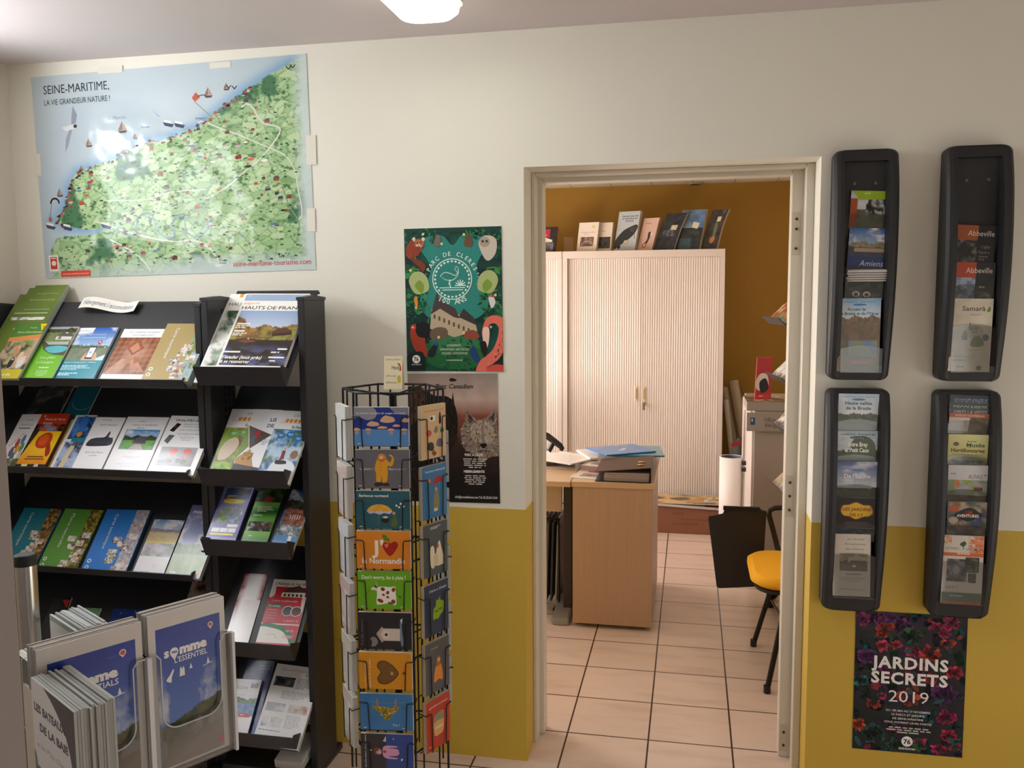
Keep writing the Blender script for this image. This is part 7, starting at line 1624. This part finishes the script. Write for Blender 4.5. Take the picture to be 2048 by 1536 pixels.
# hanging files below the desk
fb = empty('file_box', (-.85, 1.62, 0), 'wire box of hanging files under the desk', 'file box')
q = MB(); 
for y in (-.17, .17): q.tube([(-.2, y, .04), (-.2, y, .50), (.2, y, .50), (.2, y, .04)], .006, 8)
for x in (-.2, .2): q.tube([(x, -.17, .50), (x, .17, .50)], .006, 8); q.tube([(x, -.17, .05), (x, .17, .05)], .006, 8)
for x in (-.19, .19):
    for y in (-.16, .16): q.lathe([(.02, 0), (.024, .02), (.01, .04)], (x, y, 0), 12)
q.build('frame', 'black_tube', fb)
rnd = random.Random(2)
for k in range(15):
    x = -.18 + k * .0255; q = MB(); q.add([(x, -.16, .06), (x, .16, .06), (x + .012, .16, .47 + rnd.uniform(-.01, .02)), (x + .012, -.16, .47 + rnd.uniform(-.01, .02)), (x + .009, -.16, .06), (x + .009, .16, .06), (x + .021, .16, .47), (x + .021, -.16, .47)], [(0, 1, 2, 3), (4, 7, 6, 5), (0, 4, 5, 1), (3, 2, 6, 7), (0, 3, 7, 4), (1, 5, 6, 2)])
    c = ['#4a4642', '#7a746c', '#5a544e', '#38343a', '#8a8278'][k % 5]
    o = q.build('hanging_file', mat('file_card_%d' % (k % 5), c, .7), None)
    o.matrix_world = Matrix.Translation((-.85, 1.62, 0)); tag(o, 'dark hanging file in the wire box under the desk', 'file', 'hanging files under the desk')
# office chair: only its black arm shows
oc = empty('office_chair', (-1.32, 2.62, 0), 'black office chair behind the desk, only its curved arm showing', 'chair')
q = MB(); q.lathe([(.24, .44), (.25, .47), (.24, .50), (.1, .52), (0, .52)], n=28, cap=False); q.build('seat', 'black_plastic', oc)
q = MB(); q.tube([(0, 0, .08), (0, 0, .46)], .03, 14); q.build('gas_column', 'black_tube', oc)
for k in range(5):
    a = 2 * math.pi * k / 5; q = MB(); q.tube([(0, 0, .10), (.30 * math.cos(a), .30 * math.sin(a), .065)], [.025, .016], 8); q.build('base_arm', 'black_plastic', oc); q = MB(); q.tube([(.3 * math.cos(a) - .012, .3 * math.sin(a), .03), (.3 * math.cos(a) + .012, .3 * math.sin(a), .03)], .03, 14); q.build('caster', 'black_plastic', oc)
q = MB(); q.add(*(lambda g: (g.v, g.f))(MB().box(-.21, .21, .20, .26, .60, 1.02, .025))); q.build('backrest', 'black_plastic', oc)
arm_px = ((1066, 855), (1082, 866), (1096, 873), (1108, 882), (1121, 892), (1124, 897), (1122, 901))
ap = [on_y(u, v, 2.60) - np.array((-1.32, 2.62, 0)) for u, v in arm_px]
q = MB(); q.tube(ap, [.02, .022, .022, .021, .019, .017, .012], 10); q.tube([ap[3], ap[3] + (-.03, 0, -.06), (.2, 0, .47)], .017, 10); q.build('armrest', 'black_plastic', oc)
q = MB(); q.tube([-np.asarray(p) * (1, 1, -1) if False else (-p[0], p[1], p[2]) for p in ap], .02, 10); q.build('armrest', 'black_plastic', oc)

# ---- things on the desk
def flat_paper(name, label, cat, corners, z, t, fn, group=None, edge='#e8e2da', tiltx=0.0, curl=None):
    BL, BR, TL = (on_z(u, v, z + t) for u, v in corners)
    U = unit(np.array((BR[0] - BL[0], BR[1] - BL[1], 0))); V = np.cross((0, 0, 1), U); w = np.linalg.norm(BR - BL); h = np.dot(TL - BL, V)
    c, s_ = math.cos(tiltx), math.sin(tiltx); V2 = V * c + np.array((0, 0, 1)) * s_; N = np.cross(U, V2)
    O = np.array((BL[0], BL[1], z)) 
    return paper(name, label, cat, fn(w, h), O, U, V2, N, t, group, edge, curl)
GD = 'papers on the desk'
wp = lambda c='#efe8e2', seed=3: (lambda w, h: Art(w, h, c).lines(.1, .1, .9, .9, 14, '#c8c0bc', seed, 'l', .35))
def pic(seed):
    def f(w, h):
        a = Art(w, h, '#e8ded2'); a.fol(.3, .15, .9, .45, ['#4a3f3a', '#c8705a', '#8a7a70'], 4, seed, 12); a.fol(.25, .55, .9, .85, ['#5a4a44', '#d08a70', '#a09080'], 4, seed + 2, 12); return a
    return f
flat_paper('leaflet', 'cream leaflet with photos lying at the desk edge beside the binder', 'leaflet', ((1137, 954), (1196, 959), (1164, 934)), DZ + .0008, .0008, pic(4), GD)
flat_paper('paper_sheet', 'white sheet lying flat at the left of the desk below the pile', 'paper', ((1088, 935), (1157, 938), (1100, 926)), DZ + .0008, .0008, wp(seed=2), GD)
flat_paper('paper_stack', 'brown-edged stack of papers at the left edge of the desk', 'paper', ((1070, 922), (1112, 921), (1082, 902)), DZ + .0008, .03, wp(seed=5), GD, '#7a5a48')
flat_paper('brochure', 'tan envelope stack in the middle of the desk pile', 'brochure', ((1112, 920), (1150, 920), (1122, 903)), DZ + .0008, .022, lambda w, h: Art(w, h, '#c89a6a'), GD, '#c89a6a')
flat_paper('paper_stack', 'reddish stack of brochures beneath the white sheets on the desk', 'paper', ((1162, 930), (1206, 934), (1172, 912)), DZ + .0008, .028, pic(8), GD, '#c8a0a0')
flat_paper('paper_stack', 'heap of bright white sheets on top of the desk pile', 'paper', ((1140, 928), (1200, 914), (1122, 903)), DZ + .034, .006, wp(seed=9), GD, '#f0eae4')
flat_paper('paper_sheet', 'white sheets under the blue folder on the desk', 'paper', ((1180, 916), (1225, 914), (1176, 898)), DZ + .034, .012, wp(seed=11), GD, '#efe6e6')
# binder
bo = on_z(1190, 963, DZ); b2 = on_z(1302, 967, DZ); U = unit(np.array((b2[0] - bo[0], b2[1] - bo[1], 0))); V = np.cross((0, 0, 1), U); w = np.linalg.norm(b2 - bo)
bd = empty('ring_binder', bo + (0, 0, .001), 'brown-black lever arch binder lying on the desk corner', 'binder', None, U, V, (0, 0, 1)); BD = .33; BH = .072
q = MB(); q.box(0, w, 0, BD, 0, .003); q.build('back_cover', 'black_plastic', bd)
q = MB(); q.box(w - .003, w, 0, BD, .003, BH); q.build('spine', 'black_plastic', bd)
q = MB(); q.add([(0, 0, BH - .026), (w, 0, BH), (w, BD, BH), (0, BD, BH - .026), (0, 0, BH - .023), (w, 0, BH + .003), (w, BD, BH + .003), (0, BD, BH - .023)], [(0, 3, 2, 1), (4, 5, 6, 7), (0, 1, 5, 4), (2, 3, 7, 6), (1, 2, 6, 5), (0, 4, 7, 3)]); fcv = q.build('front_cover', mat('brown_binder_board', '#4f3528', .6), bd)
for yy in (.08, .15):
    q = MB(); q.lathe([(.004, 0), (.012, .0), (.012, .003), (.004, .003)], (w - .055, yy, BH + .0005), 14); q.box(w - .075, w - .035, yy - .004, yy + .004, BH - .0005, BH + .0025); q.build('metal_eyelet', mat('gold_metal', '#d8b45a', .25, .8), fcv)
pg = pages_mesh(w * .80, BD - .02, .040, 12, '#b8aaa4', 3, .004, parent=bd, name='sheets'); pg.location = (.045, .01, .0035)
# folders
def folder(corners, z, t, c, label, logo=False):
    def f(w, h):
        a = Art(w, h, c)
        if logo:
            for i in range(3): a.l([(.48 + .05 * i, .62 - .04 * i), (.52 + .05 * i, .48 - .04 * i)], .02, '#dfe8f0')
            a.e(.44, .6, .03, None, '#cfdcea')
        return a
    return flat_paper('folder', label, 'folder', corners, z, t, f, 'cardboard folders on the desk', c)
paper('folder', 'thick pale pile of folders behind the binder', 'folder', Art(.30, .27, '#d8cfc8'), (-.475, 1.67, DZ + .0008), (1, 0, 0), (0, 1, 0), (0, 0, 1), .055, 'cardboard folders on the desk', '#d8cfc8')
paper('folder', 'light blue folder sticking out to the right beneath the bright blue one', 'folder', Art(.26, .30, '#5f9ab0'), (-.385, 1.66, DZ + .057), unit((1, .12, 0)), unit((-.12, 1, 0)), (0, 0, 1), .009, 'cardboard folders on the desk', '#5f9ab0')
folder(((1213, 910), (1312, 902), (1188, 894)), DZ + .0675, .006, '#1f7cc8', 'bright blue folder with a small white logo on top of the desk pile', True)

# ---- things on the floor by the cabinet
bx = empty('cardboard_box', (.02, 3.24, 0), 'brown cardboard box with faint handwriting on the floor before the cabinet', 'box'); BO = np.array((.02, 3.24, 0))
q = MB(); q.box(-.23, .25, -.13, .12, 0, .195, .003); q.build('body', 'cardboard', bx)
q = MB(); q.box(-.26, -.2305, -.12, .115, .01, .19); q.build('flap', mat('dark_cardboard', '#7a4a38', .7), bx)
a = Art(.34, .11, None); c = '#75452f'
a.t('HISTA', .1, .25, .16, c, .22, sh=.1); a.t('de Normandie', .25, .58, .16, c, .6, sh=.1); a.t('CONTENUS', .1, .9, .16, c, .5, sh=.1)
w_ = a.build('handwriting', PRINT_MATT, bx); w_.matrix_local = basis((-.16, -.1306, .05), (1, 0, 0), (0, 0, 1), (0, -1, 0))
GP = 'posters lying on the cardboard box'
def art_post(w, h):
    a = Art(w, h, None); a.fol(0, 0, 1, 1, ['#5a5a3a', '#b08a4a', '#3a4034', '#d8b06a'], 4, 6, 26, 4); a.e(.1, .75, .07, .12, '#e8a83a'); a.e(.6, .7, .12, .2, '#c8904a'); a.b([(.2, .5), (.4, .3), (.5, .5), (.35, .7)], '#4a463c'); a.fol(.68, .2, .95, .8, ['#d8b890', '#8a5a34', '#e0cfa8'], 6, 8, 12); return a
paper('brochure', 'white under-sheet pile lying on the cardboard box', 'poster', Art(.62, .30, '#e8e2e0'), (-.24, 3.09, .197), (1, 0, 0), (0, 1, 0), (0, 0, 1), .012, GP, '#d8d0d0', curl=lambda x, y: -.05 * max(0, x - .75) ** 1.5 * 4)
paper('poster', 'poster with orange landscape lying on top of the cardboard box', 'poster', art_post(.50, .27), (-.235, 3.10, .2105), (1, 0, 0), (0, 1, 0), (0, 0, 1), .006, GP, '#d8c8b8')
paper('poster', 'narrow pale poster beside the landscape one on the box', 'poster', Art(.09, .26, '#e0d4cc').fol(.2, .2, .8, .8, ['#d8c8c0', '#8a94b0'], 4, 3, 8), (.275, 3.11, .2105), (1, 0, 0), (0, 1, 0), (0, 0, 1), .004, GP, '#d8c8c8')
# white roll + cardboard tubes
rl = empty('paper_roll', (.268, 2.88, 0), 'big white paper roll standing upright by the grey cabinet', 'roll')
q = MB(); R = .074; H = .592
q.lathe([(R - .006, .0), (R, .0), (R, H), (R - .006, H)], n=40, cap=False); q.lathe([(R - .006, H), (R - .006, .0)], n=40, cap=False); q.build('outer_sheet', 'white_paper', rl)
q = MB(); q.lathe([(R - .008, H - .002), (R - .008, .01)], n=32, cap=False); q.lathe([(R - .012, .01), (R - .012, H - .004)], n=32, cap=False); q.build('inner_sheet', mat('blue_grey_paper', '#55607a', .6), rl)
GT_ = 'poster tubes leaning behind the cabinet'
def tube_(pa, pb, y0, y1, r, label, m):
    P0, P1 = on_y(*pa, y0), on_y(*pb, y1); t = empty('poster_tube', P0, label, 'tube', GT_); q = MB(); q.tube([(0, 0, 0), P1 - P0], r, 18); q.build('tube_body', m, t)
mat('tube_card', '#b8a890', .6); mat('tube_white', '#cfc4b8', .6)
def tube_floor(x0, y0, pb, y1, r, label, m):
    P1 = on_y(*pb, y1); P0 = np.array((x0, y0, r * .5)); t = empty('poster_tube', P0, label, 'tube', GT_); q = MB(); q.tube([(0, 0, 0), P1 - P0], r, 18); q.build('tube_body', m, t)
tube_floor(.42, 3.55, (1450, 775), 3.80, .026, 'pale poster tube leaning in the corner, nearest the cabinet', 'tube_card')
tube_floor(.50, 3.50, (1467, 762), 3.78, .034, 'wide pale poster tube leaning at right in the corner', 'tube_card')
tube_floor(.36, 3.50, (1452, 800), 3.72, .018, 'thin white poster tube leaning in front of the wide ones', 'tube_white')
gb = empty('carrier_bag', (.36, 3.36, 0), 'dark bag with a red strip on the floor behind the white roll', 'bag'); q = MB(); q.lathe([(.07, 0), (.085, .1), (.09, .35), (.07, .56), (.03, .64)], n=16); q.build('bag_body', mat('dark_green_bag', '#3a352a', .7), gb)
q = MB(); q.slab((-.07, -.094, .585), unit((1, 0, .35)), unit((-.35, 0, 1)), (0, -1, 0), .15, .03, 0, .004); q.build('red_strip', mat('red_strip_plastic', '#9a2a2c', .5), gb)

# ---- grey cabinet on the right, print carton on top
gc = empty('metal_cabinet', (.345, 2.15, 0), 'low grey metal cabinet at the right with a rod lock', 'cabinet'); 
q = MB(); q.box(.012, .60, 0, .95, 0, .985, .003); q.build('body', 'grey_cabinet_paint', gc)
for y0_, y1_ in ((.01, .47), (.48, .94)):
    d_ = MB().box(0, .012, y0_, y1_, .03, .96, .002).build('door', 'cabinet_paint', gc)
q = MB(); q.tube([(-.012, .475, .25), (-.012, .475, .93)], .006, 8); q.build('lock_rod', 'chrome', gc)
for z in (.56, .60): q = MB(); q.box(-.028, 0, .455, .49, z - .012, z + .012, .003); q.build('padlock', 'dark_steel', gc)
ct = empty('print_carton', (.352, 2.125, .986), 'grey printed carton with a small blue logo hanging over the cabinet edge', 'box')
y = 2.12
P = lambda u, v: on_y(u, v, y)
x0c, x1c = P(1494, 830)[0], P(1560, 830)[0]; zb, zm, zt_ = P(1494, 862)[2], P(1494, 826)[2], P(1494, 790)[2]
ct.location = (x0c, y, zb)
q = MB(); q.box(0, x1c - x0c + .1, 0, .028, 0, zm - zb, .001); q.build('front_panel', mat('carton_grey', '#a59a90', .5), ct)
a = Art(x1c - x0c + .1, zm - zb, '#a89c94'); a.r(.07, .25, .16, .65, '#2f5f8a'); a.lines(0.090, 0.330, 0.140, 0.550, 1, '#dfe6ee', 3); a.t('Office', .33, .45, .22, '#5a4f48', .22); a.t('Blangy', .36, .75, .22, '#5a4f48', .24)
w_ = a.build('front_print', PRINT_MATT, ct); w_.matrix_local = basis((0, -.0006, 0), (1, 0, 0), (0, 0, 1), (0, -1, 0))
hh = .987 - zb
q = MB(); q.box(0, x1c - x0c + .1, .0295, .36, hh + .0, hh + .05, .002); q.build('tray_body', 'carton_grey', ct)
a = Art(x1c - x0c + .1, .33, None); a.fol(0, 0, 1, 1, ['#b8a898', '#4a4038', '#d8c8b8', '#7a6a5a'], 5, 9, 26); a.fol(.1, .6, .9, .95, ['#d8ccc0', '#4a463c', '#8a8070'], 5, 4, 20)
w_ = a.build('picture_lid', PRINT, ct); w_.matrix_local = basis((0, .0298, hh + .0505), (1, 0, 0), (0, 1, 0), (0, 0, 1))
# red product box standing on it
rx0, rx1 = on_y(1510, 782, 2.28)[0], on_y(1543, 787, 2.28)[0]; rz = on_y(1512, 784, 2.28)[2]
zb_ = .987 + .0515
rb = empty('red_box', (rx0, 2.28, zb_), 'narrow red and white box with a black picture standing on the carton', 'box'); 
hR = on_y(1520, 716, 2.28)[2] - zb_; wR = rx1 - rx0
q = MB(); q.add([(0, 0, 0), (wR, .03, 0), (wR, .09, 0), (0, .06, 0), (.012, .03, hR), (wR + .008, .06, hR), (wR + .008, .1, hR), (.012, .07, hR)], [(0, 3, 2, 1), (4, 5, 6, 7), (0, 1, 5, 4), (1, 2, 6, 5), (2, 3, 7, 6), (3, 0, 4, 7)]); q.build('carton', mat('red_carton', '#b8303a', .4), rb)
Ub = unit((wR, .03, 0)); Vb = unit((.012, .03, hR)); Nb = np.cross(Ub, Vb); Vb = np.cross(Nb, Ub)
a = Art(np.hypot(wR, .03), hR, None); a.b([(.1, .55), (.4, .38), (.8, .42), (.85, .7), (.5, .8), (.1, .75)], '#e4dcd8'); a.b([(.3, .6), (.7, .5), (.85, .75), (.4, .85)], '#2a2426'); a.r(.05, .88, .95, .99, '#d83a40'); a.lines(0.250, 0.920, 0.750, 0.955, 1, '#f0d8d8', 3)
w_ = a.build('front_print', PRINT, rb); w_.matrix_local = basis(Nb * .0012, Ub, Vb, Nb)

# ---- black tiered rack at the right edge, facing left
kr = empty('brochure_rack', (.55, 1.55, 0), 'black tiered brochure rack in the office, half hidden by the right door jamb', 'rack', 'black brochure racks'); KO = np.array((.55, 1.55, 0))
UK = unit((.12, -.99, 0)); BK = np.array((-UK[1], UK[0], 0))      # along the lips, and away from the reader
for e in (.0, .36):
    base = on_y(1531, 742, 1.75); base = np.array((base[0], base[1], 0)) + UK * e + BK * .16 - KO
    q = MB(); q.slab(base + (0, 0, .05), UK, BK, (0, 0, 1), .02, .06, 0, 1.42); q.build('upright', 'black_tube', kr)
    q = MB(); q.slab(base - BK * .13 + (0, 0, .05), UK, BK, (0, 0, 1), .025, .27, 0, .025); q.build('foot', 'black_tube', kr)
    for f in (-.11, .12):
        q = MB(); q.tube([base + BK * f + (0, 0, .028), base + BK * f + UK * .024 + (0, 0, .028)], .028, 16); q.build('caster', 'black_plastic', kr)
KP = [(1525, 632), (1531, 742), (1537, 838), (1535, 955), (1535, 1190)]
GO = 'brochures in the office rack'
KC = [['#e8a02c', '#a83a24', '#6a8a3a'], ['#9fc0a8', '#e4e4e0', '#5a7a9a'], ['#e8d8c8', '#3a2a28', '#6a7ac0'], ['#9aa85a', '#c8a0a0', '#d8d0c0'], ['#7a3a2a', '#c8a88a', '#3a2a24']]
KN = [['orange and yellow', 'dark red', 'green'], ['mint green', 'white', 'blue-grey'], ['cream', 'dark brown', 'violet-blue'], ['olive', 'pink-grey', 'pale'], ['rust', 'tan', 'dark']]
KLV = ('top', 'second', 'third', 'fourth', 'lowest')
for i, (u, v) in enumerate(KP):
    c = on_y(u, v, 1.75)
    Uy = UK; Vt = unit(BK * .7 + (0, 0, .7)); Nt = np.cross(Uy, Vt); L3 = .30
    o3 = np.array(c) - Nt * .045
    s = MB(); s.slab(o3 - KO, Uy, Vt, Nt, .38, L3, -.004, 0); s.slab(o3 - KO, Uy, Vt, Nt, .38, -.004, -.004, .045); s.build('tray', 'black_rack_steel', kr)
    for j in range(3):
        O = o3 + Uy * (.012 + j * .120) + Vt * .001 + Nt * .0005
        a = Art(.112, .24 if i else .27, None); a.fol(0, 0, 1, 1, [KC[i][j], '#e0d8d0', KC[i][j], KC[i][(j + 1) % 3]], 4, i * 3 + j, 12); a.r(.1, .06, .9, .16, KC[i][j])
        paper('brochure', '%s brochure stack on the %s tray of the office rack' % (KN[i][j], KLV[i]), 'brochure', a, O, Uy, Vt, Nt, .014, GO, '#d8cfc4')

# ---- yellow chair with fold-down writing tablet (faces left)
CX, CYC = .34, .98
ch = empty('tablet_chair', (CX, CYC, 0), 'black tube chair with a yellow seat and fold-down black writing tablet', 'chair')
def cl(p): return np.asarray(p, float) - np.array((CX, CYC, 0))
rings = []
SX0, SX1, SY0, SY1, SZ = .262, .74, .74, 1.20, .468
def rr(x0, x1, y0, y1, r, n=5): return stad(x0, x1, y0, y1, r, n)
seat = [(rr(SX0 + .03, SX1 - .02, SY0 + .03, SY1 - .03, .09), SZ - .055), (rr(SX0, SX1, SY0, SY1, .11), SZ - .035), (rr(SX0, SX1, SY0, SY1, .11), SZ - .015), (rr(SX0 + .02, SX1 - .02, SY0 + .02, SY1 - .02, .10), SZ)]
loft([([(x - CX, y - CYC) for x, y in p], z) for p, z in seat], 'seat', 'yellow_fabric', ch)
loft([([(x - CX, y - CYC) for x, y in rr(SX0 + .02, SX1 - .01, SY0 + .02, SY1 - .02, .09)], SZ - .068), ([(x - CX, y - CYC) for x, y in rr(SX0 + .012, SX1 - .01, SY0 + .012, SY1 - .012, .1)], SZ - .052)], 'seat_pan', 'black_plastic', ch)
F1, F2 = on_z(1507, 1288, 0.01), on_z(1534, 1381, 0.01)
for fpt, top in ((F1, (.41, 1.17, .41)), (F2, (.41, .79, .41))):
    q = MB(); q.tube([cl(top), cl(fpt)], .0115, 12); q.build('leg', 'black_tube', ch)
    q = MB(); q.tube([cl(fpt) + (0, 0, .022), cl(fpt) + (0, 0, -.0095)], .0145, 12); q.build('foot_cap', 'black_plastic', ch)
for yy in (.79, 1.17):
    q = MB(); q.tube([cl((.60, yy, .41)), cl((.72, yy, .0))], .0115, 12); q.build('leg', 'black_tube', ch)
    q = MB(); q.tube([cl((.70, yy, .41)), cl((.78, yy, .6)), cl((.82, yy, .84))], .0115, 12); q.build('back_tube', 'black_tube', ch)
q = MB(); q.box(.77 - CX, .81 - CX, .78 - CYC, 1.18 - CYC, .58, .84, .015); q.build('backrest', 'yellow_fabric', ch)
q = MB(); q.tube([cl((.40, .79, .405)), cl((.40, 1.17, .405))], .011, 10); q.tube([cl((.62, .79, .405)), cl((.62, 1.17, .405))], .011, 10); q.tube([cl((.40, .79, .405)), cl((.62, .79, .405))], .011, 10); q.tube([cl((.40, 1.17, .405)), cl((.62, 1.17, .405))], .011, 10); q.build('under_frame', 'black_tube', ch)
YT = 1.245
arm = [on_y(u, v, YT) for u, v in ((1556, 1100), (1546, 1060), (1538, 1030), (1540, 1020), (1550, 1016), (1575, 1015), (1610, 1015))]
q = MB(); q.tube([cl((.43, 1.18, .41))] + [cl(p) for p in arm] + [cl((.78, YT - .06, .62))], .0125, 10); q.build('armrest', 'black_tube', ch)
T = [on_y(u, v, YT + .02) for u, v in ((1417, 1032), (1446, 1027), (1449, 1019), (1500, 1013), (1519, 1014), (1523, 1020), (1533, 1022), (1529, 1085), (1524, 1172), (1438, 1176), (1433, 1172), (1417, 1040))]
q = MB(); q.prism([(p[0] - CX, p[2]) for p in T], 'y', YT + .012 - CYC, YT + .026 - CYC); q.build('writing_tablet', 'black_plastic', ch, bevel=.003)
q = MB(); q.box(T[1][0] - CX, T[4][0] - CX, YT - .002 - CYC, YT + .0115 - CYC, T[3][2] - .018, T[3][2] + .002, .003); q.build('tablet_clamp', 'black_tube', ch)
# ------------------------------------------------------------------ tidy up
bpy.data.objects.remove(_to, do_unlink=True)
